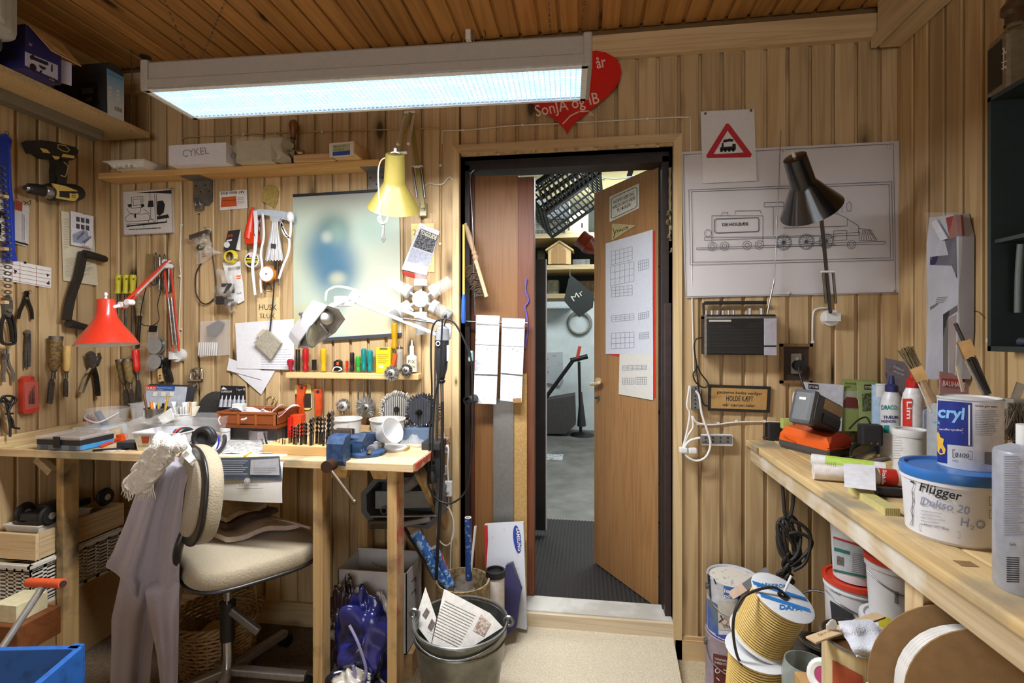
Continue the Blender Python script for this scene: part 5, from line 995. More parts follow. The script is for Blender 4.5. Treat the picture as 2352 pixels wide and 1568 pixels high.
# clear bucket, box, contents
t=thing('plastic_bucket','clear plastic bucket with a white handle lying among the clutter','bucket',T(272,985));c=T(272,990);c.y=2.07;c.z=HB;k=px(1,c);tub(t,c,34*k,42*k,58*k,CLR2,'bucket');cord('bail',[c+V((-.075,-.03,.1)),c+V((-.02,-.09,.085)),c+V((.06,-.1,.07)),c+V((.078,-.02,.1))],.004,WHITE,t,6);obj('tool_inside',MB().rod(c+V((-.03,-.02,.1)),c+V((.04,-.03,.015)),.013,10),mat('6f7f90',.5),t)
t=thing('plastic_box','tall clear plastic box with a sprig print beside the clear bucket','box',T(325,985));A,E=boxat(298,346,927,2.03,.1,HB);rtub(t,A,E,CLR2);text('TEXAS',onY(2.029),(286,975),(308,971),6,INK,t)
t=thing('organizer_case','clear lidded DURO repair set case leaning on the wall','organizer',T(380,962));pl=onPlane(Yp(380,960,2.1),(0,-.96,.28));sheet('case',[(340,884),(346,881),(432,884),(436,888),(426,962),(324,960)],pl,.035,mat('30343c',.4),t);pl2=onPlane(Yp(380,960,2.1)+V((0,-.0012,0)),(0,-.96,.28));sheet('clear_front',[(338,886),(430,888),(420,958),(328,956)],pl2,.001,mat('b4bcc8',.25,var=.15,sc=30),t)
pl3=onPlane(Yp(380,960,2.1)+V((0,-.003,0)),(0,-.96,.28));patch([[(334,885),(360,886),(358,896),(332,895)]],pl3,mat('d8402a',.5),t,'red_label');patch([[(360,886),(402,887),(401,897),(358,896)]],pl3,mat('2a5aa0',.5),t,'blue_label');pl4=onPlane(Yp(380,960,2.1)+V((0,-.0045,0)),(0,-.96,.28));text('DURO',pl4,(335,894),(357,894.5),6,WHITE,t,bold=.02);text('Reparationssæt',pl4,(361,891),(395,892),3.2,WHITE,t);text('til fliser',pl4,(361,896),(376,896),3,WHITE,t)
patch([[(352+19*k,900),(362+19*k,900),(360+19*k,910),(350+19*k,910)]for k in range(3)],pl3,mat('ded8cc',.5),t)
t=thing('pencil_cup','steel cup full of pens and pencils on the bench','cup',T(360,985));c=Yp(361,975,1.98);c.z=HB;k=px(1,c);tub(t,c,21*k,24*k,(Yp(361,936,1.98).z-HB),STEEL,'cup')
for j,(du,tip,cc,r)in enumerate(((-30,905,'6a4a34',.005),(-14,922,'e0842c',.006),(-8,924,'dcdce0',.005),(4,924,'c8a840',.005),(14,926,'232326',.005),(20,918,'dadada',.005),(26,907,'c9a040',.005),(0,930,'2a4a9a',.004))):obj('pen',MB().rod(c+V((du*k*.3,.01*(j%3-1),.01)),Yp(361+du,tip,1.985+.012*(j%3-1)),r,8),mat(cc,.45),t)
# clutter of film, tubs
t=thing('plastic_bag','heap of clear film bags in front of the pencil cup','bag',T(345,995));obj('film',crumple(lambda u,v,d:Yp(u,v,1.95-d),[(300,965),(410,935),(415,990),(290,998)],.0,.06,11,14,10),FILM,t);obj('label',MB().solid([Yp(u,v,1.9)for u,v in[(362,958),(392,936),(400,962),(374,975)]],(0,.002,0)),mat('e8eae4',.7),t)
t=thing('plastic_box','clear shallow food box holding bags beside the ice cream tub','box',T(340,1005));A,E=boxat(279,385,972,1.87,.13,HB);rtub(t,A,E,CLR2)
t=thing('ice_cream_tub','white ice cream tub with a red and cream label','tub',T(350,1035));A,E=boxat(306,410,994,1.775,.14,HB);rtub(t,A,E,mat('e2e2e4',.35,alpha=.9),tap=.01);g=onY(1.7745);patch([[(318,1000),(345,998),(345,1035),(316,1037)]],onPlane((0,1.782,HB),(0,-1,-.13)),mat('d9d2b4',.6),t,'label_paper');patch([[(324,1002),(343,1002),(341,1018),(327,1018)]],onPlane((0,1.780,HB),(0,-1,-.13)),mat('a8482c',.6),t,'red_crest');text('Karamel',onPlane((0,1.779,HB),(0,-1,-.13)),(318,1027),(341,1026),5,mat('5c6a3a',.7),t)
t=thing('utility_knife','orange and black cutter lying at the bench edge','knife',T(270,1030));obj('body',MB().bar(T(232,1028)+V((0,0,.006)),T(284,1008)+V((0,0,.012)),.014,.01,c=.003),mat('d2402a',.4),t);obj('head',MB().cbox(T(285,1012)-V((.02,.02,0)),T(285,1012)+V((.012,.01,.03)),.005),ORANGE,t)
obj('black_tray',MB().cbox(*boxat(267,308,1016,1.80,.06,HB),.003),mat('30343c',.4),None,'small dark plastic tray beside the ice cream tub','tray')
obj('masking_roll',MB().cyl(.022,.045,20,TR(T(266,1008))),mat('cdb892',.7),None,'small cardboard roll behind the orange cutter','roll')
obj('screwdriver',MB().rod(T(213,1037)+V((0,0,.005)),T(300,1031)+V((0,0,.005)),.004,8),BLACK,None,'thin black screwdriver lying along the bench edge','screwdriver')
for k in range(5):a=T(236+14*k,1036-2*(k%3));obj('paper_scrap',MB().box(a,a+V((.04,.03,.0015)),TR(a)@RZ(25*k)@TR(-a)),mat(('d8d4d0','b8403a','cfd2da','e0dcd4','a83c34')[k],.7),None,'small %s paper scrap on the bench edge by the organizer'%('cream','red','pale blue','white','dark red')[k],'scrap','paper scraps by the organizer')
# ear muffs
t=thing('ear_muffs','black and orange ear muffs lying beside the draped chair','ear muffs',T(460,1050));yE=1.79
def cup_(u,v,r,ydir,m,y=yE):
 p=Yp(u,v,y);k=px(r,p);X=zframe(p,ydir);obj('ear_cup',MB().lathe([(1e-4,-k*.75),(k*.7,-k*.7),(k*.98,-k*.3),(k,0),(k*.9,k*.12)],28,X),m,t);obj('cushion',MB().torus(k*.72,k*.27,X@TR(0,0,k*.12),28,10),mat('202124',.4),t);obj('lining',MB().cyl(k*.6,.004,24,X@TR(0,0,k*.02)),mat('303236',.9),t)
cup_(468,1006,27,(.12,-1,.1),mat('26272a',.4));cup_(424,1006,26,(.9,-.35,.1),mat('d8421c',.4),1.83)
cord('headband',[T(u,v)+V((0,0,h))for u,v,h in[(470,1035,.02),(440,1045,.012),(430,1048,.01),(470,1052,.01),(500,1045,.01),(515,1028,.02),(514,1012,.03),(500,1000,.04)]],.008,mat('2a2c30',.4),t,6,8);cord('wire',[Yp(u,v,1.82)for u,v in[(490,990),(500,1000),(503,1015),(498,1030)]],.003,mat('3440c0',.4),t,5);cord('wire',[Yp(u,v,1.84)for u,v in[(405,985),(398,995),(404,1005)]],.003,mat('3440c0',.4),t,5)
t=thing('tissue_cup','white cup stuffed with tissues and a wooden spatula','cup',T(425,985));c=Yp(421,975,2.0);c.z=HB;k=px(1,c);tub(t,c,16*k,21*k,Yp(421,948,2.0).z-HB,WHITE,'cup')
for j in range(6):p=Yp(410+7*j,945,2.0);obj('tissue',MB().grid(lambda a,b_:p+V((.02*(a-.5)*(1+b_)+(j-2.5)*.006*b_,.012*math.sin(5*a+j),-.02+.062*b_*(1-.3*(j%2)))),4,4),mat('eef0f0'if j<4 else 'ddd6c4',.8),t)
sheet('spatula',[(432,926),(436,922),(440,925),(440,952),(432,952)],onY(1.99),.002,mat('cba577',.6),t)
t=thing('plastic_tray','clear tray of thin wooden sticks behind the ear muffs','tray',T(455,985));A,E=boxat(412,500,958,1.93,.12,HB);rtub(t,A,E,CLR2)
for j in range(10):obj('stick',MB().rod((A.x+.012,1.945+.009*j,HB+.03+.003*(j%3)),(E.x-.012,1.95+.008*j,HB+.034+.003*((j+1)%3)),.0022,5),mat('d8c096',.7),t)
# disc, glue card
obj('cutting_disc',MB().cyl(.085,.003,32,TR(Yp(492,940,2.2))@RX(78)),mat('3a3836',.7,sc=200,var=.4),None,'dark cutting disc leaning behind the glue card','disc')
t=thing('blister_card','black glue tube card leaning on the wall behind the wagon','packaging',T(522,965));pl=onPlane(Yp(520,965,2.12),(0,-.97,.22));sheet('card',[(507,885),(563,887),(566,970),(500,970)],pl,.003,mat('1a1a1e',.4),t);pl2=onPlane(Yp(520,965,2.12)+V((0,-.002,0)),(0,-.97,.22));text('SUPERLIM',pl2,(508,901),(532,901),4.5,WHITE,t);text('1 g x 12',pl2,(544,896),(563,896),4.5,WHITE,t);patch([[(508,894),(513,888),(522,894)]],pl2,WHITE,t,'roof_logo')
for j in range(6):spin('glue_tube',onPlane(Yp(520,965,2.12)+V((0,-.012,0)),(0,-.97,.22)),(511+9.5*j,908),(507+10*j,935),[(0,1.2),(.3,2),(.4,4),(1,4.4)],mat('c8ccd4',.25,.5),t,10)
patch([[(525,925),(564,918),(564,950),(522,950)]],pl2,mat('1c4a88',.4,sc=400,c2='8ab0d8',thr=(.48,.52)),t,'blue_checker')
# brown model wagon
t=thing('model_wagon','brown plastic model wagon body full of papers on the bench','model wagon',T(580,985));BRW=mat('8e4a20',.4,var=.1);A,E=boxat(501,634,946,1.99,.17,HB+.07);x0,y0,z0=A;x1,y1,z1=E
b=MB();b.box((x0,y0,z0),(x1,y0+.006,z1)).box((x0,y1-.006,z0),(x1,y1,z1)).box((x0,y0,z0),(x0+.006,y1,z1)).box((x1-.006,y0,z0),(x1,y1,z1)).box((x0,y0,z0),(x1,y1,z0+.006));obj('body',b,BRW,t)
b=MB();b.box((x0-.004,y0-.004,z1-.008),(x1+.004,y0+.008,z1)).box((x0-.004,y1-.008,z1-.008),(x1+.004,y1+.004,z1)).box((x0-.004,y0,z1-.008),(x0+.008,y1,z1)).box((x1-.008,y0,z1-.008),(x1+.004,y1,z1));obj('rim',b,mat('a4582a',.4),t);obj('sill',MB().box((x0-.004,y0-.005,HB+.06),(x1+.004,y1+.004,z0+.004)),mat('7a3c18',.4),t)
for f in(.02,.36,.66,.98):xx=x0+(x1-x0)*f;obj('post',MB().box((xx-.005,y0-.004,z0),(xx+.005,y0,z1-.006)),mat('a4582a',.4),t)
cord('handle',[V((x0+(x1-x0)*.44,y0-.012,z1-.03)),V((x0+(x1-x0)*.5,y0-.014,z1-.028)),V((x0+(x1-x0)*.53,y0-.012,z1-.022))],.004,WHITE,t,4);cord('handle',[V((x0+.014,y0-.005,z1-.02)),V((x0+.01,y0-.01,z1-.035)),V((x0+.014,y0-.005,z1-.055))],.003,WHITE,t,4)
for j in range(3):obj('paper_inside',MB().grid(lambda a,b_:V((x0+.03+.08*j+.1*a,y0+.01+.14*b_,z1-.004+.02*math.sin(4*a+3*b_+j))),6,5),mat('dcd2d4',.7),t)
obj('stamp_box',MB().cbox(*boxat(532,556,928,2.02,.03,z1),.002),WHITE,None,'tiny white box standing in the model wagon','box')
cord('wire_hoop',[Yp(u,v,2.21)for u,v in[(615,930),(613,918),(622,911),(628,918),(624,930),(630,914),(636,922),(632,932)]],.004,mat('b89a68',.3,.8),None,5,label='brass wire bow hanging on the wall behind the wagon',cat='wire')
obj('orange_carton',MB().cbox(*boxat(665,691,953,2.08,.04,HB),.002),mat('d8481c',.45),None,'small orange carton right of the brown wagon','box');obj('red_carton',MB().cbox(*boxat(660,668,958,2.06,.02,HB),.002),RED,None,'narrow red carton between wagon and orange carton','box')
obj('dark_carton',MB().cbox((x0+.02,y0+.02,HB+.0005),(x1-.01,y1,HB+.06),.002),mat('4a4440',.7),None,'dark flat carton under the model wagon','box')
# clear lid, bottles
t=thing('clear_cover','clear square plastic lid lying before the brown wagon','lid',T(582,1000));A=T(520,1006);b=MB();P4=[T(520,1000),T(592,1018),T(650,1008),T(575,985)];up=V((0,0,.045))
for i in range(4):b.solid([P4[i],P4[(i+1)%4],P4[(i+1)%4]+up,P4[i]+up],(P4[(i+2)%4]-P4[(i+1)%4]).normalized()*.002)
b.solid([p+up for p in P4],(0,0,.002));obj('lid',b,glassy('e8dce0',.22,.1),t)
t=thing('oil_bottle','pink oiler bottle with a black needle spout','bottle',T(625,1003));c=T(624,1004);k=px(1,c);obj('bottle',MB().lathe([(1e-4,0),(13*k,0),(12*k,26*k),(9*k,33*k),(5*k,34*k)],20,TR(c)),mat('c23c6c',.25,alpha=.85),t);obj('cap',MB().lathe([(1e-4,44*k),(3*k,44*k),(5*k,36*k),(5.5*k,33*k),(1e-4,33*k)],14,TR(c)),BLACK,t);obj('spout',MB().rod(c+V((0,0,44*k)),c+V((0,0,66*k)),.0025,6),DARKSTEEL,t)
t=thing('jar','small round white jar beside the clear lid','jar',T(518,1014));c=T(518,1014);k=px(1,c);obj('body',MB().cyl(10*k,24*k,20,TR(c)),mat('dcdcda',.35),t);obj('lid',MB().cyl(11*k,7*k,20,TR(c+V((0,0,24*k)))),WHITE,t)
# newspapers on the bench and over its edge
PR=mat('d9d6cf',.85,var=.05);t=thing('newspaper','printed page spread under the ear muffs and hanging over the bench edge','newspaper',(-1.45,1.72,.75))
def npg(a,b_):
 u=462+212*a;
 if b_<.45:q=b_/.45;p=T(470+190*a,1000+48*q);return p+V((0,0,.002))
 q=(b_-.45)/.55;top=T(465+200*a,1050);return V((top.x+.012*(a-.5)*q,YF-.006-.006*math.sin(q*2.5)-.012*q*a,HB+.002-.152*q-.004*q*math.sin(3*a)))
obj('page',MB().grid(npg,12,14,True,.0006),PR,t);YN=YF-.022;g=onY(YN);
patch([[(488,1052),(642,1047),(648,1104),(490,1101)]],onY(YF-.0195),mat('56606e',.8),t,'dark_panel');patch([[(576,1056),(640,1052),(642,1091),(574,1090)]],g,mat('b9b9bf',.8),t,'grey_panel');lines([[(494,1058+5*k),(568-5*(k%3),1058+5*k)]for k in range(7)],g,1.6,mat('b8bcc4',.8),t,'body_text');lines(fine(582,1072,638,1088,3,4),onY(YN-.001),1,mat('6a6a72',.8),t,'small_print')
lines([[(568+8*math.cos(a),1104+8*math.sin(a))for a in[k*PI/8 for k in range(17)]],[(564,1103),(566,1108),(571,1108),(573,1102)]],onY(YN-.001),1,mat('6a707c',.8),t,'chef_logo');patch([[(568+7.6*math.cos(a),1104+7.6*math.sin(a))for a in[k*PI/8 for k in range(16)]]],onY(YN-.0004),PR,t,'logo_disc');text('Kokkekompagniet',g,(549,1116),(593,1115),4,mat('55555a',.8),t);lines([[(544,1122),(604,1121)]],g,.8,mat('77777c',.8),t,'rule');text('o o',g,(493,1120),(503,1120),4,mat('55555a',.8),t)
o=thing('newspaper','crumpled newsprint under the drill bit block and lid','newspaper',T(560,1030));obj('page',MB().grid(lambda a,b_:T(510+120*a,1012+32*b_)+V((0,0,.004+.003*math.sin(9*a)*math.sin(8*b_))),10,6,True,.0006),mat('cfcdc8',.85,sc=120,c2='9a9a98',thr=(.4,.6)),o)
obj('pencil',MB().rod(T(561,1050)+V((0,0,.004)),T(577,1041)+V((0,0,.004)),.0035,6),mat('e0a030',.5),None,'short yellow pencil at the end of the drill block','pencil')
# drill block with bits
t=thing('drill_block','wooden block standing full of twist drills behind the vise','drill stand',T(675,1050));BZ=HB+.036;A=V((T(578,1052).x,1.80,HB));x1=Yp(772,1045,1.80).x;obj('block',MB().cbox((A.x,1.80,HB),(x1,1.93,BZ),.002),wood('d9b57c','b0834a',0,.6,.2),t)
BIT=mat('4a4642',.35,.85,var=.4,sc=120);BITS=mat('8e8a84',.3,.9,var=.3,sc=120)
for j,(u,vt,vb,r)in enumerate(((601,1005,1021,2),(606,992,1022,2.2),(634,996,1014,1.2),(641,1000,1017,1.2),(649,985,1020,1.3),(654,992,1020,1.2),(664,985,1018,2.2),(669,975,1016,2.4),(675,978,1020,2.6),(679,977,1022,2.6),(684,972,1016,2.8),(691,968,1022,3),(697,967,1018,3.2),(702,969,1020,3),(711,960,1024,3.6),(717,955,1022,3.8),(727,954,1018,3.6),(735,955,1020,4.2),(743,955,1018,4),(738,990,1026,2.6),(753,944,1020,5.2),(761,939,1021,5.6))):
 c=Zp(u,vb,BZ);c.y=min(max(c.y,1.815),1.92);top=Yp(u+(vb-vt)*.03,vt,c.y);k=px(1,c);ln=(top-c).length;X=zframe(c-V((0,0,.008)),top-c);b=MB();n=10;b.cyl(r*k*.95,ln*.45,8,X,r*k*.95);vs=[];fs=[];H=14
 for i in range(H+1):
  a=i*.9;z=ln*.45+(ln*.55+.008)*i/H;s_=1 if i<H else.15
  vs+=[(r*k*s_*math.cos(a),r*k*s_*math.sin(a),z),(r*k*.45*s_*math.cos(a+PI/2),r*k*.45*s_*math.sin(a+PI/2),z),(-r*k*s_*math.cos(a),-r*k*s_*math.sin(a),z),(-r*k*.45*s_*math.cos(a+PI/2),-r*k*.45*s_*math.sin(a+PI/2),z)]
 fs=[(4*i+q,4*i+(q+1)%4,4*i+4+(q+1)%4,4*i+4+q)for i in range(H)for q in range(4)];b.add(vs,fs,X,True);s_=obj('twist_drill',b,BITS if j%3==0 else BIT,None,'%s twist drill in the block, number %s from its left end'%('pale steel'if j%3==0 else 'dark steel','one two three four five six seven eight nine ten eleven twelve thirteen fourteen fifteen sixteen seventeen eighteen nineteen twenty twenty-one twenty-two'.split()[j]),'drill bit','twist drills in the wooden block')
 # vise
t=thing('bench_vise','blue bench vise bolted to the bench corner','vise',(-.86,1.8,HB));VB=mat('2c4a72',.45,sc=50,c2='1d2a3c',thr=(.3,.62));xv0,xv1=Yp(768,1040,1.775).x,Yp(806,1040,1.775).x;vx=(xv0+xv1)/2
vz=lambda v:Yp(790,v,1.775).z
obj('swivel_base',MB().lathe([(1e-4,0),(.075,0),(.075,.012),(.055,.02),(1e-4,.02)],28,TR(vx+.05,1.86,HB)),VB,t)
obj('rear_body',MB().prism([(1.80,vz(1058)),(1.80,vz(1016)),(1.835,vz(1001)),(1.9,vz(1010)),(1.95,vz(1012)),(1.95,vz(1062)),(1.82,vz(1066))],(xv1-xv0)*1.05,TR(xv0+.03,0,0)@Matrix(((0,0,1,0),(1,0,0,0),(0,1,0,0),(0,0,0,1)))),VB,t)
obj('front_jaw',MB().prism([(1.715,vz(1012)),(1.73,vz(998)),(1.772,vz(994)),(1.772,vz(1062)),(1.73,vz(1062)),(1.715,vz(1050))],xv1-xv0,TR(xv0,0,0)@Matrix(((0,0,1,0),(1,0,0,0),(0,1,0,0),(0,0,0,1)))),VB,t)
for y in(1.772,1.797):obj('jaw_plate',MB().cbox((xv0-.002,y-.004,vz(999)),(xv1+.004,y+.005,vz(986)),.001),STEEL,t)
obj('slide',MB().box((xv0+.018,1.74,vz(1048)),(xv1-.008,1.9,vz(1022))),DARKSTEEL,t);obj('screw_head',MB().cyl(.021,.045,18,TR(vx-.008,1.715,vz(1056))@RX(90)),mat('4a3428',.5,.6),t);sc_=V((vx-.008,1.682,vz(1056)));a1=Yp(814,1152,1.67)
obj('handle_bar',MB().rod(sc_+(sc_-a1)*.08,a1,.0062,12),mat('7a6a5c',.35,.8),t);obj('handle_knob',MB().sphere(a1,.009,10),mat('7a6a5c',.35,.8),t);text('55',onX(xv0+.03+(xv1-xv0)*1.05+.0008),(831,1042),(839,1040),11,mat('7f96b4',.5),t)
for k in(0,1):obj('bolt',MB().cyl(.009,.012,6,TR(vx+.09+.0*k,1.80+.1*k,HB+.018)),STEEL,t)
# right end of the bench
def rtubthing(name,label,u,v,vt,r0,r1,y,m,cat='tub'):
 t=thing(name,label,cat,T(u,v));c=Yp(u,v,y);c.z=HB;k=px(1,c);tub(t,c,r0*k,r1*k,Yp(u,vt,y).z-HB,m,'tub');return t,c,k
rtubthing('plastic_tub','white oval margarine tub behind the tall drills',795,988,960,30,34,2.08,WHITE);t,c,k=rtubthing('plastic_tub','white tub with a ring of wire bristles by the mops',890,985,961,34,39,2.04,mat('dcdad4',.4));b=MB();rn=random.Random(5)
for j in range(140):a=rn.random()*2*PI;q=c+V((math.cos(a)*33*k,math.sin(a)*33*k,.055));b.rod(q,q+V((rn.uniform(-.02,.02),rn.uniform(-.01,.01),rn.uniform(.006,.02))),.0012,3)
tag(obj('bristles',b,mat('6a6048',.6,.3),t),None,None,None,'stuff');text('Co',onCyl(c.x,c.y,37*k),(870,984),(885,983),6,INK,t)
t,c,k=rtubthing('plastic_tub','small clear tub between drills and vise',770,1010,972,28,33,1.98,CLR2);obj('contents',MB().cyl(27*k,.03,20,TR(c+V((0,0,.004)))),mat('5a5e66',.6,sc=200,var=.5),t)
t=thing('steel_canister','steel canister with a black cap behind the vise','canister',T(859,1022));c=T(859,1020);k=px(1,c);obj('body',MB().cyl(7.5*k,34*k,20,TR(c)),STEEL,t);obj('cap',MB().cyl(9.8*k,18*k,20,TR(c+V((0,0,34*k)))),BLACK,t)
t=thing('funnel','translucent white funnel lying on its side on the bench','funnel',T(895,1015));a,e=Yp(868,1005,1.93),Yp(903,987,1.9);X=zframe(a,e-a);ln=(e-a).length;obj('cone',MB().lathe([(.008,-.02),(.01,0),(.028,.02),(.052,ln),(.05,ln),(.026,.02),(.008,.0)],28,X),MILK,t)
t=thing('rolled_cloth','grey rolled cloth tied with a band beside the vise','cloth',T(862,1045));a,e=T(852,1046)+V((0,0,.018)),T(880,1026)+V((0,0,.022));obj('roll',MB().lathe([(1e-4,0),(.019,0),(.021,.01),(.016,.05),(.022,.1),(1e-4,.1)],18,zframe(a,e-a)),mat('6e6f72',.95,sc=120,bump=.3),t);obj('band',MB().torus(.0175,.003,zframe(a.lerp(e,.45),e-a),18,6),mat('c8bca8',.6),t)
obj('round_cover',MB().lathe([(1e-4,.004),(.042,.004),(.045,.0),(.048,.008),(.044,.012),(1e-4,.006)],28,TR(T(908,1032))),WHITE,None,'round white plastic lid lying near the bench corner','lid')
t=thing('plastic_bag','clear bag of small fittings lying near the bench corner','bag',T(950,1020));obj('film',crumple(lambda u,v,d:T(u,v)+V((0,0,.004+d)),[(905,1002),(985,1000),(985,1022),(915,1030)],0,.03,9,12,8),FILM,t);obj('fitting',MB().cbox(T(915,1024),T(928,1018)+V((0,0,.018)),.003),BLACK,t);obj('fitting',MB().rod(T(930,1020)+V((0,0,.01)),T(970,1010)+V((0,0,.01)),.004,8),STEEL,t)
obj('blue_tray',MB().cbox(*boxat(912,986,984,2.06,.08,HB),.003),mat('5c6f88',.5),None,'flat blue grey tray at the back right of the bench','tray')
for j in range(6):p=Yp(930+9*j,982,2.07);obj('machine_screw',MB().cyl(.004,.016,6,TR(p.x,2.08+.006*(j%3),p.z-.006)@RX(30*(j-3))@RY(20*j)).cyl(.007,.004,6,TR(p.x,2.08+.006*(j%3),p.z+.008)@RX(30*(j-3))@RY(20*j)),STEEL,None,'loose steel screw on the blue grey tray','screw','loose screws on the tray')
obj('brass_block',MB().cbox(T(928,1036),T(942,1030)+V((0,0,.012)),.002),mat('a8925a',.6),None,'tiny brass coloured block at the white lid','block')
t=thing('plastic_case','clear case of parts and white tips hanging left of the papers','case',B(487,820));sheet('case',[(460,738),(517,733),(517,815),(458,820)],onB(.04),.035,glassy('e6e4e0',.25,.1),t);sheet('gun_part',[(474,750),(500,735),(512,742),(505,760),(488,775),(476,772)],onB(.03),.015,mat('4a4a4c',.5),t)
for j in range(9):spin('white_tip',onB(.025),(458+5*j,786),(456+5*j,816),[(0,2.2),(1,1.6)],WHITE,t,8)
# == CHAIR AND THINGS UNDER THE LEFT BENCH
TAN=mat('a3977f',.95,var=.12,sc=160,bump=.25,sheen=.2);CX=V((-1.285,1.80,0));RIMB=mat('211f1e',.35)
ch=thing('office_chair','old swivel chair with beige cushions tucked under the bench','chair',CX);K_=TR(CX)@RZ(-38)
def pad(w,d,h,z,X,m,name,e=.55):
 b=MB();n,k=36,8;vs=[]
 for i in range(k+1):
  ph=-PI/2+PI*i/k;s_=math.cos(ph)**.45 if 0<i<k else 0.01
  for j in range(n):
   a=2*PI*j/n;c,q=math.cos(a),math.sin(a);x_=math.copysign(abs(c)**e,c);y_=math.copysign(abs(q)**e,q);vs.append((w/2*x_*(.86+.14*s_)*(1 if s_>.02 else.6),d/2*y_*(.86+.14*s_)*(1 if s_>.02 else.6),z+h/2*math.sin(ph)))
 b.add(vs,[(i*n+j,i*n+(j+1)%n,(i+1)*n+(j+1)%n,(i+1)*n+j)for i in range(k)for j in range(n)]+[list(range(n))[::-1],list(range(k*n,k*n+n))],X,True);return obj(name,b,m,ch)
pad(.46,.45,.07,.54,K_,TAN,'seat');pad(.465,.455,.018,.508,K_,RIMB,'seat_shell')
BX=TR(Yp(462,1130,1.60))@RZ(-36)@RX(84);pad(.37,.32,.055,.01,BX,TAN,'backrest',.8);pad(.375,.325,.016,.036,BX,RIMB,'backrest_rim',.8);pad(.31,.265,.014,.045,BX,TAN,'back_panel',.8)
BXc=BX.translation
obj('back_strut',MB().tube([BX@V((0,-.1,.03)),BX@V((0,-.2,.05)),K_@V((0,-.2,.5)),K_@V((0,-.02,.5))],.014,8,False,6),RIMB,ch)
pc=Yp(523,1400,1.79);pc.z=0;obj('gas_post',MB().cyl(.014,.3,18,TR(pc+V((0,0,.22)))),CHROME,ch);obj('post_sleeve',MB().cyl(.026,.13,18,TR(pc+V((0,0,.2)))).cyl(.03,.015,18,TR(pc+V((0,0,.33)))),RIMB,ch);obj('post_base',MB().cyl(.022,.17,18,TR(pc+V((0,0,.06)))),CHROME,ch)
obj('lever',MB().bar(pc+V((.02,-.01,.32)),pc+V((.13,.0,.24)),.02,.03,c=.006),mat('8a8680',.4,.6),ch)
for k in range(5):
 a=math.radians(8+72*k);d=V((math.cos(a),math.sin(a),0));obj('base_arm',MB().bar(pc+V((0,0,.085)),pc+d*.3+V((0,0,.06)),.035,.028,c=.006),mat('a8a49c',.35,.7),ch);obj('caster',MB().cyl(.026,.04,14,TR(pc+d*.3+V((0,0,.027))-V((-d.y,d.x,0))*.02)@zframe((0,0,0),(-d.y,d.x,0))),BLACK,ch)
 # folded cloths on the seat
t=thing('folded_blanket','brown and cream folded blanket lying on the chair seat','blanket',(-1.25,1.85,.575));
for k,(c,z,pts)in enumerate((('c9b8a8',0,[(425,1205),(560,1180),(690,1210),(520,1245)]),('5a463e',.03,[(440,1190),(545,1158),(640,1175),(520,1215)]),('bcae9c',.05,[(470,1180),(545,1150),(612,1165),(520,1200)]))):
 tl,tr,br,bl=[V(p)for p in pts];f_=lambda a,b_:Zp(*tl.lerp(tr,a).lerp(bl.lerp(br,a),b_),.585+z)+V((0,0,.012*math.sin(7*a+4*b_+k)*math.sin(PI*a)))
 obj('fold',MB().grid(f_,14,10,True,.018),mat(c,.95,sc=40,var=.25,bump=.3,c2='4a3830'if k==1 else None),t)
cord('fringe',[Zp(u,v,.6)for u,v in[(610,1190),(640,1195),(670,1200),(712,1212)]],.006,mat('c9b0a0',.9),t,4)
# grey cloth over the backrest
t=thing('grey_cloth','grey lilac trousers draped over the chair back down to the floor','cloth',(-1.6,1.5,0));GC=mat('a29ca6',.95,var=.08,sc=220,bump=.15,sheen=.3)
def drape(top,left,right,y0,amp,ph,nf,name,n=30,k=34):
 def at(path,s_):
  i=min(int(s_*(len(path)-1)),len(path)-2);q=s_*(len(path)-1)-i;return V(path[i]).lerp(V(path[i+1]),q)
 def f_(a,b_):
  l,r=at(left,b_),at(right,b_);p=l.lerp(r,a);dep=amp*(.3+.7*b_)*(math.sin(nf*PI*a+ph+1.5*b_)+.45*math.sin(2.3*nf*PI*a+2+2*b_));roll=.10*max(0,1-b_*9)**2
  return Yp(p.x,p.y,y0+dep+roll-.10*b_*(1-b_)+.05*b_)
 return obj(name,MB().grid(f_,n,k,True,.003),GC,t)
drape(None,[(345,1048),(318,1120),(290,1200),(262,1265),(243,1300),(262,1310),(275,1318)],[(446,1052),(425,1120),(416,1200),(413,1290),(412,1360),(408,1430),(402,1488)],1.56,.026,.4,3.4,'upper_leg')
drape(None,[(285,1290),(278,1330),(258,1420),(258,1490),(255,1568),(250,1660)],[(380,1300),(375,1350),(360,1420),(350,1500),(345,1568),(340,1660)],1.60,.022,1.2,2.2,'lower_leg');drape(None,[(330,1330),(345,1420),(362,1500),(370,1568),(375,1660)],[(413,1300),(412,1400),(410,1500),(408,1568),(405,1660)],1.555,.012,2.2,1.6,'lower_leg')
# sheepskin
t=thing('sheepskin','woolly white sheepskin lying over the top of the chair back','sheepskin',(-1.5,1.55,.9));FL=mat('e2ddd4',1,var=.12,sc=70,bump=.9);rn=random.Random(8);b=MB()
def fl(a,b_):
 l=V((372,1000)).lerp(V((290,1118)),b_);r=V((430,1010)).lerp(V((352,1095)),b_)if b_<.7 else V((374,1069)).lerp(V((330,1128)),(b_-.7)/.3);p=l.lerp(r,a);return Yp(p.x,p.y,1.50+.05*(a-.5)**2-.012*math.sin(17*a+9*b_)*math.sin(13*b_+4*a)+.03*max(0,.15-b_)*6)
b.grid(fl,26,30,True,.02)
def fl2(a,b_):
 l=V((395,1003)).lerp(V((455,1060)),a);p=l+V((22,8))*b_*(1-.3*a);p2=V((470+26*a,1060+130*a));q=l.lerp(V((425+50*a,1005+75*a)),b_);return Yp(q.x,q.y,1.53+.05*b_+.008*math.sin(20*a+6*b_))
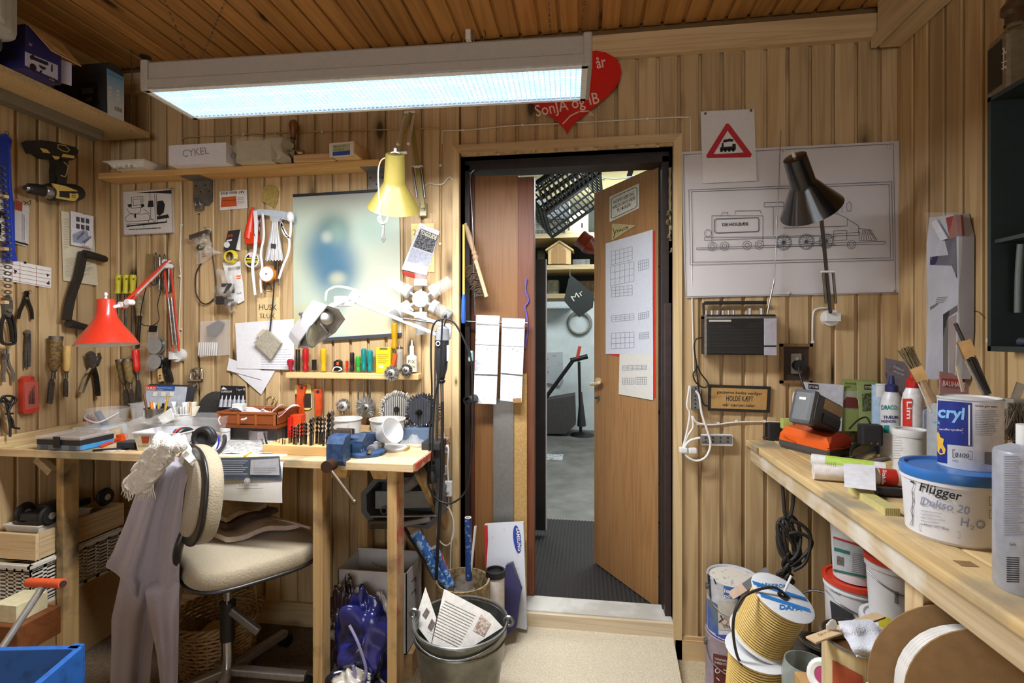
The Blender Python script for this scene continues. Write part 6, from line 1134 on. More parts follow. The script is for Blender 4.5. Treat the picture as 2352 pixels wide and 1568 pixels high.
b.grid(fl2,16,8,True,.02);obj('fleece',b,FL,t);b=MB()
for k in range(420):
 a,c=rn.random(),rn.random();p=V(fl(a,c));b.tube([p+V((0,.004,0)),p+V((rn.uniform(-.012,.012),-.012,rn.uniform(-.004,.01))),p+V((rn.uniform(-.02,.02),-.014,rn.uniform(-.022,.0)))],.0034,3,r2=.001)
for k in range(40):p=Yp(286+66*k/40+rn.uniform(-3,3),1118+rn.uniform(-6,14),1.505);b.tube([p+V((0,0,.02)),p,p+V((rn.uniform(-.02,.01),0,-.03))],.003,3,r2=.001)
tag(obj('wool_tufts',b,FL,t),None,None,None,'stuff')
# stack at the left: cardboard box, basket, crate, tray with chassis
XS0,XS1,y0,y1=XL+.03,-2.135,1.73,2.12
t=thing('cardboard_box','plain brown cardboard box at the bottom of the left stack','box',(-2.23,1.9,0));obj('carton',MB().cbox((XS0,y0-.02,.0),(XS1+.005,y1,.29),.004),mat('a28257',.85,var=.1),t)
PLW=mat('d6d2c8',.5,var=.05);t=thing('plastic_basket','white slotted plastic basket in the middle of the left stack','basket',(-2.23,1.9,.29));z0,z1=.292,.455
for nm,mk in(('front',lambda a,z:V((XS0+(XS1-XS0)*a,y0-.02,z))),('side',lambda a,z:V((XS1,y0-.02+(y1-y0)*a,z)))):
 b=MB();off=V((0,.004,0))if nm=='front'else V((-.004,0,0))
 cols=7 if nm=='side'else 5
 for i in range(cols+1):a=i/cols;w_=.06/cols*2;b.solid([mk(max(0,a-w_),z0),mk(min(1,a+w_),z0),mk(min(1,a+w_),z1),mk(max(0,a-w_),z1)],off)
 for j in range(12):z=z0+(z1-z0)*j/11;h=.003 if 0<j<11 else.016;b.solid([mk(0,z-h),mk(1,z-h),mk(1,z+h),mk(0,z+h)],off)
 obj(nm+'_lattice',b,PLW,t)
obj('rim',MB().box((XS0,y0-.028,z1),(XS1+.008,y0-.012,z1+.012)).box((XS1-.004,y0-.028,z1),(XS1+.01,y1,z1+.012)),PLW,t);obj('basket_floor',MB().box((XS0,y0,z0),(XS1-.005,y1,z0+.004)),PLW,t)
for k in range(4):obj('wire_piece',MB().tube([(XS0+.02,1.76+.06*k,.44),(XS0+.1,1.78+.05*k,.46),(XS1-.03,1.75+.07*k,.445)],.006,6,False,4),DARKSTEEL,t)
t=thing('wooden_crate','low pine crate on top of the left stack','crate',(-2.23,1.9,.47));z0,z1=.472,.578
for a,e in(((XS0,y0,z0),(XS1,y0+.014,z1)),((XS1-.014,y0+.014,z0),(XS1,y1,z1+.002)),((XS0,y1-.014,z0),(XS1-.014,y1,z1)),((XS0,y0,z0),(XS1,y1,z0+.008))):obj('crate_board',MB().cbox(a,e,.002),PINEX if e[0]-a[0]>.05 else PINEY,t)
t=thing('plastic_tray','white ribbed tray in the pine crate','tray',(-2.24,1.83,.49));rtub(t,(-2.32,1.76,.495),(-2.16,1.98,.6),PLW,'tray',.02)
t=thing('model_chassis','black model chassis with rubber tyres lying in the white tray','model',(-2.24,1.86,.6));obj('frame',MB().cbox((-2.29,1.79,.605),(-2.2,2.02,.635),.006).cbox((-2.27,1.84,.63),(-2.22,1.95,.655),.006),mat('26272b',.4),t)
for(x,y)in((-2.31,1.82),(-2.17,1.80),(-2.31,2.0),(-2.165,2.04)):obj('wheel',MB().cyl(.034,.026,20,TR(x,y,.63)@RY(90)).torus(.033,.008,TR(x+.013,y,.63)@RY(90),20,6),mat('1b1a1a',.6),t);obj('hub_cap',MB().cyl(.014,.03,12,TR(x-.002,y,.63)@RY(90)),mat('c0b8a8',.3,.6),t)
# pump handle, brown box, blue crate
t=thing('hand_pump','grey tube with an orange T handle leaning at the left edge','pump',Yp(0,1500,1.3));a,e=Yp(103,1340,1.35),Yp(-30,1540,1.22);obj('tube',MB().rod(a,e,.0095,14),mat('a5a4a0',.4,.5),t);obj('grip',MB().rod(Yp(66,1337,1.36),Yp(144,1340,1.34),.0135,14),mat('d8552e',.4),t);obj('grip_bore',MB().rod(Yp(143,1340,1.341),Yp(146,1340,1.339),.009,12),INK,t)
t=thing('wooden_box','small brown wooden box with white papers behind the blue crate','box',Yp(20,1480,1.5));A,E=boxat(-40,40,1432,1.42,.14,.4);obj('body',MB().cbox((A.x,A.y,.32),(E.x,E.y,Yp(20,1440,1.42).z),.003),wood('7c4a28','552e16',0,.5),t);obj('paper_block',MB().cbox((A.x+.01,A.y+.02,Yp(20,1440,1.42).z),(E.x-.03,E.y-.02,Yp(10,1398,1.42).z),.002),mat('d8cfa8',.8),t)
t=thing('wooden_crate','bright blue painted wooden crate in the lower left corner','crate',(-1.35,1.1,.3));BLP=mat('235fae',.5,sc=25,c2='1b4680',thr=(.3,.5));zt=.56;p1,p2,p0=Zp(183,1485,zt),Zp(-40,1490,zt),Zp(60,1590,zt)
n1=(p0-p1).normalized()
obj('back_board',MB().bar(p1.lerp(p2,.0)+V((0,0,-.06)),p2+V((0,0,-.06)),.016,.12,c=.002),BLP,t);obj('side_board',MB().bar(p1+V((0,0,-.06)),p0+V((0,0,-.06)),.016,.12,c=.002),BLP,t);obj('corner_post',MB().cbox(p1-V((.03,.012,.3)),p1+V((0,.015,0)),.003),BLP,t)
for z in(-.2,-.33):obj('back_board',MB().bar(p1+V((0,0,z)),p2+V((0,0,z)),.016,.1,c=.002),BLP,t);obj('side_board',MB().bar(p1+V((0,0,z)),p0+V((0,0,z)),.016,.1,c=.002),BLP,t)
# wicker basket
t=thing('wicker_basket','round brown wicker basket with a tall handle under the bench','basket',Zp(500,1500,0));WIC=mat('a07e54',.7,var=.35,sc=90);WIL=mat('a98a5c',.7,var=.3,sc=90);c=Yp(500,1405,1.93);c.z=0;RB=px(92,Yp(500,1405,1.93));HBk=Yp(500,1405,1.93).z
for j in range(14):
 z=.012+(HBk-.02)*j/13;r=RB*(.78+.2*j/13);n=44;pts=[c+V(((r+.004*(1 if(i+j)%2 else-1))*math.cos(2*PI*i/n),(r+.004*(1 if(i+j)%2 else-1))*math.sin(2*PI*i/n),z))for i in range(n)];obj('weave_ring',MB().tube(pts,.0062,5,True),WIC if j<11 else WIL,t)
for i in range(22):a=2*PI*i/22;obj('stake',MB().rod(c+V((RB*.77*math.cos(a),RB*.77*math.sin(a),0)),c+V((RB*.985*math.cos(a),RB*.985*math.sin(a),HBk)),.0035,5),WIL,t)
for q in range(3):n=60;obj('rim_braid',MB().tube([c+V(((RB+.01*math.cos(2*PI*i*9/n+q*2.1))*math.cos(2*PI*i/n),(RB+.01*math.cos(2*PI*i*9/n+q*2.1))*math.sin(2*PI*i/n),HBk+.01*math.sin(2*PI*i*9/n+q*2.1)))for i in range(n)],.0065,5,True),WIL,t)
for q in range(3):obj('handle',MB().tube([c+V((-RB*.62+.006*q,-RB*.72,HBk-.05)),c+V((-RB*.55,-RB*.5+.006*q,HBk+.16)),c+V((-.0,0,HBk+.24+.006*q)),c+V((RB*.5,RB*.5,HBk+.16)),c+V((RB*.6,RB*.7,HBk-.02))],.006,6,False,8),mat('b59a6c',.7),t)
obj('basket_floor',MB().cyl(RB*.76,.01,28,TR(c)),WIC,t);obj('scrap_inside',MB().cbox(c+V((-.03,-.06,HBk-.06)),c+V((.06,.02,HBk-.045)),.002),CARD,t)
# grey machine housing under the bench
t=thing('machine_housing','grey octagonal metal machine housing mounted below the bench','machine',Yp(920,1215,2.08));GM=mat('5c5e60',.45,.3,var=.15);OC=[(829,1132),(860,1098),(990,1095),(1014,1128),(1012,1190),(986,1214),(852,1204),(830,1176)];yM=2.02;ctr=V((920,1155));P1=[Yp(*p,yM)for p in OC];P2=[Yp(*(ctr+(V(p)-ctr)*.86),yM)for p in OC];P3=[p+V((0,.16,0))for p in P2];P4=[p+V((0,.16,0))for p in P1];b=MB()
for i in range(8):j=(i+1)%8;b.add([P1[i],P1[j],P2[j],P2[i],P3[i],P3[j],P4[i],P4[j]],[(0,1,2,3),(3,2,5,4),(0,6,7,1)])
b.add(P3,[list(range(8))]);obj('housing',b,GM,t);sheet('front_plate',[(862,1128),(990,1127),(990,1165),(862,1168)],onY(yM+.03),.01,mat('808284',.4,.3),t);obj('shaft',MB().rod(Yp(850,1186,yM-.005),Yp(1004,1184,yM-.005),.006,10),STEEL,t);obj('bore',MB().torus(.014,.004,TR(Yp(882,1172,yM+.02))@RX(90),16,6),GM,t);obj('spout',MB().rod(Yp(930,1122,yM+.02),Yp(958,1100,yM-.02),.02,16),mat('8a8a86',.4),t)
b=MB();[b.rod(Yp(850+3*k,1200,yM-.01),Yp(849+3*k,1214,yM-.012),.003,4)for k in range(16)];b.bar(Yp(846,1199,yM-.01),Yp(898,1198,yM-.01),.014,.012);obj('brush',b,mat('4a3c2c',.7),t);obj('glass_tube',MB().rod(Yp(930,1203,yM-.01),Yp(988,1192,yM-.01),.011,12),glassy('b8b8b4',.5),t)
# white cardboard box
t=thing('cardboard_box','open white cardboard box printed A APRIRE beside the bench leg','box',(-.8,2.05,0));WB=mat('c9c7c6',.75,var=.05);x0,x1,y0,y1,zt,zb=Yp(776,1303,1.95).x,-.70,1.95,2.14,.42,.1
for a,e in(((x0,y0,zb),(x1,y0+.004,zt)),((x1-.004,y0,zb),(x1,y1,zt)),((x0,y0,zb),(x0+.004,y1,zt)),((x0,y1-.004,zb),(x1,y1,zt+.01)),((x0,y0,zb),(x1,y1,zb+.004))):obj('panel',MB().box(a,e),WB,t)
text('A APRIRE',onY(y1-.0046),(895,1302),(853,1289),(2.5,9),mat('55504c',.8),t);lines([[(945,1336),(955,1325),(955,1336)],[(945,1364),(955,1352),(955,1364)]],onX(x1+.0006),1.6,mat('3c3a38',.8),t,'arrows');lines([[(828,1390),(832,1360),(840,1372),(852,1368),(860,1380)],[(836,1392),(846,1374),(858,1388)]],onY(y0-.0006),2,mat('6a4c44',.8),t,'horse_print')
obj('support_crate',MB().box((x0-.01,y0+.01,0),(x1+.02,y1,zb-.001)),wood('b89468','8a683c',0),None,'low pine crate standing under the white cardboard box','crate')
# plastic bags
def blob(c,rx,ry,rz,seed,amp=.28,n=44):
 r=random.Random(seed);q=[(r.uniform(1,7),r.uniform(2,9),r.random()*6)for _ in range(9)];b=MB();prof=[]
 def f_(a,b_):
  th,ph=2*PI*a,PI*b_;d=1+amp*sum(math.sin(k1*th*(1 if i<2 else 1)//1 if 0 else round(k1)*th+k3)*math.sin(k2*ph+k3)for i,(k1,k2,k3)in enumerate(q))/3.2
  return V(c)+V((rx*d*math.sin(ph)*math.cos(th),ry*d*math.sin(ph)*math.sin(th),rz+rz*d*-math.cos(ph)*(.98 if ph>1.5 else.95)))
 return b.grid(f_,n,n,True)
for k,(u,yv,rx,rz,cc,c2,lab)in enumerate(((838,1.87,.11,.18,'22286e','10123a','shiny dark blue plastic bag bulging under the bench'),(795,1.9,.06,.19,'3a2a2e','d8d4d8','black and white printed plastic bag behind the blue one'),(875,1.90,.05,.17,'d2cfc8','a8a49c','crumpled white plastic bag beside the bench leg'),(815,1.80,.1,.07,'15172a','c2bcae','dark bag with white lettering lying on the floor'))):
 c=Yp(u,1500,yv);c.z=.0;t=thing('plastic_bag',lab,'bag',c);obj('bag',blob(c,rx,rx*.7,rz,k+3),mat(cc,.18,sc=9,c2=c2,thr=(.42,.5),spec=.9),t)
 if k==0:b=MB();rn=random.Random(2);obj('bag_handle',b.tube([c+V((-.02,-.09,.3)),c+V((.02,-.1,.24)),c+V((.05,-.1,.14)),c+V((.02,-.1,.08)),c+V((.0,-.1,.16))],.006,6,False,6),mat('8a86b0',.3),t)
 # wrapping pot and rolls
t=thing('felt_pot','brown marbled pot holding gift wrap rolls','pot',Zp(1062,1450,0));c=Yp(1063,1330,2.02);k=px(1,c);hz=c.z;c.z=0;PT=mat('a8936c',.8,sc=60,c2='7c6844',thr=(.4,.6));obj('pot',MB().lathe([(1e-4,0),(62*k,0),(62*k,hz),(58*k,hz),(58*k,.02),(1e-4,.02)],32,TR(c)),PT,t);jar=thing('glass_jar','glass jar standing inside the brown pot','jar',c+V((.01,0,.2)));obj('glass',MB().lathe([(.042,hz-.17),(.042,hz-.03),(.036,hz-.02),(.036,hz+.012)],24,TR(c+V((.012,-.02,0)))),glassy('dcdcdc',.25),jar)
WRAP=mat('2f62a8',.4,sc=60,c2='9cc0e2',thr=(.42,.5));WRD=mat('24427e',.4,sc=60,c2='7a90b8',thr=(.36,.42))
for lab,a,e,r,m in(('long blue wrapping paper roll leaning left in the pot',(953,1222),(1030,1345),13,WRAP),('short blue wrapping paper roll in front in the pot',(988,1290),(1015,1345),9,WRAP),('second blue wrapping paper roll behind the long one',(998,1256),(1036,1345),9,WRAP),('upright dark blue wrapping paper roll in the pot',(1075,1188),(1077,1330),8,WRD),('thin white tube standing in the pot',(1092,1208),(1078,1345),3,WHITE),('thin red stick in the pot',(1012,1275),(1042,1345),2.5,RED)):
 A,E=Yp(*a,2.0),Yp(*e,2.02);o=thing('wrapping_roll'if r>4 else 'stick',lab,'roll'if r>4 else 'stick',E);obj('roll',MB().lathe([(px(r,A),0),(px(r,A),(E-A).length)],16,zframe(A,E-A)),m,o)
 if r>4:obj('core',MB().lathe([(px(r,A)*.96,.0),(px(r,A)*.7,0),(px(r,A)*.7,.05),(1e-4,.05)],16,zframe(A,E-A)),mat('c9c4ba',.8),o)
 # zinc bucket with newspapers
t=thing('zinc_bucket','galvanised zinc bucket full of newspapers on the floor','bucket',(-.427,1.73,0));c=Yp(1058,1425,1.73);hz=c.z;r1=px(109,c);c.z=0;ZN=mat('8f918d',.38,.85,sc=14,c2='6f726e',thr=(.35,.65));obj('bucket',MB().lathe([(1e-4,.01),(r1*.68,.01),(r1*.98,hz-.01),(r1*.96,hz-.01),(r1*.66,.02),(1e-4,.02)],40,TR(c)),ZN,t);obj('rim',MB().torus(r1*.985,.006,TR(c+V((0,0,hz))),40,8),ZN,t);obj('hoop',MB().torus(r1*.955,.004,TR(c+V((0,0,hz-.045))),40,6),ZN,t)
for s_ in(-1,1):obj('ear',MB().torus(.014,.006,TR(c+V((s_*(r1+.004),0,hz+.012)))@RX(90),14,6),ZN,t)
obj('bail',MB().tube([c+V((r1*math.cos(a),-r1*1.0*math.sin(a),hz+.015-.05*math.sin(a)))for a in[PI*i/16 for i in range(17)]],.004,6),ZN,t)
for k,(pts,lab)in enumerate((([(1020,1352),(1126,1408),(1155,1440),(1060,1500),(992,1478)],'open newspaper page standing in the zinc bucket'),([(977,1348),(1002,1420),(990,1480),(952,1430)],'folded newspaper corner at the left in the zinc bucket'))):
 o=thing('newspaper',lab,'newspaper',c+V((.0,0,hz-.08)));q=onPlane(c+V((0,-.02-.02*k,hz)),(.15-.5*k,-.8,.45));sheet('page',pts,q,.001,mat('d5d2ca',.85),o);q=onPlane(c+V((0,-.0215-.02*k,hz)),(.15-.5*k,-.8,.45))
 if k==0:lines([[(1022+3*0+0-j*3.1+i*0,1380+j*6),(1092-j*3.2,1414+j*6)]for j in range(13)],q,1.1,mat('77756f',.85),o,'print_rows');patch([[(1105,1410),(1128,1432),(1112,1462),(1086,1448)]],q,mat('8a7468',.8,sc=120,c2='c2b4a4',thr=(.4,.6)),o,'photo')
 else:patch([[(980,1395),(987,1405),(978,1422),(970,1412)],[(992,1420),(1000,1432),(990,1450),(982,1440)]],q,mat('6a5c58',.8,sc=120,var=.5),o,'photo')
 # things leaning at the side leaf
t=thing('display_carton','white flat carton with a SAMSUNG logo leaning at the side leaf','box',Yp(1165,1440,2.22));q=onPlane(Yp(1160,1440,2.2),(0,-.985,.17));sheet('carton',[(1113,1204),(1202,1199),(1210,1446),(1122,1428)],q,.03,mat('ccd0d8',.6,sc=30,c2='b8bcc6',thr=(.25,.4)),t);q2=onPlane(Yp(1160,1440,2.1985),(0,-.985,.17));q3=onPlane(Yp(1160,1440,2.1975),(0,-.985,.17));patch([[(1112,1206),(1120,1206),(1121,1240),(1117,1305),(1115,1310)]],q2,mat('b81c20',.6),t,'red_edge')
patch([[(1188+9*math.cos(a)+3.4*math.sin(a),1238+32*math.sin(a))for a in[k*PI/12 for k in range(24)]]],q2,mat('1f3a98',.5),t,'logo_oval');text('SAMSUNG',q3,(1185,1212),(1190,1265),(8,0),WHITE,t,bold=.02)
t=thing('purple_carton','dark violet pointed carton leaning in front of the SAMSUNG carton','box',Yp(1170,1455,2.1));sheet('carton',[(1162,1298),(1176,1293),(1197,1355),(1186,1440),(1162,1460),(1154,1450),(1155,1330)],onPlane(Yp(1175,1455,2.12),(0,-.97,.2)),.04,mat('33325a',.45,var=.1),t)
t=thing('card_tube','white cardboard tube with a black cap behind the zinc bucket','tube',Yp(1138,1420,2.08));c=Yp(1138,1308,2.08);zt=c.z;k=px(1,c);c.z=0;obj('tube',MB().cyl(21*k,zt-.02,24,TR(c)),mat('d6d0c8',.6),t);obj('cap',MB().lathe([(22.5*k,zt-.025),(22.5*k,zt),(19*k,zt),(19*k,zt-.01),(1e-4,zt-.01)],24,TR(c)),BLACK,t)
yS=2.36;x0,x1=Yp(1133,1000,yS).x,Yp(1180,1000,yS).x;obj('metal_strip',MB().box((x0,yS,.15),(x1,yS+.004,Yp(1150,915,yS).z)),mat('8d8c88',.4,.6,var=.1),None,'tall flat grey metal strip leaning on the side leaf','strip');x2=Yp(1210,1000,yS).x;obj('chipboard_strip',MB().box((x1+.001,yS+.004,.15),(x2,yS+.014,Yp(1195,858,yS).z)),mat('b8945c',.85,var=.2,sc=120),None,'tall narrow chipboard offcut leaning beside the metal strip','offcut')
t=thing('handsaw','dark saw leaning diagonally behind the white box','saw',Yp(990,1330,2.12));obj('bar',MB().bar(Yp(925,1205,2.15),Yp(1000,1330,2.1),.004,.035,(0,-1,.2)),mat('3a2c24',.6),t)
# == AT THE DOOR, AND THE GARAGE BEYOND
onF=lambda d:onPlane(LX@V((0,0,0))+LEAF_OUT*((0 if LN.dot(LEAF_OUT)>0 else.04)+d),LEAF_OUT)
t=thing('door_sign','white enamel sign with a black border high on the open leaf','sign',onF(0)(1433,480));sheet('plate',[(1400,452),(1467,421),(1467,478),(1400,510)],onF(.004),.003,mat('dcdacc',.35),t);g=onF(.0048);lines([[(1408,454),(1459,430),(1463,433),(1463,472),(1459,477),(1408,501),(1404,499),(1404,459),(1408,454)]],g,1.3,INK,t,'border')
for s_,a,e in(('HVORFOR GØRE IDAG',(1409,469),(1456,447)),('HVAD DU KAN FÅ ANDRE',(1407,481),(1459,457)),('TIL I MORGEN',(1417,488),(1448,473))):text(s_,g,a,e,(0,-8),INK,t,bold=.01)
t=thing('pennant','small cream triangular FALCK pennant under the door sign','pennant',onF(0)(1430,550));sheet('cloth',[(1405,513),(1461,517),(1405,553)],onF(.004),.001,mat('b8a878',.8),t);text('FALCK',onF(.0048),(1418,534),(1444,524),(0,-6),INK,t,bold=.02);lines([[(1408,525),(1412,538),(1409,546)],[(1416,526),(1411,540)]],onF(.0048),1.2,INK,t,'bird_print')
t=sheet('backing_sheet',[(1392,562),(1504,530),(1505,914),(1426,900),(1424,820),(1392,812)],onF(.002),.001,mat('c92a1c',.6),None,'bright red backing sheet behind the drawings on the leaf','paper')
for k,(pts,lab,rows)in enumerate((([(1391,559),(1499,527),(1499,682),(1391,688)],'upper pale blueprint sheet on the open leaf',[(1404,578,1452,566,30),(1402,612,1456,600,45),(1466,600,1490,594,22),(1404,660,1452,655,22)]),([(1391,688),(1499,682),(1500,812),(1391,813)],'middle pale blueprint sheet on the open leaf',[(1404,725,1456,720,14),(1466,720,1490,715,14),(1404,765,1456,762,36),(1468,765,1490,762,14)]),([(1423,813),(1500,811),(1500,919),(1421,905)],'lower cream sketch sheet on the open leaf',[(1430,840,1485,838,10),(1430,868,1456,868,14),(1460,866,1485,866,16)]))):
 o=sheet('drawing_sheet',pts,onF(.004+.001*k),.0008,mat('c9cdd6'if k<2 else 'd2d0c8',.8,var=.04),None,lab,'drawing','drawings on the open door leaf');L_=[]
 for(u0,v0,u1,v1,h)in rows:L_+=[[(u0,v0),(u1,v1),(u1,v1+h),(u0,v0+h),(u0,v0)]]+[[(u0+(u1-u0)*i/5,v0+(v1-v0)*i/5),(u0+(u1-u0)*i/5,v0+(v1-v0)*i/5+h)]for i in range(1,5)]+[[(u0,v0+h*i/3),(u1,v1+h*i/3)]for i in(1,2)]
 lines(L_,onF(.0052+.001*k),.7,mat('8c92a2',.8),o,'drawing_lines')
hn=thing('door_handle_set','pale wooden lever handle with a round lock below on the leaf','handle',onF(0)(1374,900));obj('rosette',MB().cyl(.022,.012,20,zframe(onF(0)(1376,876),LEAF_OUT)),mat('cdb48c',.5),hn);P_=onF(.035);obj('lever',MB().tube([onF(.0)(1377,878),P_(1377,878),P_(1370,881),P_(1357,882)],.009,10,False,5),mat('d9c49c',.5),hn);obj('lock',MB().cyl(.014,.008,18,zframe(onF(0)(1375,914),LEAF_OUT)),STEEL,hn);obj('key',MB().bar(onF(.01)(1373,914),onF(.035)(1366,913),.004,.012),STEEL,hn)
obj('hinge',MB().box(Yp(1516,875,2.41),Yp(1533,826,2.42)),DARKSTEEL,lin)
t=thing('bell_string','braided rope with small brass bells hanging at the right jamb','bells',Yp(1543,580,2.3));ybl=2.3
for k in range(3):cord('strand',[Yp(1541+3*math.sin(2*q+k*2.1),385+24*q,ybl+.006*math.cos(2*q+k*2.1))for q in range(8)],.006,mat('8c7c58',.9),t,4)
cord('chain',[Yp(u,v,ybl)for u,v in[(1542,545),(1545,560),(1543,580)]],.004,OLDSTEEL,t,3)
for k,(u,v)in enumerate(((1536,495),(1546,487),(1534,515),(1544,530),(1538,548),(1544,580))):p=Yp(u,v,ybl-.012);obj('bell',MB().lathe([(1e-4,.022),(.006,.02),(.008,.008),(.012,0),(.008,0),(1e-4,.012)],14,TR(p)),mat('b0a484',.3,.9),t)
# paper rolls
t=thing('paper_roll_rail','steel rod carrying two hanging paper rolls on the side leaf','rod',Yp(1140,740,2.32));obj('rod',MB().rod(Yp(1070,738,2.33),Yp(1212,742,2.33),.006,10),STEEL,t);EMB=mat('d8dae2',.9,var=.04,sc=70,bump=.9)
for k,(p1,p2,p3,p4,lab)in enumerate((((1094,724),(1148,726),(1140,929),(1088,927),'left paper towel strip hanging on the steel rod'),((1153,731),(1206,733),(1198,926),(1149,920),'right paper towel strip with a torn end on the steel rod'))):
 o=thing('paper_towel',lab,'paper towel',Yp(*p4,2.3),'paper towels on the steel rod');a,b_,c,d=map(V,(p1,p2,p3,p4))
 for j in range(3):
  f_=lambda x,y:Yp(*(a.lerp(b_,x)).lerp(d.lerp(c,x),(j+y*.985)/3),2.315+.01*math.sin(j+2*y)-(.0 if j or y>.15 else-.02*(1-y/.15)**2));obj('sheet',MB().grid(f_,6,8,True,.003),EMB,o)
 A=Yp(p1[0]+2,p1[1]+14,2.33);E=Yp(p2[0]-2,p2[1]+14,2.33);obj('roll',MB().rod(A,E,.02,18),mat('d8dae2',.9),o)
 if k:obj('core_hole',MB().bar(Yp(1178,920,2.29),Yp(1197,919,2.29),.002,.02),mat('9a7a4a',.9),o)
 # brush, file, cords left of the door
t=thing('hand_broom','hand broom with a turned wooden handle hanging by the side leaf','broom',Yp(1110,685,2.3));f=onY(2.3);spin('handle',f,(1069,513),(1094,598),[(0,4),(.06,3),(.1,5),(.4,7),(.75,5),(.8,7),(.86,5),(.92,8),(1,5)],mat('c2a482',.6),t);obj('stock',MB().bar(f(1093,598),f(1118,682),.02,.018,c=.003),mat('c9b08a',.6),t);b=MB();rn=random.Random(6)
for k in range(260):s_=rn.random();p=f(1092+22*s_,608+72*s_);q=f(1070+22*s_+rn.uniform(-3,6),616+60*s_+rn.uniform(0,14));b.tube([p+V((0,rn.uniform(-.012,.012),0)),p.lerp(q,.6)+V((0,rn.uniform(-.02,.01),.01)),q+V((0,rn.uniform(-.02,.01),0))],.0016,3)
tag(obj('bristles',b,mat('5c4a3a',.9),t),None,None,None,'stuff');cord('wire',[Yp(u,v,2.29)for u,v in[(1078,400),(1090,390),(1080,410),(1085,500),(1088,600),(1091,725)]],.002,STEEL,t,4)
t=thing('file','file with a blue handle and yellow sleeve hanging on the casing','file',B(1067,740));spin('blade',onB(.02),(1065,516),(1065,680),[(0,3),(1,3)],mat('c9b858',.5),t,8);spin('handle',onB(.02),(1065,676),(1064,742),[(0,3.5),(.2,5),(.8,5.5),(1,4)],mat('2a5cb0',.4),t,10)
cord('ribbon',[Yp(u,v,2.375)for u,v in[(1210,640),(1207,665),(1214,690),(1206,705),(1210,725),(1212,760),(1206,800)]],.004,mat('6a58b0',.6),None,5,label='violet ribbon hanging on a hook of the side leaf',cat='ribbon')
obj('black_hose',MB().lathe([(.014,0),(.02,0),(.02,.08),(.014,.08),(.014,0)],18,zframe(Yp(1073,920,2.22),(.2,1,0))),BLACK,None,'black hose end sticking out at the casing','hose');t=thing('plug','pale green cable connector hanging at the casing','connector',Yp(1082,828,2.26));obj('body',MB().cbox(Yp(1075,830,2.26),Yp(1088,805,2.28),.006),mat('8ab0ac',.5),t);spin('boot',onY(2.26),(1074,795),(1078,815),[(0,3),(1,5)],BLACK,t)
wallcable('bent white cable hooked beside the olive lamp base',[(970,435),(985,420),(1000,424),(1018,422),(1026,412),(1034,406),(1040,414)],.004)
t=thing('wall_cardboard_shapes','red heart sign with 5 år and SONJA og IB in white','sign',B(1300,305));HE=[]
for i in range(40):
 a=2*PI*i/40;x_=16*math.sin(a)**3;y_=13*math.cos(a)-5*math.cos(2*a)-2*math.cos(3*a)-math.cos(4*a);HE.append((1303+7.8*x_,197-6.55*y_-.045*x_*7.8))
sheet('heart',HE,onB(.032),.012,mat('c81408',.35,var=.08),t);g=onB(.0328);CRM=mat('e8c8b8',.6);text('5 år',g,(1351,162),(1394,152),26,CRM,t,bold=.01,shear=.1);text('SonJA og IB',g,(1232,268),(1378,236),27,CRM,t,bold=.008);lines([[(1293,284),(1310,266),(1330,256),(1352,255),(1362,264),(1352,263)]],g,3,CRM,t,'underline')
t.name='heart_sign'
# garage
t=thing('door_mat','dark ribbed carpet runner just beyond the door sill','mat',(-.1,3.0,GF));x0,x1=-.75,.6;n=64;b=MB();vs=[]
for i in range(n*2+1):vs+=[(x0+(x1-x0)*i/(2*n),2.4,GF+(.012 if i%2 else.005)),(x0+(x1-x0)*i/(2*n),3.52,GF+(.012 if i%2 else.005))]
b.add(vs,[(2*i,2*i+2,2*i+3,2*i+1)for i in range(2*n)]);b.box((x0,2.4,GF+.001),(x1,3.52,GF+.004));obj('ribs',b,mat('34302e',.95,var=.6,sc=200),t)
yg=4.6;GS=wood('b8a47c','8c7850',0,.7);zA,zB,zD=[Yp(1300,v,yg).z for v in(535,608,674)];xa,xb=Yp(1150,535,yg).x,Yp(1560,535,yg).x
rk=thing('garage_rack','pine shelf rack with a dark back panel in the garage','rack',((xa+xb)/2,yg+.25,GF))
for z in(zA,zB,zD):obj('shelf_board',MB().box((xa,yg,z-.04),(xb,yg+.5,z)),GS,rk)
for x in(xa,xb-.05):
 for y in(yg+.02,yg+.43):obj('post',MB().box((x,y,GF),(x+.05,y+.05,zA+.3)),GS,rk)
obj('back_panel',MB().box((xa,yg+.5,zD),(xb,yg+.52,zA+.1)),mat('2a332e',.8),rk)
def crate(lab,Xc,w,d,h,m):
 t=thing('folding_crate',lab,'crate',Xc.translation);
 for nm,M,a,hh in(('end_panel',Xc@TR(-w/2,-d/2,0),w,h),('end_panel',Xc@TR(-w/2,d/2,0),w,h),('side_panel',Xc@TR(-w/2,-d/2,0)@RZ(90),d,h),('side_panel',Xc@TR(w/2,-d/2,0)@RZ(90),d,h),('bottom_panel',Xc@TR(-w/2,-d/2,0)@RX(90),w,d)):
  b=MB();nn=max(4,int(a/.035))
  for i in range(nn+1):b.box((a*i/nn-.005,-.004,0),(a*i/nn+.005,.004,hh),M)
  for j in range(5):z=hh*j/4;q=.022 if j in(0,4)else.006;b.box((0,-.005,max(0,z-q)),(a,.005,min(hh,z+q)),M)
  obj(nm,b,m,t)
 return t
crate('black folding crate hanging tilted from the garage ceiling',TR(Yp(1298,450,3.7))@RY(-38)@RX(-18)@RZ(8)@TR(0,0,-.13),.46,.34,.26,mat('1b2022',.4));crate('black folding crate standing on the upper garage shelf',TR(Yp(1245,533,yg+.15))@TR(0,.02,.0),.5,.36,.26,mat('1a1d1e',.4));obj('crate_strip',MB().bar(Yp(1274,478,3.52),Yp(1352,402,3.52),.01,.045,(.5,-.3,.7)),mat('8a97a6',.4),None,'pale blue edge strip across the hanging crate','strip')
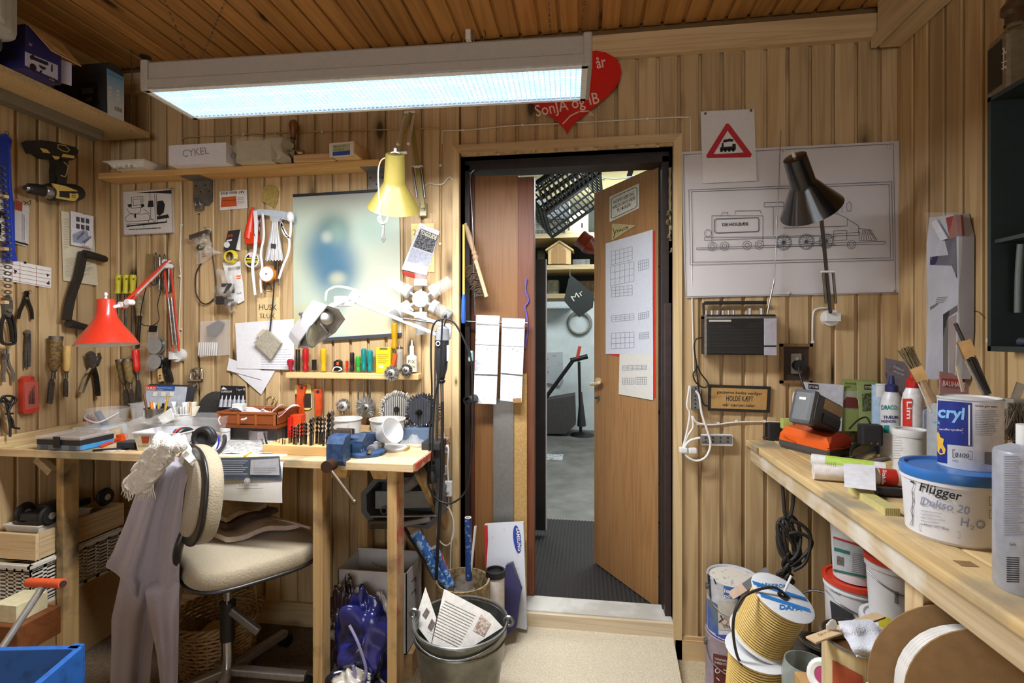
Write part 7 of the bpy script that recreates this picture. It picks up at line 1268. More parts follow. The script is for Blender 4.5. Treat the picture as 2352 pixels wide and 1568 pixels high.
t=thing('toy_house','small wooden house with arched double doors on the lower shelf','toy house',Yp(1286,606,yg));HSE=mat('b59a6c',.7,var=.1);g=onY(yg+.04);sheet('body',[(1259,606),(1259,572),(1285,556),(1311,572),(1311,606)],g,.16,HSE,t);[sheet('roof_board',q,onY(yg+.03),.2,mat('a98c5c',.7),t)for q in([(1252,573),(1285,551),(1285,556),(1254,576)],[(1285,551),(1318,573),(1316,576),(1285,556)])]
for q in([(1267,605),(1267,576),(1273,566),(1282,562),(1282,605)],[(1284,605),(1284,562),(1293,566),(1300,576),(1300,605)]):sheet('door',q,onY(yg+.036),.006,mat('8d6a3e',.7),t)
t=thing('white_house_box','pale house shaped box behind the hanging crate','box',Yp(1335,535,yg+.1));sheet('body',[(1298,534),(1300,505),(1330,480),(1352,490),(1352,534)],onY(yg+.1),.2,mat('a8a488',.7),t);sheet('hole',[(1335,512),(1339,512),(1339,523),(1335,523)],onY(yg+.098),.002,INK,t)
t=thing('lantern','dark orange glass lantern hanging tilted by the open leaf','lantern',Yp(1345,590,3.6));spin('glass',onY(3.6),(1332,545),(1372,575),[(0,20),(.1,22),(.3,21),(.5,24),(.8,18),(1,10)],mat('8a2c14',.15,var=.3,sc=20,spec=1),t,20);cord('hang_wire',[Yp(1352,560,3.6),V((*Yp(1352,560,3.6).xy,2.72))],.002,BLACK,t,0)
obj('tall_board',MB().box((Yp(1226,800,3.2).x,3.2,GF+.05),(Yp(1253,800,3.2).x,3.24,Yp(1240,595,3.2).z)),mat('26272b',.5,var=.4,sc=12),None,'tall black board standing behind the side leaf','board');obj('board_edge',MB().box((Yp(1253,800,3.2).x,3.2,GF+.05),(Yp(1255,800,3.2).x,3.24,Yp(1240,595,3.2).z)),mat('c8c8c8',.5),None,'narrow white edging of the tall black board','edging')
t=thing('umbrella','folded black umbrella with white MR lettering hanging in the garage','umbrella',Yp(1340,725,4.4));sheet('canopy',[(1306,640),(1312,632),(1365,675),(1362,705),(1330,728),(1312,710),(1295,690)],onY(4.4),.1,mat('2a302c',.7),t);cord('hang_cord',[Yp(1309,636,4.45),V((*Yp(1309,636,4.63).xy,zB-.03))],.006,BLACK,t,0);text('Mr',onY(4.398),(1318,692),(1342,675),14,mat('d8d8d0',.7),t)
obj('garage_ledge',MB().cbox((Yp(1180,708,6.5).x,6.5,Yp(1300,708,6.5).z),(Yp(1311,708,6.5).x,6.86,Yp(1300,682,6.5).z),.02),mat('b8bfc2',.5),None,'pale rounded ledge on the far garage wall','ledge')
t=thing('hose_coil','grey hose coil hanging on the garage wall','hose',Yp(1332,770,6.84));p=Yp(1331,742,6.84)
for k in range(3):obj('hose_loop',MB().torus(px(27-1.5*k,p),.012,TR(p+V((0,-.02*k,0)))@RX(90),28,6),mat('8a8a80',.5),t)
t=thing('strimmer','grass trimmer with an orange grip leaning on the garage wall','strimmer',Yp(1338,993,6.5));g=onY(6.5);obj('shaft',MB().rod(g(1330,830),V((g(1334,980).x,6.5,GF+.02)),.018,10),DARKSTEEL,t);obj('tube',MB().rod(g(1252,915),g(1318,825),.025,10),DARKSTEEL,t);obj('grip',MB().rod(g(1310,828),g(1350,818),.03,10),BLACK,t);obj('trigger',MB().bar(g(1325,826),g(1332,795),.04,.04),mat('c2402c',.4),t);spin('head',g,(1334,900),(1336,978),[(0,3),(.3,5),(.8,9),(1,10)],mat('2e2a2a',.5),t);obj('guard',MB().lathe([(1e-4,.05),(.12,.03),(.16,0),(.1,0)],20,TR(g(1338,985).x,6.5,GF)),BLACK,t)
sheet('grass_bag',[(1250,920),(1320,908),(1322,975),(1300,996),(1250,996)],onY(6.4),.35,mat('4a4644',.8,var=.2),None,'dark grey grass bag standing at the garage wall','bag');sheet('hung_bag',[(1252,810),(1292,808),(1293,870),(1285,885),(1252,878)],onY(6.81),.05,mat('4a3c40',.2,sc=9,c2='b8bcc0',thr=(.6,.7)),None,'clear bag of dark cloth hanging on the garage wall','bag')
obj('floor_paper',MB().box(Zp(1252,1056,GF),Zp(1294,1044,GF)+V((0,0,.004))),mat('b8bcba',.8,sc=20,c2='7c8080',thr=(.4,.5)),None,'crumpled newspaper lying on the garage floor','newspaper')
for k,(a,e,lab)in enumerate((((1320,372),(1322,440),'steel strut hanging from the garage ceiling above the crate'),((1455,375),(1440,420),'dark slanted strut below the garage ceiling by the leaf'))):obj('ceiling_strut',MB().bar(Yp(*a,4.2),Yp(*e,4.2),.05,.04),mat('3a3c3c',.5),None,lab,'strut')
cord('ceiling_wire',[Yp(u,v,4.0)for u,v in[(1240,378),(1262,400),(1330,385),(1360,400),(1388,413),(1384,404),(1392,410),(1430,410),(1470,400)]],.003,mat('3c4a40',.5),None,5,label='thin green wire strung below the garage ceiling',cat='wire')
for k,(u,v,w_,h_,c,lab)in enumerate(((1270,655,26,26,'9aa09a','grey bundle of cord on the bottom garage shelf'),(1335,600,40,12,'8a8f92','flat grey board pack on the lower garage shelf'),(1345,655,45,22,'7a6a58','stack of frames on the bottom garage shelf'),(1243,590,18,30,'4a4a40','dark jar on the lower garage shelf beside the toy house'))):obj('garage_clutter',MB().cbox(V((*Yp(u-w_/2,v,4.8).xy,zD if v>620 else zB)),Yp(u+w_/2,v-h_/2,4.8)+V((0,.2,0)),.01),mat(c,.7,sc=30,var=.4),None,lab,'clutter')
# == BACK WALL RIGHT OF THE DOOR, RIGHT WALL
GRY=mat('55555c',.85)
def arc(cx,cyy,r,a0=0,a1=360,n=16,sy=1):return[(cx+r*math.cos(math.radians(a0+(a1-a0)*i/n)),cyy+sy*r*math.sin(math.radians(a0+(a1-a0)*i/n)))for i in range(n+1)]
t=thing('train_poster','large white poster with a steam locomotive line drawing','poster',B(1820,680));PPR=mat('c9c5c6',.8,var=.05,sc=5)
obj('paper',MB().grid(lambda a,b_:B(1561+504*a+6*b_*(1-a)+8*b_,349-25*a+(335+18*a)*b_-5*b_*a,.004+.003*math.sin(5*a+2)*math.sin(6*b_+1)+.003),24,16,True,.0008),PPR,t)
g=onB(.0125);sk=lambda u:-.032*(u-1600)
L_=[[(1570,355),(2052,330),(2058,671),(1576,681),(1570,355)],[(1582,436),(2048,417),(2052,597),(1586,608),(1582,436)],[(1588,440),(2042,423),(2046,592),(1591,602),(1588,440)],[(1600,569),(2033,554),(2033,560),(1600,573),(1600,569)]]
def sh_(P):return[(u,v+sk(u))for u,v in P]
L_+=[sh_(P)for P in([(1635,560),(1635,496),(1752,500),(1752,560)],[(1688,495),(1690,487),(1746,488),(1748,495)],[(1656,495),(1660,490),(1672,490),(1670,495)],[(1618,545),(1752,549),(1880,549),(1975,545),(1975,552),(1618,552),(1618,545)],[(1755,480),(1800,480),(1800,470),(1755,470),(1755,480)],[(1776,480),(1776,545)],[(1800,500),(1920,500),(1946,512),(1946,530),(1800,530)],[(1924,500),(1924,466),(1934,466),(1934,500)],[(1900,500),(1900,486),(1910,486),(1910,500)],[(1946,514),(1972,530),(1972,546)],[(1972,536),(1996,540),(2014,565),(1974,565),(1972,536)],[(1944,482),(1950,474),(1956,482),(1954,496),(1946,496),(1944,482)],[(1780,572),(1920,572)],[(1915,540),(1945,540),(1945,562),(1915,562),(1915,540)],[(1860,568),(1922,552)])]
for k in range(7):L_.append(sh_([(1982+3*k,540),(1978+6*k,564)]))
for(u,r)in((1800,18),(1852,18),(1898,17)):
 L_+=[sh_(arc(u,563,r)),sh_(arc(u,563,r*.85)),sh_(arc(u,563,r*.2))]+[sh_([(u,563),(u+r*.85*math.cos(k*PI/6),563+r*.85*math.sin(k*PI/6))])for k in range(12)]
for u in(1636,1664,1716,1744):L_+=[sh_(arc(u,567,10)),sh_(arc(u,567,5))]
L_+=[sh_(arc(1956,573,10)),sh_(arc(1956,573,6)),sh_(arc(1626,536,8))]
lines(L_,g,1,GRY,t,'locomotive_lines');lines([sh_([(1645,504),(1740,504),(1743,508),(1743,532),(1740,536),(1645,536),(1641,532),(1641,508),(1645,504)])],g,1.8,GRY,t,'name_panel');text('DE HOLBÆK',g,(1659,519),(1720,517),7,INK,t,bold=.02)
for u,v in((1575,358),(1801,345),(2041,337),(1812,673),(2050,667)):obj('pin',MB().sphere(B(u,v,.012),.006,8),mat('c8c4c0',.3),t)
t=thing('warning_sheet','white sheet with a red triangular steam train warning sign','sheet',B(1670,420));sheet('paper',[(1609,256),(1732,250),(1738,415),(1614,421)],onB(.017),.001,mat('d2cfce',.8,var=.04),t);g=onB(.0176);patch([[(1671,283),(1676,286),(1727,354),(1724,361),(1624,363),(1622,357),(1667,285)]],g,mat('b01c26',.6),t,'red_triangle');patch([[(1671,300),(1708,350),(1639,354)]],onB(.0182),mat('d6d4d4',.8),t,'white_triangle')
g=onB(.0188);patch([[(1654,338),(1682,336),(1682,330),(1690,330),(1690,344),(1654,346)],[(1657,338),(1658,328),(1662,328),(1662,338)],[(1660,326),(1663,320),(1670,320),(1676,318),(1685,320),(1684,325),(1674,325),(1664,327)]]+[arc(1657+9*k,346-.4*k,3.6,n=8)[:-1]for k in range(4)],g,INK,t,'train_print')
for u,v in((1620,261),(1725,254)):obj('pin',MB().cyl(.005,.004,8,TR(B(u,v,.018))@RX(90)),OLDSTEEL,t)
# black lamp
BLG=mat('121214',.25,var=.1,coat=.6);t=thing('wall_lamp','glossy black swing arm lamp in front of the train poster','lamp',B(1905,745));obj('wall_mount',MB().cyl(.033,.02,20,TR(B(1904,730))@RX(90)).cbox(B(1897,738,.045),B(1920,718,.0),.003),WHITE,t);Pb,Ph=B(1908,718,.05),Yp(1886,492,2.06)
obj('arm_bar',MB().bar(Pb,Ph,.012,.016,c=.002),BLG,t);[spring(Pb.lerp(Ph,.1)+V((.018*s_,-.01,0)),Pb.lerp(Ph,.42)+V((.018*s_,-.01,0)),.005,t)for s_ in(-1,1)];obj('pivot',MB().rod(Pb.lerp(Ph,.43)+V((-.024,-.01,0)),Pb.lerp(Ph,.43)+V((.024,-.01,0)),.005,8),WHITE,t);tp,rm=Yp(1825,360,1.90),Yp(1863,480,2.01);obj('neck',MB().tube([Ph,Yp(1876,482,2.05),Yp(1868,470,2.0)],.009,8,False,4),BLG,t)
shade('lamp_shade',tp,rm,[(0,.031),(.01,.037),(.48,.041),(.54,.047),(1,.105)],BLG,mat('2a2a2c',.5),t);obj('top_knob',MB().cyl(.006,.02,10,zframe(tp,tp-rm)),mat('c9b8a0',.4),t)
wallcable('white lamp cable from the black lamp mount down to the socket recess',[(1900,707),(1880,708),(1868,718),(1866,760),(1866,785)],.0035,WHITE,((1866,785),))
# radio
t=thing('radio','old black portable radio with a tall aerial hanging on the wall','radio',B(1697,815));A,E=boxat(1618,1783,722,2.175,.065,B(1697,815,.075).z);x0,y0,z0=A;x1,y1,z1=E;obj('body',MB().cbox(A,E,.006),mat('1c1b1b',.45),t);Xr=lambda f:x0+(x1-x0)*f;Zr=lambda f:z0+(z1-z0)*f;obj('trim',MB().box((x0,y0-.002,z0),(Xr(.03),y0+.003,z1)).box((x0,y0-.004,Zr(.9)),(x1,y0+.06,Zr(.95))),STEEL,t)
for k in range(21):obj('grille_bar',MB().box((Xr(.05),y0-.005,Zr(.05+.036*k)),(Xr(.8),y0,Zr(.067+.036*k))),mat('3a3835',.4,.4),t)
patch([[(1650,732),(1748,732),(1722,740),(1705,755),(1690,753),(1670,740)]],onY(y0-.006),mat('0e0e0f',.4),t,'black_field');obj('dial_panel',MB().cbox((Xr(.83),y0-.006,Zr(.24)),(x1,y0,Zr(.9)),.001).cbox((Xr(.83),y0-.006,z0),(x1,y0,Zr(.2)),.001),mat('a9a6ae',.4),t);obj('name_plate',MB().box((Xr(.06),y0-.008,Zr(.82)),(Xr(.37),y0-.005,Zr(.87))),mat('b8b2aa',.4),t)
for f in(.02,.1,.18,.26,.34,.41,.64,.8):obj('knob',MB().cyl(.006 if f<.6 else.009,.018 if f<.6 else.026,10,TR(Xr(f+.03),y0+.03,z1)),mat('b5b0aa',.3,.7),t)
obj('carry_handle',MB().bar((x0+.01,y0+.05,z1+.05),(x1-.02,y0+.05,z1+.05),.012,.014,c=.003).rod((x0+.01,y0+.05,z1-.04),(x0+.006,y0+.05,z1+.05),.005),BLACK,t);obj('aerial',MB().rod((Xr(.91),y0+.03,z1),Yp(1779,640,y0+.03),.0035,8).rod(Yp(1779,640,y0+.03),Yp(1794,300,y0+.03),.0016,6),STEEL,t)
cord('power_cord',[Yp(u,v,2.2)for u,v in[(1612,775),(1598,780),(1594,800),(1600,840),(1592,860),(1600,880),(1618,890),(1626,880),(1610,858),(1600,840),(1606,900),(1618,930),(1630,928)]],.003,BLACK,t,5)
# sockets, plugs, plaque
def strip(lab,u0,v0,u1,v1,n,vert):
 t=thing('socket_strip',lab,'socket',B(u0,v1));obj('case',MB().cbox(B(u0,v1,.03),B(u1,v0,.0),.006),WHITE,t)
 for k in range(n):
  f=(k+.5)/n;u,v=((u0+u1)/2,v0+(v1-v0)*f)if vert else(u0+(u1-u0)*f,(v0+v1)/2);s_=obj('outlet',MB().cbox(B(u,v,.033)-V((.017,0,.017)),B(u,v,.033)+V((.017,.006,.017)),.003),mat('6a6762',.5),t)
  for q in(-1,1):obj('hole',MB().cyl(.0035,.002,8,TR(B(u,v,.0335)+V((0,0,.008*q)))@RX(90)),INK,s_)
 return t
strip('upright white socket strip beside the plaque',1588,886,1606,940,3,True);strip('horizontal white four way socket strip below the plaque',1612,996,1680,1023,4,False)
WC=mat('dcdad6',.45);t=thing('extension_cable','white extension cord looped below the upright socket','cord',B(1600,1058));cord('cord',[B(u,v,.05)for u,v in[(1598,898),(1606,910),(1612,950),(1625,990),(1632,1020),(1622,1048),(1600,1058),(1578,1048),(1572,1030),(1584,1012),(1608,1005)]],.005,WC,t,6);cord('cord',[B(u,v,.045)for u,v in[(1584,885),(1578,930),(1584,950),(1578,990),(1568,1030),(1580,1000),(1592,980),(1590,955),(1600,970),(1625,975)]],.004,WC,t,6)
for u,v in((1569,1033),(1590,1034)):obj('plug',MB().cbox(B(u-8,v+8,.06),B(u+8,v-8,.03),.006),WHITE,t)
wallcable('pair of white cables clipped along the wall above the right bench',[(1600,974),(1640,975),(1690,969),(1760,968),(1800,970),(1830,968),(1832,930),(1834,905),(1828,900),(1822,910),(1822,960)],.0035,WC,((1650,972),(1692,967),(1756,967)))
t=thing('plaque','tan wooden plaque reading HOLDE KÆFT with a burnt black edge','plaque',B(1698,948));sheet('board',[(1628,883),(1771,888),(1768,948),(1627,943)],onB(.014),.012,mat('241c14',.7,sc=90,var=.4),t);sheet('face',[(1634,890),(1763,894),(1760,941),(1633,937)],onB(.0148),.003,mat('b08a50',.5,var=.1),t);g=onB(.0154)
for s_,a,e,h in(('gæsterne bedes venligst',(1646,903),(1750,907),7),('HOLDE KÆFT',(1668,920),(1730,922),12),('når værten taler',(1660,932),(1735,935),7)):text(s_,g,a,e,h,INK,t,bold=.01,shear=.12 if h<9 else 0)
t=thing('socket_recess','dark recessed wooden frame with an old socket in the wall','socket',B(1825,882));x0,x1,z0,z1=B(1790,880).x,B(1864,880).x,B(1825,880).z,B(1825,789).z;b=MB();w_=.012
b.box((x0,YB-.012,z0),(x0+w_,YB,z1)).box((x1-w_,YB-.012,z0),(x1,YB,z1)).box((x0,YB-.012,z0),(x1,YB,z0+w_)).box((x0,YB-.012,z1-w_),(x1,YB,z1));obj('frame',b,wood('8a6a42','624626',2),t);obj('recess',MB().box((x0+w_,YB-.002,z0+w_),(x1-w_,YB-.0005,z1-w_)),mat('3a2c20',.8),t);xm=(x0+x1)/2;obj('socket_plate',MB().cbox((xm-.02,YB-.012,z0+.04),(xm+.02,YB-.002,z1-.04),.003),mat('8a8074',.5),t);obj('toggle',MB().cbox((xm-.005,YB-.022,z1-.075),(xm+.005,YB-.01,z1-.055),.002),mat('a89e90',.5),t);obj('plug',MB().cyl(.022,.03,16,TR(xm+.003,YB-.012,z0+.075)@RX(90)),BLACK,t);cord('plug_cord',[V((xm+.003,YB-.04,z0+.075)),Yp(1835,850,2.2),Yp(1845,885,2.17),Yp(1858,915,2.12)],.004,BLACK,t,5)
# hanging flag roll on the right wall
t=thing('flag_roll','rolled white and blue banner in clear film hanging on the right wall','banner',R(2165,865));g=onR(.05);sheet('roll',[(2135,500),(2190,492),(2202,545),(2201,760),(2194,870),(2125,870),(2131,700),(2128,560)],onR(.05),.045,mat('aeb0bc',.6,var=.1,sc=8),t);g=onR(.0512);patch([[(2136,590),(2180,585),(2186,610),(2136,608)],[(2168,545),(2196,540),(2198,640),(2182,600)]],g,mat('22264a',.6),t,'blue_band');patch([[(2166,722),(2199,700),(2199,714),(2178,728),(2177,858),(2166,858)],[(2136,705),(2154,695),(2154,699),(2137,712)]],g,mat('2a2628',.6),t,'dark_band');patch([[(2179,730),(2196,722),(2192,860),(2180,860)]],g,mat('8a7470',.7),t,'brown_band')
lines([[(2152-k,684+4*k),(2176-3*k,682+4*k)]for k in range(4)],g,1.4,INK,t);sheet('tag',[(2138,512),(2150,504),(2176,548),(2160,552)],onR(.06),.004,mat('c9ccd6',.6),t);obj('film',MB().grid(lambda a,b_:R(2124+82*a+4*math.sin(9*b_),488+384*b_,.06+.012*math.sin(7*a+11*b_)),10,24),mat('e8e4dc',.1,alpha=.16,spec=1),t);sheet('red_cap',[(2172,500),(2196,494),(2200,540),(2182,550)],onR(.055),.02,mat('8a3a2c',.5),t)
# green cabinet
t=thing('wall_cabinet','open dark green wall cabinet at the right edge','cabinet',R(2300,810));GRN=mat('232c2b',.5,var=.1);xf=R(2266,500).x;yb_=Xp(2266,500,XR-.0).y;zt,zb=Xp(2266,232,XR).z,Xp(2266,808,XR).z;ya,dp=.85,.14;yb_=R(2268,500,dp).y;xf=XR-dp;zt,zb=R(2268,226,dp).z,R(2268,806,dp).z
obj('side_panel',MB().box((xf,yb_-.012,zb),(XR-.002,yb_,zt)),GRN,t);obj('top_panel',MB().box((xf,ya,zt-.012),(XR-.002,yb_,zt)),GRN,t);obj('bottom_panel',MB().box((xf,ya,zb),(XR-.002,yb_,zb+.014)),GRN,t);obj('back_panel',MB().box((XR-.006,ya,zb),(XR-.002,yb_,zt)),mat('0e1212',.7),t);zs=R(2300,545,dp).z;obj('shelf',MB().box((xf+.01,ya,zs-.01),(XR-.002,yb_-.012,zs)),mat('2e3836',.5),t)
def onto(z,u,d):p=Zp(u,500,z+.3);q=R(u,540,d);return V((q.x,q.y,z))
c=onto(zs,2310,dp*.55);t=thing('funnel','small white plastic funnel on the cabinet shelf','funnel',c);obj('cone',MB().lathe([(.034,0),(.036,.003),(.009,.04),(.006,.075),(.004,.075),(.006,.038),(.03,.003)],24,TR(c)),mat('c9c9c6',.4),t)
zb2=zb+.014
for k,(u,cc,lab)in enumerate(((2292,'c2bdb2','crumpled white paint tube on the cabinet floor'),(2322,'b8504a','red paint tube lying on the cabinet floor'),(2344,'3c4450','dark tube lying on the cabinet floor'))):c=onto(zb2,u,dp*.5);obj('paint_tube',MB().lathe([(1e-4,0),(.011,0),(.012,.03),(.006,.06),(1e-4,.06)],14,zframe(c+V((0,.03,.012)),(.1,-1,0))),mat(cc,.4),None,lab,'tube','tubes in the green cabinet')
cord('cable_bundle',[onto(zs,2345,.1)+V((0,0,-.02)),onto(zs-.1,2340,.1),onto(zs-.2,2338,.1)],.008,mat('5a5f5c',.5),None,5,label='grey cable hanging inside the green cabinet',cat='cable')
c=onto(zt,2330,.07);t=thing('stoneware_bottle','square amber glass bottle with a black label on the cabinet','bottle',c);GLS=mat('7a6a50',.12,var=.2,alpha=.85,spec=1);Xb=TR(c)@RZ(-8);hw=.043;obj('bottle',MB().cbox((-hw,-hw,0),(hw,hw,.17),.012,Xb).lathe([(hw,.165),(.02,.19),(.018,.22)],20,Xb),GLS,t);obj('stopper',MB().lathe([(1e-4,.27),(.016,.27),(.03,.25),(.03,.235),(.02,.225),(.022,.2)],20,Xb),mat('4a3422',.3),t)
obj('label',MB().box((-hw-.0015,-hw*.72,.03),(-hw,hw*.72,.15),Xb),mat('1c1814',.5),t);lines([[(2303,112),(2310,122)],[(2302,124),(2312,118)],[(2306,110),(2305,138)],[(2301,144),(2311,140)],[(2303,150),(2310,156)],[(2306,140),(2304,160)],[(2301,158),(2311,152)]],onPlane(Xb@V((-hw-.0025,0,0)),(-1,.14,0)),2.4,mat('d8d4c8',.6),t,'brush_marks')
cord('wall_stain_wire',[R(u,v,.003)for u,v in[(2203,725),(2225,717),(2245,715),(2262,730)]],.0012,mat('4a3620',.6),None,4,label='thin bent wire on the right wall under the cabinet',cat='wire')
# == ON THE RIGHT BENCH
def Q(u,v,h=0):return Zp(u,v,HR+h)
def label_cyl(t,cx,cyy,r):return lambda e=.0008:onCyl(cx,cyy,r+e)
def can(t,c,r,h,m,name='body',n=36):return obj(name,MB().lathe([(1e-4,0),(r,0),(r,h),(1e-4,h)],n,TR(c)),m,t)
# charger and battery
OR=mat('dd5e1c',.4,var=.05);GB=mat('4a4644',.5);t=thing('battery_charger','orange and grey battery charger on the right bench','charger',(.845,2.06,HR));P=[V((.742,2.117,HR)),V((.837,1.918,HR)),V((.947,2.0,HR)),V((.852,2.2,HR))];ctr=sum(P,V())/4
def ring(s_,h,hf=0):return[ctr+(p-ctr)*s_+V((0,0,h+(hf if i in(1,2)else 0)))for i,p in enumerate(P)]
def loft(rings,m,name,par):b=MB();n=4;b.add([p for r in rings for p in r],[(4*k+i,4*k+(i+1)%n,4*k+4+(i+1)%n,4*k+4+i)for k in range(len(rings)-1)for i in range(4)]+[(3,2,1,0),tuple(range(4*len(rings)-4,4*len(rings)))]);return obj(name,b,m,par)
loft([[p-V((0,0,ctr.z-HR))for p in ring(.94,.0)],ring(1,.012),ring(1,.03)],GB,'base',t);loft([ring(1,.03),ring(.97,.055),ring(.78,.085,-.012)],OR,'orange_shell',t);q=onPlane(P[1]+V((0,0,.03))-(P[0]-P[1]).cross(V((0,0,1))).normalized()*0,(P[2]-P[1]).cross(V((0,0,1))))
nR=(P[2]-P[1]).cross(V((0,0,1))).normalized();nR=nR if nR.dot(CAM-P[1])>0 else-nR;nL=(P[1]-P[0]).cross(V((0,0,1))).normalized();nL=nL if nL.dot(CAM-P[1])>0 else-nL
patch([[(1904,1032),(1912,1000),(1925,992),(1956,1003),(1956,1022)]],onPlane(P[1]+nR*.004+V((0,0,0)),nR),mat('b0341a',.4),t,'red_side');lines([[(1900+0,1030+5*k),(1944,1026+5*k)]for k in range(4)],onPlane(P[1]+nR*.003,nR),1.6,INK,t,'vents');text('Husqvarna',onPlane(P[1]+nL*.004,nL),(1799,1004),(1828,1018),6,mat('a03814',.5),t,'lettering')
t=thing('battery_pack','black power tool battery tilted on the orange charger','battery',ctr+V((0,0,.09)));Xb=TR(Yp(1876,945,2.02))@RZ(38)@RY(20);obj('case',MB().cbox((-.085,-.045,-.055),(.085,.045,.05),.012,Xb),mat('3c3b3a',.45),t);obj('grip_cap',MB().cbox((-.1,-.04,-.07),(-.06,.04,.058),.014,Xb),mat('55585a',.4),t);obj('warning_label',MB().box((-.045,-.0465,.005),(.08,-.045,.042),Xb),mat('a88a58',.5),t);obj('side_rail',MB().cbox((-.04,-.05,-.045),(.075,-.044,-.008),.003,Xb),mat('232220',.45),t);obj('led_panel',MB().box((-.102,-.012,.016),(-.099,.012,.026),Xb),WHITE,t)
obj('power_adapter',MB().cbox(Q(1764,1012)-V((.0,.0,0)),Q(1764,1012)+V((.055,.07,.075)),.006),mat('232324',.45),None,'small black power adapter left of the charger','adapter');cord('adapter_cable',[Q(u,v,.01)for u,v in[(1762,985),(1740,996),(1715,998),(1690,990),(1700,988),(1735,992),(1745,984),(1750,1002),(1765,1006)]],.003,BLACK,None,5,label='thin tangled black cord at the left end of the right bench',cat='cord')
obj('lime_box',MB().cbox(Yp(1798,985,2.17),Yp(1822,962,2.17)+V((0,.03,0)),.003),mat('b8c46a',.5),None,'small lime green box behind the charger','box')
def brochure(lab,pts,y,m,cat='brochure'):o=thing('brochure',lab,cat,Yp(*pts[-1],y));q=lambda d:onPlane((0,y-d,HR),(0,-.98,.16));sheet('page',pts,q(0),.004,m,o);return o,q
o,q=brochure('white RYOBI leaflet behind the battery pack',[(1845,877),(1938,884),(1933,990),(1845,985)],2.19,mat('c8c8d0',.6));patch([[(1857,881),(1880,883),(1880,894),(1857,892)]],q(.002),INK,o,'logo_box');text('RYOBI',q(.004),(1859,890),(1878,892),6,WHITE,o,bold=.02)
o,q=brochure('olive green garden catalogue with a red house',[(1934,870),(2015,872),(2015,990),(1936,990)],2.2,mat('8f9c58',.6,var=.06));text('Havekatalog',q(.002),(1941,882),(1972,883),5,INK,o);text('2024',q(.002),(1941,890),(1954,890),5,INK,o);patch([[(1936,897),(1972,897),(1972,938),(1937,938)]],q(.002),mat('a8aa98',.6),o,'sky_print');patch([[(1938,920),(1945,911),(1966,913),(1972,922),(1972,937),(1938,936)]],q(.003),mat('6a2c24',.6),o,'house_print')
o,q=brochure('pale green RYOBI manual beside the catalogue',[(1968,876),(2016,877),(2016,990),(1978,990)],2.16,mat('9aa56a',.6));patch([[(1985,883),(2004,883),(2004,894),(1985,894)]],q(.002),INK,o,'logo_box');text('RYOBI',q(.004),(1987,892),(2003,892),6,mat('d0d8b0',.6),o,bold=.02);patch([[(1980,905),(2005,900),(2006,942),(1981,944)]],q(.002),mat('6a7450',.6,sc=160,c2='2c3022',thr=(.42,.52)),o,'photo')
o,q=brochure('dark picture brochure behind the glue bottles',[(2034,822),(2104,836),(2112,960),(2036,960)],2.1,mat('3a3640',.5,sc=40,c2='77707a',thr=(.55,.7)));text('Produkter til',q(.002),(2052,843),(2074,853),5,WHITE,o);text('sne og tovejr',q(.002),(2052,853),(2076,863),5,WHITE,o)
o,q=brochure('pinkish BAUHAUS bag standing behind the brushes',[(2158,852),(2190,858),(2225,885),(2225,960),(2160,960)],1.72,mat('a87a78',.6));patch([[(2163,868),(2212,872),(2210,890),(2165,886)]],q(.002),mat('a83834',.6),o,'red_band');text('BAUHAUS',q(.004),(2165,885),(2216,890),12,WHITE,o,bold=.02)
# bottles
def bottle(name,lab,u,v0,y,r,prof,m,capm,cat='bottle'):
 c=Yp(u,v0,y);zt=c.z;c.z=HR;h=zt-HR;t=thing(name,lab,cat,c);obj('bottle',MB().lathe([(1e-4,0)]+[(r*a,h*b_)for a,b_ in prof[0]],28,TR(c)),m,t);obj('cap',MB().lathe([(r*a,h*b_)for a,b_ in prof[1]],20,TR(c)),capm,t);return t,c,(lambda e=.0008:onCyl(c.x,c.y,r+e))
PB=([(1,0),(1,.62),(.85,.74),(.5,.82)],[(.58,.8),(.58,.88),(.3,.9),(.2,1),(1e-3,1)])
t,c,q=bottle('aerosol_can','pale blue and white canister behind the glue bottles',2024,884,2.12,.03,([(1,0),(1,1),(1e-3,1)],[(.6,.99),(.6,1.02),(1e-3,1.02)]),mat('a8c4dc',.4),WHITE);bandpatch([((2012,886),(2035,886),(2035,912),(2012,912))],q(),WHITE,t,'white_band',6);text('aTe',q(.0016),(2013,930),(2026,930),8,WHITE,t)
t,c,q=bottle('glue_bottle','white DRACO wood glue bottle with a violet nozzle cap',2048,862,1.98,.034,PB,mat('d0d2d4',.4),mat('2a2c60',.4));text('DRACO',q(.0016),(2024,940),(2060,940),10,mat('1f8a84',.5),t,bold=.02);text('TRÆLIM',q(.0016),(2028,961),(2062,961),7,mat('26286a',.5),t,bold=.02);text('INDENDØRS',q(.0016),(2024,970),(2058,970),6,mat('26286a',.5),t,bold=.02);patch([[(2029,976),(2042,976),(2042,994),(2029,994)]],q(.0016),mat('1f8a84',.5),t,'logo_square')
t,c,q=bottle('glue_bottle','white Lim glue bottle with a red cap',2097,845,1.85,.032,PB,mat('dedede',.35),mat('b81c14',.35));bandpatch([((2073,915),(2095,915),(2095,1040),(2073,1040))],q(),mat('c82a20',.5),t,'red_label',8);text('Lim',q(.0016),(2083,922),(2083,962),(12,0),WHITE,t,bold=.02)
c=Yp(2135,975,1.83);c.z=HR;obj('grout_bag',MB().cbox(c-V((.03,.02,0)),c+V((.05,.04,.2)),.02),mat('8f95a4',.6),None,'pale grey PU bag behind the acrylic can','bag')
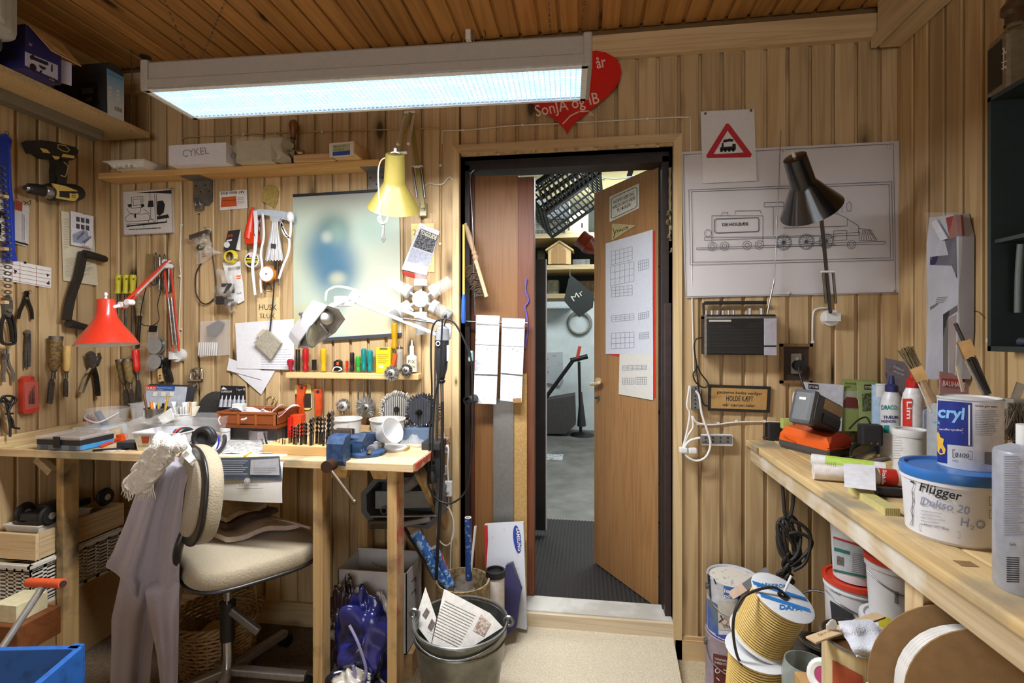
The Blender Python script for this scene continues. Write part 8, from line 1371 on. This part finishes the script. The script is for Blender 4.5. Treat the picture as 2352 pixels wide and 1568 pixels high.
t=thing('plastic_tub','tall plain white tub in front of the glue bottles','tub',(1.01,1.78,HR));c=V((1.01,1.775,HR));can(t,c,.045,.132,WHITE);obj('lid',MB().lathe([(.047,.118),(.049,.132),(.047,.14),(.04,.14),(.04,.134),(1e-4,.134)],32,TR(c)),WHITE,t);q=onCyl(c.x,c.y,.0458);lines(fine(2052,1002,2075,1055,9,6),q,.9,mat('a8aab0',.7),t);text('TRÅBORG',q,(2094,1008),(2116,1008),3,mat('77797f',.7),t)
# Dekso bucket and acrylic can
BC=V((.7935,1.245,HR));BH=.142;r0,r1=.084,.094;t=thing('paint_bucket','white Flügger Dekso 20 paint bucket with a blue lid','bucket',BC);WBK=mat('d6d7dc',.35,var=.03);obj('bucket',MB().lathe([(1e-4,0),(r0-.006,0),(r0,.008),(r1-.003,BH-.02),(r1,BH-.02),(r1,BH)],48,TR(BC)),WBK,t);obj('lid',MB().lathe([(r1+.001,BH-.012),(r1+.003,BH),(r1,BH+.01),(r1-.008,BH+.01),(r1-.01,BH+.004),(1e-4,BH+.004)],48,TR(BC)),mat('2f6cb4',.35,var=.06),t)
q=onCyl(BC.x,BC.y,r0+.0012,(r1-r0)/BH,HR);DB=mat('8a94ac',.6)
for s_,a,e,h,m in(('Flügger',(2111,1126),(2207,1150),21,INK),('Dekso 20',(2113,1158),(2226,1182),19,DB),('H',(2206,1207),(2224,1210),20,DB),('2',(2228,1216),(2238,1217),10,DB),('O',(2241,1213),(2263,1215),20,DB)):text(s_,q,a,e,h,m,t,bold=.012 if m==INK else.008)
lines(fine(2115,1168,2172,1206,5,12,dy=9),q,1.3,mat('9a9ca6',.7),t,'small_print');lines([[(2112,1203),(2205,1222),(2205,1236),(2112,1218)]],q,.9,DB,t,'label_box',True);lines([[(2100,1110),(2094,1128),(2098,1150),(2092,1172),(2096,1190),(2090,1205)],[(2096,1128),(2096,1208)]],q,1.2,GRY,t,'figure_drawing');patch([[(2091,1103),(2100,1106),(2100,1110),(2091,1107)]],q,INK,t);text('Hvid / Vit / Biały',q,(2122,1206),(2180,1218),5,GRY,t)
for v in(1141,1171):lines([[(2273,v),(2296,v+2),(2296,v+20),(2273,v+19)]],q,1.2,GRY,t,'icon_box',True);patch([[(2280,v+6),(2292,v+7),(2290,v+15),(2281,v+14)]],q,GRY,t,'icon')
AC=V((.842,1.27,HR+BH+.0045));ra,ha=.056,.147;t=thing('paint_can','blue and white acrylic paint can standing on the blue lid','can',AC);obj('can',MB().lathe([(1e-4,0),(ra,0),(ra,ha),(ra+.002,ha+.003),(ra-.002,ha+.006),(ra-.006,ha),(1e-4,ha)],44,TR(AC)),mat('c9cace',.35,.2),t);q=lambda e:onCyl(AC.x,AC.y,ra+e);BD=mat('1b2c7c',.4)
bandpatch([((2154,919),(2233,925),(2233,1025),(2152,1018)),((2152,1015),(2175,1017),(2175,1064),(2152,1060))],q(.0006),BD,t,'blue_label');LB=mat('7ab0dc',.5);text('cryl',q(.0014),(2153,957),(2214,963),27,LB,t,bold=.03);text('tæk',q(.0014),(2140,973),(2160,974),9,LB,t,bold=.02);text('vandfortyndbar',q(.0014),(2156,987),(2212,990),5,WHITE,t);lines([[(2154,980),(2212,984)],[(2154,992),(2212,994)]],q(.0014),.9,WHITE,t,'rules');patch([[(2152,992),(2158,996),(2160,1004),(2168,1008),(2166,1020),(2172,1032),(2170,1042),(2160,1044),(2153,1036)]],q(.0016),mat('e0b040',.5),t,'flower');text('0100',q(.0014),(2193,1049),(2226,1052),11,INK,t);lines([[(2188,1032),(2233,1037),(2233,1056),(2188,1050)]],q(.0014),1.2,GRY,t,'number_box',True);text('HVID',q(.0014),(2187,1059),(2200,1060),4,GRY,t);text('Sådan gør man:',q(.0014),(2240,934),(2292,936),5,INK,t,bold=.01);lines(fine(2240,940,2296,1000,15,9,dy=2),q(.0014),1,GRY,t,'small_print');bandpatch([((2224,930),(2228,930),(2228,1023),(2224,1022))],q(.0012),WHITE,t,'white_stripe',3)
lines([[(2262,1038+2.4*k),(2278,1040+2.4*k)]for k in range(12)],q(.0014),1.3,INK,t,'barcode');obj('lid',MB().lathe([(1e-4,ha+.003),(ra*.7,ha+.003),(ra*.85,ha+.001),(ra*.95,ha+.004)],40,TR(AC)),mat('dcdcd8',.4),t)
c=V((.752,.998,HR));t=thing('spray_canister','tall pale grey canister with small print at the right edge','canister',c);obj('body',MB().lathe([(1e-4,0),(.044,0),(.046,.004),(.046,.232),(.044,.238),(.02,.25)],36,TR(c)),mat('a9adb8',.3,.3),t);obj('nozzle',MB().cyl(.016,.035,16,TR(c+V((0,0,.248)))),WHITE,t);q=onCyl(c.x,c.y,.0468);lines(fine(2306,1045,2352,1230,34,15),q,1.6,mat('77798a',.7),t,'small_print');text('Grå',q,(2318,1252),(2332,1253),7,INK,t);lines([[(2313,1280+5*k),(2340,1281+5*k)]for k in range(12)],q,2.6,INK,t,'barcode')
# cartridges, ruler, small tools
for lab,a,e,cc,nm,bc in(('white and green cartridge lying behind on the right bench',(1864,1058),(2035,1080),'b0cc58',None,'d8d8d8'),('white and red Stabile cartridge lying in front on the right bench',(1868,1082),(2072,1098),'b82a20','Stabile','dcd6d0')):
 A,E=Q(*a,.024),Q(*e,.024);d=E-A;ln=d.length;X=zframe(A,d,(0,0,1));t=thing('cartridge',lab,'cartridge',A);obj('tube',MB().cyl(.0235,ln,24,X),mat(bc,.4),t);obj('label_band',MB().lathe([(.0238,ln*(.74 if nm else.2)),(.0238,ln*(.93 if nm else.85))],24,X),mat(cc,.45),t)
 g=onPlane(A.lerp(E,.5)+(CAM-A).normalized()*.026,(CAM-A).normalized())
 if nm:text(nm,g,(2028,1078),(2024,1112),(9,1),WHITE,t,bold=.02);text('300 ml',g,(1882,1066),(1881,1090),(7,0),INK,t);lines([[(1900+5*k,1062),(1898+5*k,1096)]for k in range(5)],g,.9,GRY,t,'small_print')
obj('paper_slip',MB().solid([Q(1940,1118,.03),Q(1938,1064,.052),Q(2010,1068,.055),Q(2012,1126,.03)],(0,.001,-.001)),mat('dcdce0',.7),None,'folded white paper slip leaning on the red cartridge','paper');t=thing('folding_ruler','yellow wooden folding ruler lying at the bench edge','ruler',Q(2005,1150));A,E=Q(1962,1122,.009),Q(2050,1176,.009);d=(E-A).normalized();sd=V((0,0,1)).cross(d)
for k in range(8):s_=sd*(.0042*(k-3.5));obj('rule_leaf',MB().bar(A+s_,E+s_,.0036,.018),mat('b5ac6c'if k%2 else 'c0b678',.6),t)
for k,(a,e,r,cc,lab)in enumerate((((2012,1128),(2085,1132),.012,'2a2a2e','black handled tool beside the folding ruler'),((1985,1062),(2040,1052),.006,'8a8a88','steel shafted driver behind the cartridges'),((2022,1030),(2050,1012),.02,'28292b','black torch lying beside the tall white tub'))):obj('bench_tool',MB().lathe([(1e-4,0),(r,0),(r*1.1,(Q(*e,r)-Q(*a,r)).length*.5),(r*.8,(Q(*e,r)-Q(*a,r)).length),(1e-4,(Q(*e,r)-Q(*a,r)).length)],14,zframe(Q(*a,r),Q(*e,r)-Q(*a,r))),mat(cc,.45),None,lab,'tool')
t=thing('power_adapter','flat black plug charger standing behind the orange charger','adapter',Q(1998,1020));p=Yp(1999,1000,1.95);obj('case',MB().cbox(p-V((.035,.015,.035)),p+V((.035,.02,.04)),.008),mat('2a2b2e',.45),t);cord('cord',[p+V((0,0,.04)),Yp(1990,958,2.0),Yp(1970,965,2.0),Yp(1950,985,2.0)],.003,BLACK,t,5);[obj('pin',MB().cyl(.003,.012,8,TR(p+V((s_*.01,-.015,-.022)))@RX(90)),STEEL,t)for s_ in(-1,1)]
for k in range(3):cord('charger_cable',[Q(u,v,.02+.012*k)for u,v in[(1950,1000+8*k),(1965,985),(1985,1012),(1960,1030-5*k),(1955,1050),(1990,1040),(2010,1025+6*k)]],.004,BLACK,None,6,label='black charger cord tangled behind the orange charger, %s loop'%('lowest','middle','topmost')[k],cat='cord',group='cords behind the charger')
# brushes in a hidden jar behind the acrylic can
PB_=mat('b79a78',.6);c=V((1.045,1.6,HR));t=thing('brush_jar','tall pale jar of paint brushes behind the acrylic can','jar',c);obj('jar',MB().lathe([(1e-4,0),(.08,0),(.08,.245),(.077,.245),(.077,.01),(1e-4,.01)],24,TR(c)),mat('9aa0a8',.5),t)
for k,(lab,bot,top,w_,m,flip)in enumerate((('wide paint brush with pale bristles up above the red cap',(2146,925),(2078,800),.03,mat('8a7a58',.8),1),('flat white stirring stick with blue lettering',(2145,945),(2114,875),.018,mat('c9c2b4',.6),0),('thin round brush handle beside the BAUHAUS bag',(2212,900),(2198,840),.008,mat('c8b8a0',.5),0),('long dark brush leaning right of the brushes',(2268,905),(2194,742),.014,mat('3a342e',.5),2),('flat pale paint stick in the brush jar',(2262,905),(2224,828),.018,mat('a89a84',.6),0),('pale flat handle leaning at the right end',(2262,1112),(2345,880),.022,mat('bcb8ae',.6),0))):
 A,E=Yp(*bot,1.6),Yp(*top,1.62);o=thing('paint_brush'if flip else 'stick',lab,'brush'if flip else 'stick',A);d=E-A
 if flip:s_=.45 if flip==1 else.55;M0=A+d*s_;obj('handle',MB().bar(A,M0,w_*.55,.01,(0,-1,0),.003)if flip==1 else MB().rod(M0,E,.005,8),PB_ if flip==1 else m,o);obj('ferrule',MB().bar(M0-d*.04,M0+d*.2,w_ if flip==1 else.03,.013,V((0,0,1)).cross(d)),mat('b08a58',.35,.7),o);b=MB();rn=random.Random(k);sv=V((0,0,1)).cross(V((0,-1,0)));e0=M0+d*.2 if flip==1 else A;e1=E if flip==1 else M0-d*.04;X=frame(e0,e1-e0,y=(0,-1,0));ln=(e1-e0).length;[b.rod(X@V((0,rn.uniform(-.006,.006),q_*w_)),X@V((ln*rn.uniform(.85,1.05),rn.uniform(-.01,.01),q_*w_*1.15)),.0016,3)for q_ in[rn.uniform(-.5,.5)for _ in range(110)]];tag(obj('bristles',b,m,o),None,None,None,'stuff')
 else:obj('stick',MB().bar(A,E,w_,.004,V((0,-1,0)),.001),m,o)
t=thing('old_brush','matted old brush lying with rags at the right end','brush',Yp(2330,960,1.5));b=MB();rn=random.Random(9);[b.rod(Yp(2320+rn.uniform(-5,40),925,1.5+rn.uniform(-.02,.02)),Yp(2310+rn.uniform(-10,60),1000+rn.uniform(-10,14),1.49+rn.uniform(-.02,.02)),.002,3)for _ in range(120)];tag(obj('bristles',b,mat('6a5f52',.9),t),None,None,None,'stuff');obj('stock',MB().bar(Yp(2316,928,1.5),Yp(2362,930,1.5),.03,.03,c=.004),mat('8a8478',.7),t)
# == UNDER THE RIGHT BENCH
c=V((.564,2.1,.0));r=.094
for k,(z0,m,lab)in enumerate(((.0,mat('a89aa8',.35,.2),'lower paint tin with a maroon label right of the door'),(.216,mat('c9ccd6',.35,.2),'upper paint tin with drips and a blue label right of the door'))):
 o=c+V((-.004+.006*k,0,z0));t=thing('paint_can',lab,'can',o);obj('can',MB().lathe([(1e-4,0),(r,0),(r+.002,.004),(r,.008),(r,.206),(r+.002,.21),(r,.215),(r-.006,.213),(r-.008,.205),(1e-4,.205)],40,TR(o)),m,t);q=lambda e:onCyl(o.x,o.y,r+e)
 if k:
  bandpatch([((1622,1372),(1648,1388),(1650,1460),(1622,1440))],q(.0008),mat('3454a0',.4,sc=12,c2='5a6a72',thr=(.35,.5)),t,'blue_label',6);bandpatch([((1662,1345),(1700,1350),(1700,1376),(1662,1372))],q(.0008),mat('2f6ab0',.5),t,'blue_square',5);text('le',q(.0016),(1663,1360),(1675,1361),9,WHITE,t,bold=.02);text('po',q(.0016),(1663,1372),(1678,1373),9,WHITE,t,bold=.02);bandpatch([((1648,1380),(1720,1388),(1718,1450),(1650,1446))],q(.001),mat('b9b6ac',.5),t,'grey_label');text('UN 1268',q(.0018),(1662,1441),(1700,1446),8,INK,t);bandpatch([((1622,1455),(1740,1462),(1740,1474),(1622,1464))],q(.0012),mat('3048a0',.4),t,'blue_foot')
  lines([[(1629,1322),(1630,1345),(1632,1375)],[(1626,1318),(1627,1340)],[(1640,1330),(1644,1340)],[(1700,1350),(1698,1370),(1694,1392)],[(1655,1414),(1660,1422),(1652,1428)]],q(.002),3,mat('14203a',.4),t,'paint_drips');lines([arc(1664,1428,9,n=4),arc(1686,1430,9,n=4)],q(.002),1.2,mat('a83a30',.5),t,'hazard_marks');obj('dried_paint',MB().cyl(r*.9,.004,32,TR(o+V((0,0,.204)))),mat('d6d2c6',.6,sc=40,c2='8a8678',thr=(.3,.42)),t)
 else:bandpatch([((1638,1500),(1690,1512),(1690,1600),(1640,1590))],q(.001),mat('5c2420',.5),t,'maroon_label');text('TRANSPARENT',q(.0018),(1640,1514),(1672,1521),5,WHITE,t);text('TRÆBESKYTTELSE',q(.0018),(1639,1522),(1678,1531),5,WHITE,t);lines([arc(1648,1540,5),[(1662,1538),(1672,1540)],[(1646,1556),(1652,1562)]],q(.0018),2,WHITE,t,'icons')
 obj('bail',MB().tube([o+V((-r-.004,-.01,.17)),o+V((-r*.9,-r*.6,.12)),o+V((-.02,-r-.01,.10)),o+V((r*.7,-r*.8,.13))],.002,5,False,6),STEEL,t);obj('ear',MB().cyl(.012,.006,12,TR(o+V((-r-.002,-.01,.17)))@RY(-90)),STEEL,t)
t=thing('putty_knife','black scraper lying across the upper paint tin','scraper',Yp(1700,1350,2.02));obj('blade',MB().bar(Yp(1765,1310,2.0),Yp(1705,1352,2.0),.03,.003,(0,-.5,.8)),mat('2c2824',.5),t);obj('tip',MB().bar(Yp(1710,1348,1.99),Yp(1678,1368,1.98),.03,.004,(0,-.5,.8)),mat('c2a48c',.6),t)
# wire spools
SPW=mat('d6d9dc',.6,var=.05);SPB=mat('2c7cc4',.5);CAB2=mat('d3b46a',.45,var=.08);CBK=mat('2a241a',.5)
def spool(lab,top,ax,ln,rf,rd,txt):
 top=V(top);ax=V(ax).normalized();t=thing('wire_spool',lab,'spool',top-ax*ln);X=zframe(top-ax*ln,ax);obj('core',MB().cyl(rd*.985,ln,28,X),CBK,t)
 for z in(0,ln):obj('flange',MB().lathe([(.016,z),(rf*.96,z),(rf,z+.002),(rf*.96,z+.004),(.016,z+.004)],32,X),SPW,t)
 n=int(ln/.0088)
 for k in range(n):obj('wire_turn',MB().torus(rd,.0033,X@TR(0,0,.006+(ln-.008)*k/n),32,6),CAB2,t)
 f=onPlane(top+ax*.0052,ax);obj('hub_hole',MB().cyl(.017,.002,16,X@TR(0,0,ln+.0045)),INK,t);return t,X,f
t,X,f=spool('yellow and black wire spool with a white DAFA flange, leaning on top',(.612,1.72,.54),(.3,-.28,.9),.175,.096,.081,1)
b=MB();[b.box((-.09*q,y,.1796),(.085*q,y+.016,.1802),X)for y,q in((-.035,.9),(.012,1))];obj('blue_print',b,SPB,t);text('DAFA',onPlane(X@V((0,0,.1806)),X.to_3x3()@V((0,0,1))),(1790,1398),(1842,1402),11,SPB,t,bold=.03);text('DAFAKRON',onPlane(X@V((0,0,.1806)),X.to_3x3()@V((0,0,1))),(1738,1346),(1808,1350),9,SPB,t,bold=.02);obj('tie_strip',MB().rod(X@V((0,0,.17)),X@V((.012,.03,.24)),.004,8),WHITE,t);cord('loose_end',[X@V((.02,0,.18)),X@V((-.04,.0,.2)),Yp(1715,1365,1.68),Yp(1690,1400,1.66),Yp(1684,1450,1.66),Yp(1695,1510,1.68),Yp(1720,1545,1.7)],.0045,CBK,t,6)
spool('second yellow wire spool standing on the floor below',(.548,1.74,.352),(.05,-.1,1),.34,.1,.085,0)
# metal hoop
t=thing('metal_hoop','wide galvanised metal hoop leaning behind the spools','hoop',Yp(1885,1500,1.95));p=Yp(1884,1424,1.93);X=zframe(p,(-.35,-.85,.4));obj('band',MB().lathe([(.093,-.035),(.093,.03),(.09,.03),(.09,-.035)],36,X),mat('a8a6a0',.4,.7),t);obj('rim',MB().torus(.093,.004,X@TR(0,0,.03),36,6),STEEL,t)
obj('hoop_prop',MB().cbox((p.x-.09,p.y-.02,0),(p.x+.09,p.y+.1,p.z-.095),.004),mat('4a4038',.8),None,'dark box on the floor behind the wire spools','box')
# buckets
def bucket(lab,c,r0,r1,h,m,lidm,wire=True):
 t=thing('plastic_bucket',lab,'bucket',c);c=V(c);obj('bucket',MB().lathe([(1e-4,0),(r0,0),(r1,h-.025),(r1+.004,h-.025),(r1+.004,h-.02),(r1,h-.018),(r1,h)],40,TR(c)),m,t);obj('lid',MB().lathe([(r1+.002,h-.012),(r1+.007,h-.008),(r1+.006,h+.006),(r1-.004,h+.006),(r1-.006,h),(1e-4,h)],40,TR(c)),lidm,t)
 if wire:obj('bail',MB().tube([c+V((-r1-.004,0,h-.04)),c+V((-r1*.75,-r1*.7,h-.06)),c+V((0,-r1-.006,h-.075)),c+V((r1*.7,-r1*.75,h-.055))],.0018,5,False,6),STEEL,t)
 return t,c
WBU=mat('d2d2d4',.35,var=.03);REDP=mat('c43a24',.35)
t,c=bucket('white filler bucket with a green and grey label under the right bench',(.845,1.76,.6),.062,.07,.19,WBU,WBU,False);q=lambda e:onCyl(c.x,c.y,.0665+e,.04,.68);bandpatch([((1914,1235),(2010,1265),(2012,1330),(1916,1310))],q(.001),mat('b0b4b8',.5),t,'grey_label');bandpatch([((1914,1231),(2010,1261),(2010,1266),(1914,1236)),],q(.0018),mat('a83428',.5),t,'red_line');bandpatch([((1914,1306),(2012,1328),(2012,1333),(1914,1311)),((1916,1256),(1952,1266),(1952,1274),(1916,1264))],q(.0018),mat('1f6a58',.5),t,'green_line');lines(fine(1958,1268,2004,1318,12,4,dy=8),q(.0018),1,GRY,t,'small_print');patch([[(1922,1276),(1938,1280),(1938,1300),(1922,1296)]],q(.0018),mat('6a6258',.6,sc=90,var=.5),t,'photo')
t,c=bucket('large white bucket with an orange red lid ring under the filler bucket',(.845,1.76,.37),.08,.086,.225,WBU,REDP);q=onCyl(c.x,c.y,.0865,.02,.48);text('MOBILE',q,(1906,1356),(1930,1368),6,mat('4a5058',.6),t);bandpatch([((1906,1378),(1960,1410),(1960,1450),(1910,1420))],onCyl(c.x,c.y,.0868,.02,.48),mat('33363c',.5),t,'dark_band',6)
bucket('grey bucket standing on the floor at the bottom of the bucket stack',(.845,1.76,0),.085,.092,.36,mat('8f9296',.4),mat('6a6c70',.4),False)
t,c=bucket('narrow white bucket with a red lid beside the filler bucket',(.84,1.545,.59),.058,.066,.165,WBU,REDP);q=onCyl(c.x,c.y,.064,.04,.66);lines([[(2055,1358+2.6*k),(2064,1360+2.6*k)]for k in range(11)],q,1.4,INK,t,'barcode')
t,c=bucket('white bucket with a yellow label below the red lidded one',(.84,1.545,.31),.068,.076,.272,WBU,WBU);bandpatch([((2018,1410),(2046,1420),(2046,1465),(2018,1455))],onCyl(c.x,c.y,.0775,.03,.45),mat('d8cc3a',.5),t,'yellow_label',6);obj('bucket_carton',MB().cbox((.77,1.47,0),(.92,1.62,.309),.003),CARD,None,'brown carton on the floor under the yellow labelled bucket','box')
# wood grain tin with cloth
c=V((.655,1.345,.415));rt,ht=.08,.22;t=thing('paint_can','open wood stain tin with a wood grain print and red label','can',c);WG=wood('cbb88c','a48e60',2,.35,.6,2);obj('can',MB().lathe([(1e-4,0),(rt,0),(rt,ht),(rt-.004,ht),(rt-.004,.02),(1e-4,.02)],40,TR(c)),WG,t);obj('rim',MB().torus(rt,.004,TR(c+V((0,0,ht))),40,8),STEEL,t);q=lambda e:onCyl(c.x,c.y,rt+e);bandpatch([((1912,1515),(1982,1552),(1982,1600),(1912,1580))],q(.001),mat('a84a2c',.4),t,'red_label');obj('ear',MB().lathe([(1e-4,.008),(.012,.008),(.016,0),(1e-4,0)],16,zframe(q(.002)(2024,1552),q(.002)(2024,1552)-c-V((0,0,(q(.002)(2024,1552)-c).z)))),STEEL,t);obj('paint',MB().cyl(rt-.006,.004,30,TR(c+V((0,0,ht-.05)))),mat('6a4a2c',.3),t);obj('bail',MB().tube([q(.012)(2024,1556),q(.02)(1990,1570),q(.02)(1940,1575)],.003,6,False,5),STEEL,t)
obj('tin_crate',MB().box((.575,1.26,0),(.74,1.43,.414)),wood('b89468','8a683c',2),None,'pine box on the floor carrying the wood stain tin','box')
zt=c.z+ht;A,E=Zp(1862,1470,zt+.012),Zp(2022,1412,zt+.014);t=thing('stir_stick','flat wooden stirring stick lying across the stain tin','stick',A);obj('stick',MB().bar(A,E,.026,.005,c=.001),mat('cbb08a',.6),t);text('Teknisk Sæt',lambda u,v:Zp(u,v,zt+.0152),(1880,1462),(1910,1449),7,mat('7a6240',.7),t)
t=thing('cloth_rag','white terry cloth rag hanging over the stain tin','cloth',c+V((0,0,ht)));TC=mat('cfd3dc',.98,var=.1,sc=240,bump=.5)
def rag(a,b_):
 p=V((1925,1430)).lerp(V((2000,1425)),a).lerp(V((1960,1500)).lerp(V((2075,1470)),a),b_)if b_<.99 else V((1960,1500)).lerp(V((2075,1470)),a);e=math.sin(PI*a)*math.sin(PI*min(1,b_));return Zp(p.x+8*a*b_,p.y+30*b_*a,zt+.012+.03*e+.014*math.sin(6*a+4*b_)*e+.006*math.sin(11*b_))+V((0,-.015*b_,-.012*b_*a))
obj('rag',MB().grid(rag,22,22,True,.004),TC,t)
t=thing('bulldog_tag','small white plastic tag tied to the stain tin','tag',Zp(1912,1440,zt+.02));obj('leaf',MB().lathe([(1e-4,0),(.011,.004),(.013,.018),(.006,.034),(1e-4,.038)],14,TR(Zp(1908,1448,zt+.01))@RX(20)@Matrix.Diagonal((1,.35,1,1))),WHITE,t)
# cardboard reel with hose
RC=V((.735,1.09,.665));ax=V((-.32,-.9,.28)).normalized();X=zframe(RC,ax);t=thing('cable_reel','big brown cardboard reel of white hose in the lower right corner','reel',RC-V((0,0,.17)));BRN=mat('8a6a42',.85,var=.12,sc=40)
obj('flange',MB().cyl(.172,.008,48,X),BRN,t);obj('flange',MB().cyl(.15,.008,48,X@TR(.02,0,.105)),BRN,t);obj('drum',MB().cyl(.075,.1,32,X@TR(.01,0,.006)),CARD,t)
for j in range(3):
 for k in range(5):obj('hose_turn',MB().torus(.1+.016*j,.0085,X@TR(.01,0,.018+.019*k),40,8),mat('d3d1cc',.5),t)
obj('reel_carton',MB().cbox((RC.x-.12,RC.y-.12,0),(RC.x+.14,RC.y+.09,RC.z-.18),.004),CARD,None,'brown carton on the floor under the cardboard reel','box')
# hanging black cable
t=thing('cable_coil','knotted black cable coil hanging from the right bench','cable',Yp(1820,1340,1.97));g=lambda u,v,d=0:Yp(u,v,1.96+d);BKC=mat('2b2926',.55,var=.2)
for P_ in([(1797,1110),(1800,1150),(1803,1180),(1812,1190)],[(1824,1120),(1822,1150),(1817,1178),(1808,1190)],[(1800,1290),(1806,1320),(1822,1335),(1812,1340),(1795,1325),(1786,1318),(1800,1310),(1820,1322)]):cord('strand',[g(u,v)for u,v in P_],.0062,BKC,t,6)
for k in range(5):cord('loop',[g(1812-14*math.sin(q*PI/4+k*.3)*(1 if k%2 else 1.9),1235-52*math.cos(q*PI/4)+4*k,.012*math.sin(q+k))for q in range(8)],.0062,BKC,t,5,7,True)
cord('loop',[g(u,v,-.01)for u,v in[(1800,1230),(1830,1222),(1862,1238),(1860,1260),(1835,1285),(1815,1300)]],.0062,BKC,t,6);[cord('twist',[g(1806+8*math.sin(q*1.2+k*2.1),1265+14*q,.012*math.cos(q*1.2+k*2.1))for q in range(6)],.0062,BKC,t,4)for k in range(3)];cord('loop',[g(u,v,-.012)for u,v in[(1815,1195),(1842,1205),(1862,1235),(1850,1290),(1822,1310)]],.0062,BKC,t,6)
t=thing('glass_jar','cloudy glass jar standing beside the wire spools','jar',(.75,1.53,0));c=Yp(1852,1520,1.53);h=c.z;c.z=0;obj('jar',MB().lathe([(1e-4,.01),(.06,.01),(.062,h-.03),(.055,h),(.052,h),(.058,h-.03),(.056,.02)],30,TR(c)),glassy('a8b4b0',.45),t)
c=Yp(1893,1552,1.42);t=thing('tape_roll','white roll with a magenta core beside the glass jar','roll',c);X=zframe(c,(-.6,-.6,.5));obj('roll',MB().torus(.03,.012,X,24,8),WHITE,t);obj('core',MB().cyl(.02,.012,18,X@TR(0,0,-.006)),mat('a02c5c',.5),t);obj('roll_block',MB().cbox((c.x-.05,c.y-.03,0),(c.x+.05,c.y+.06,c.z-.03),.003),CARD,None,'carton on the floor under the white roll','box')
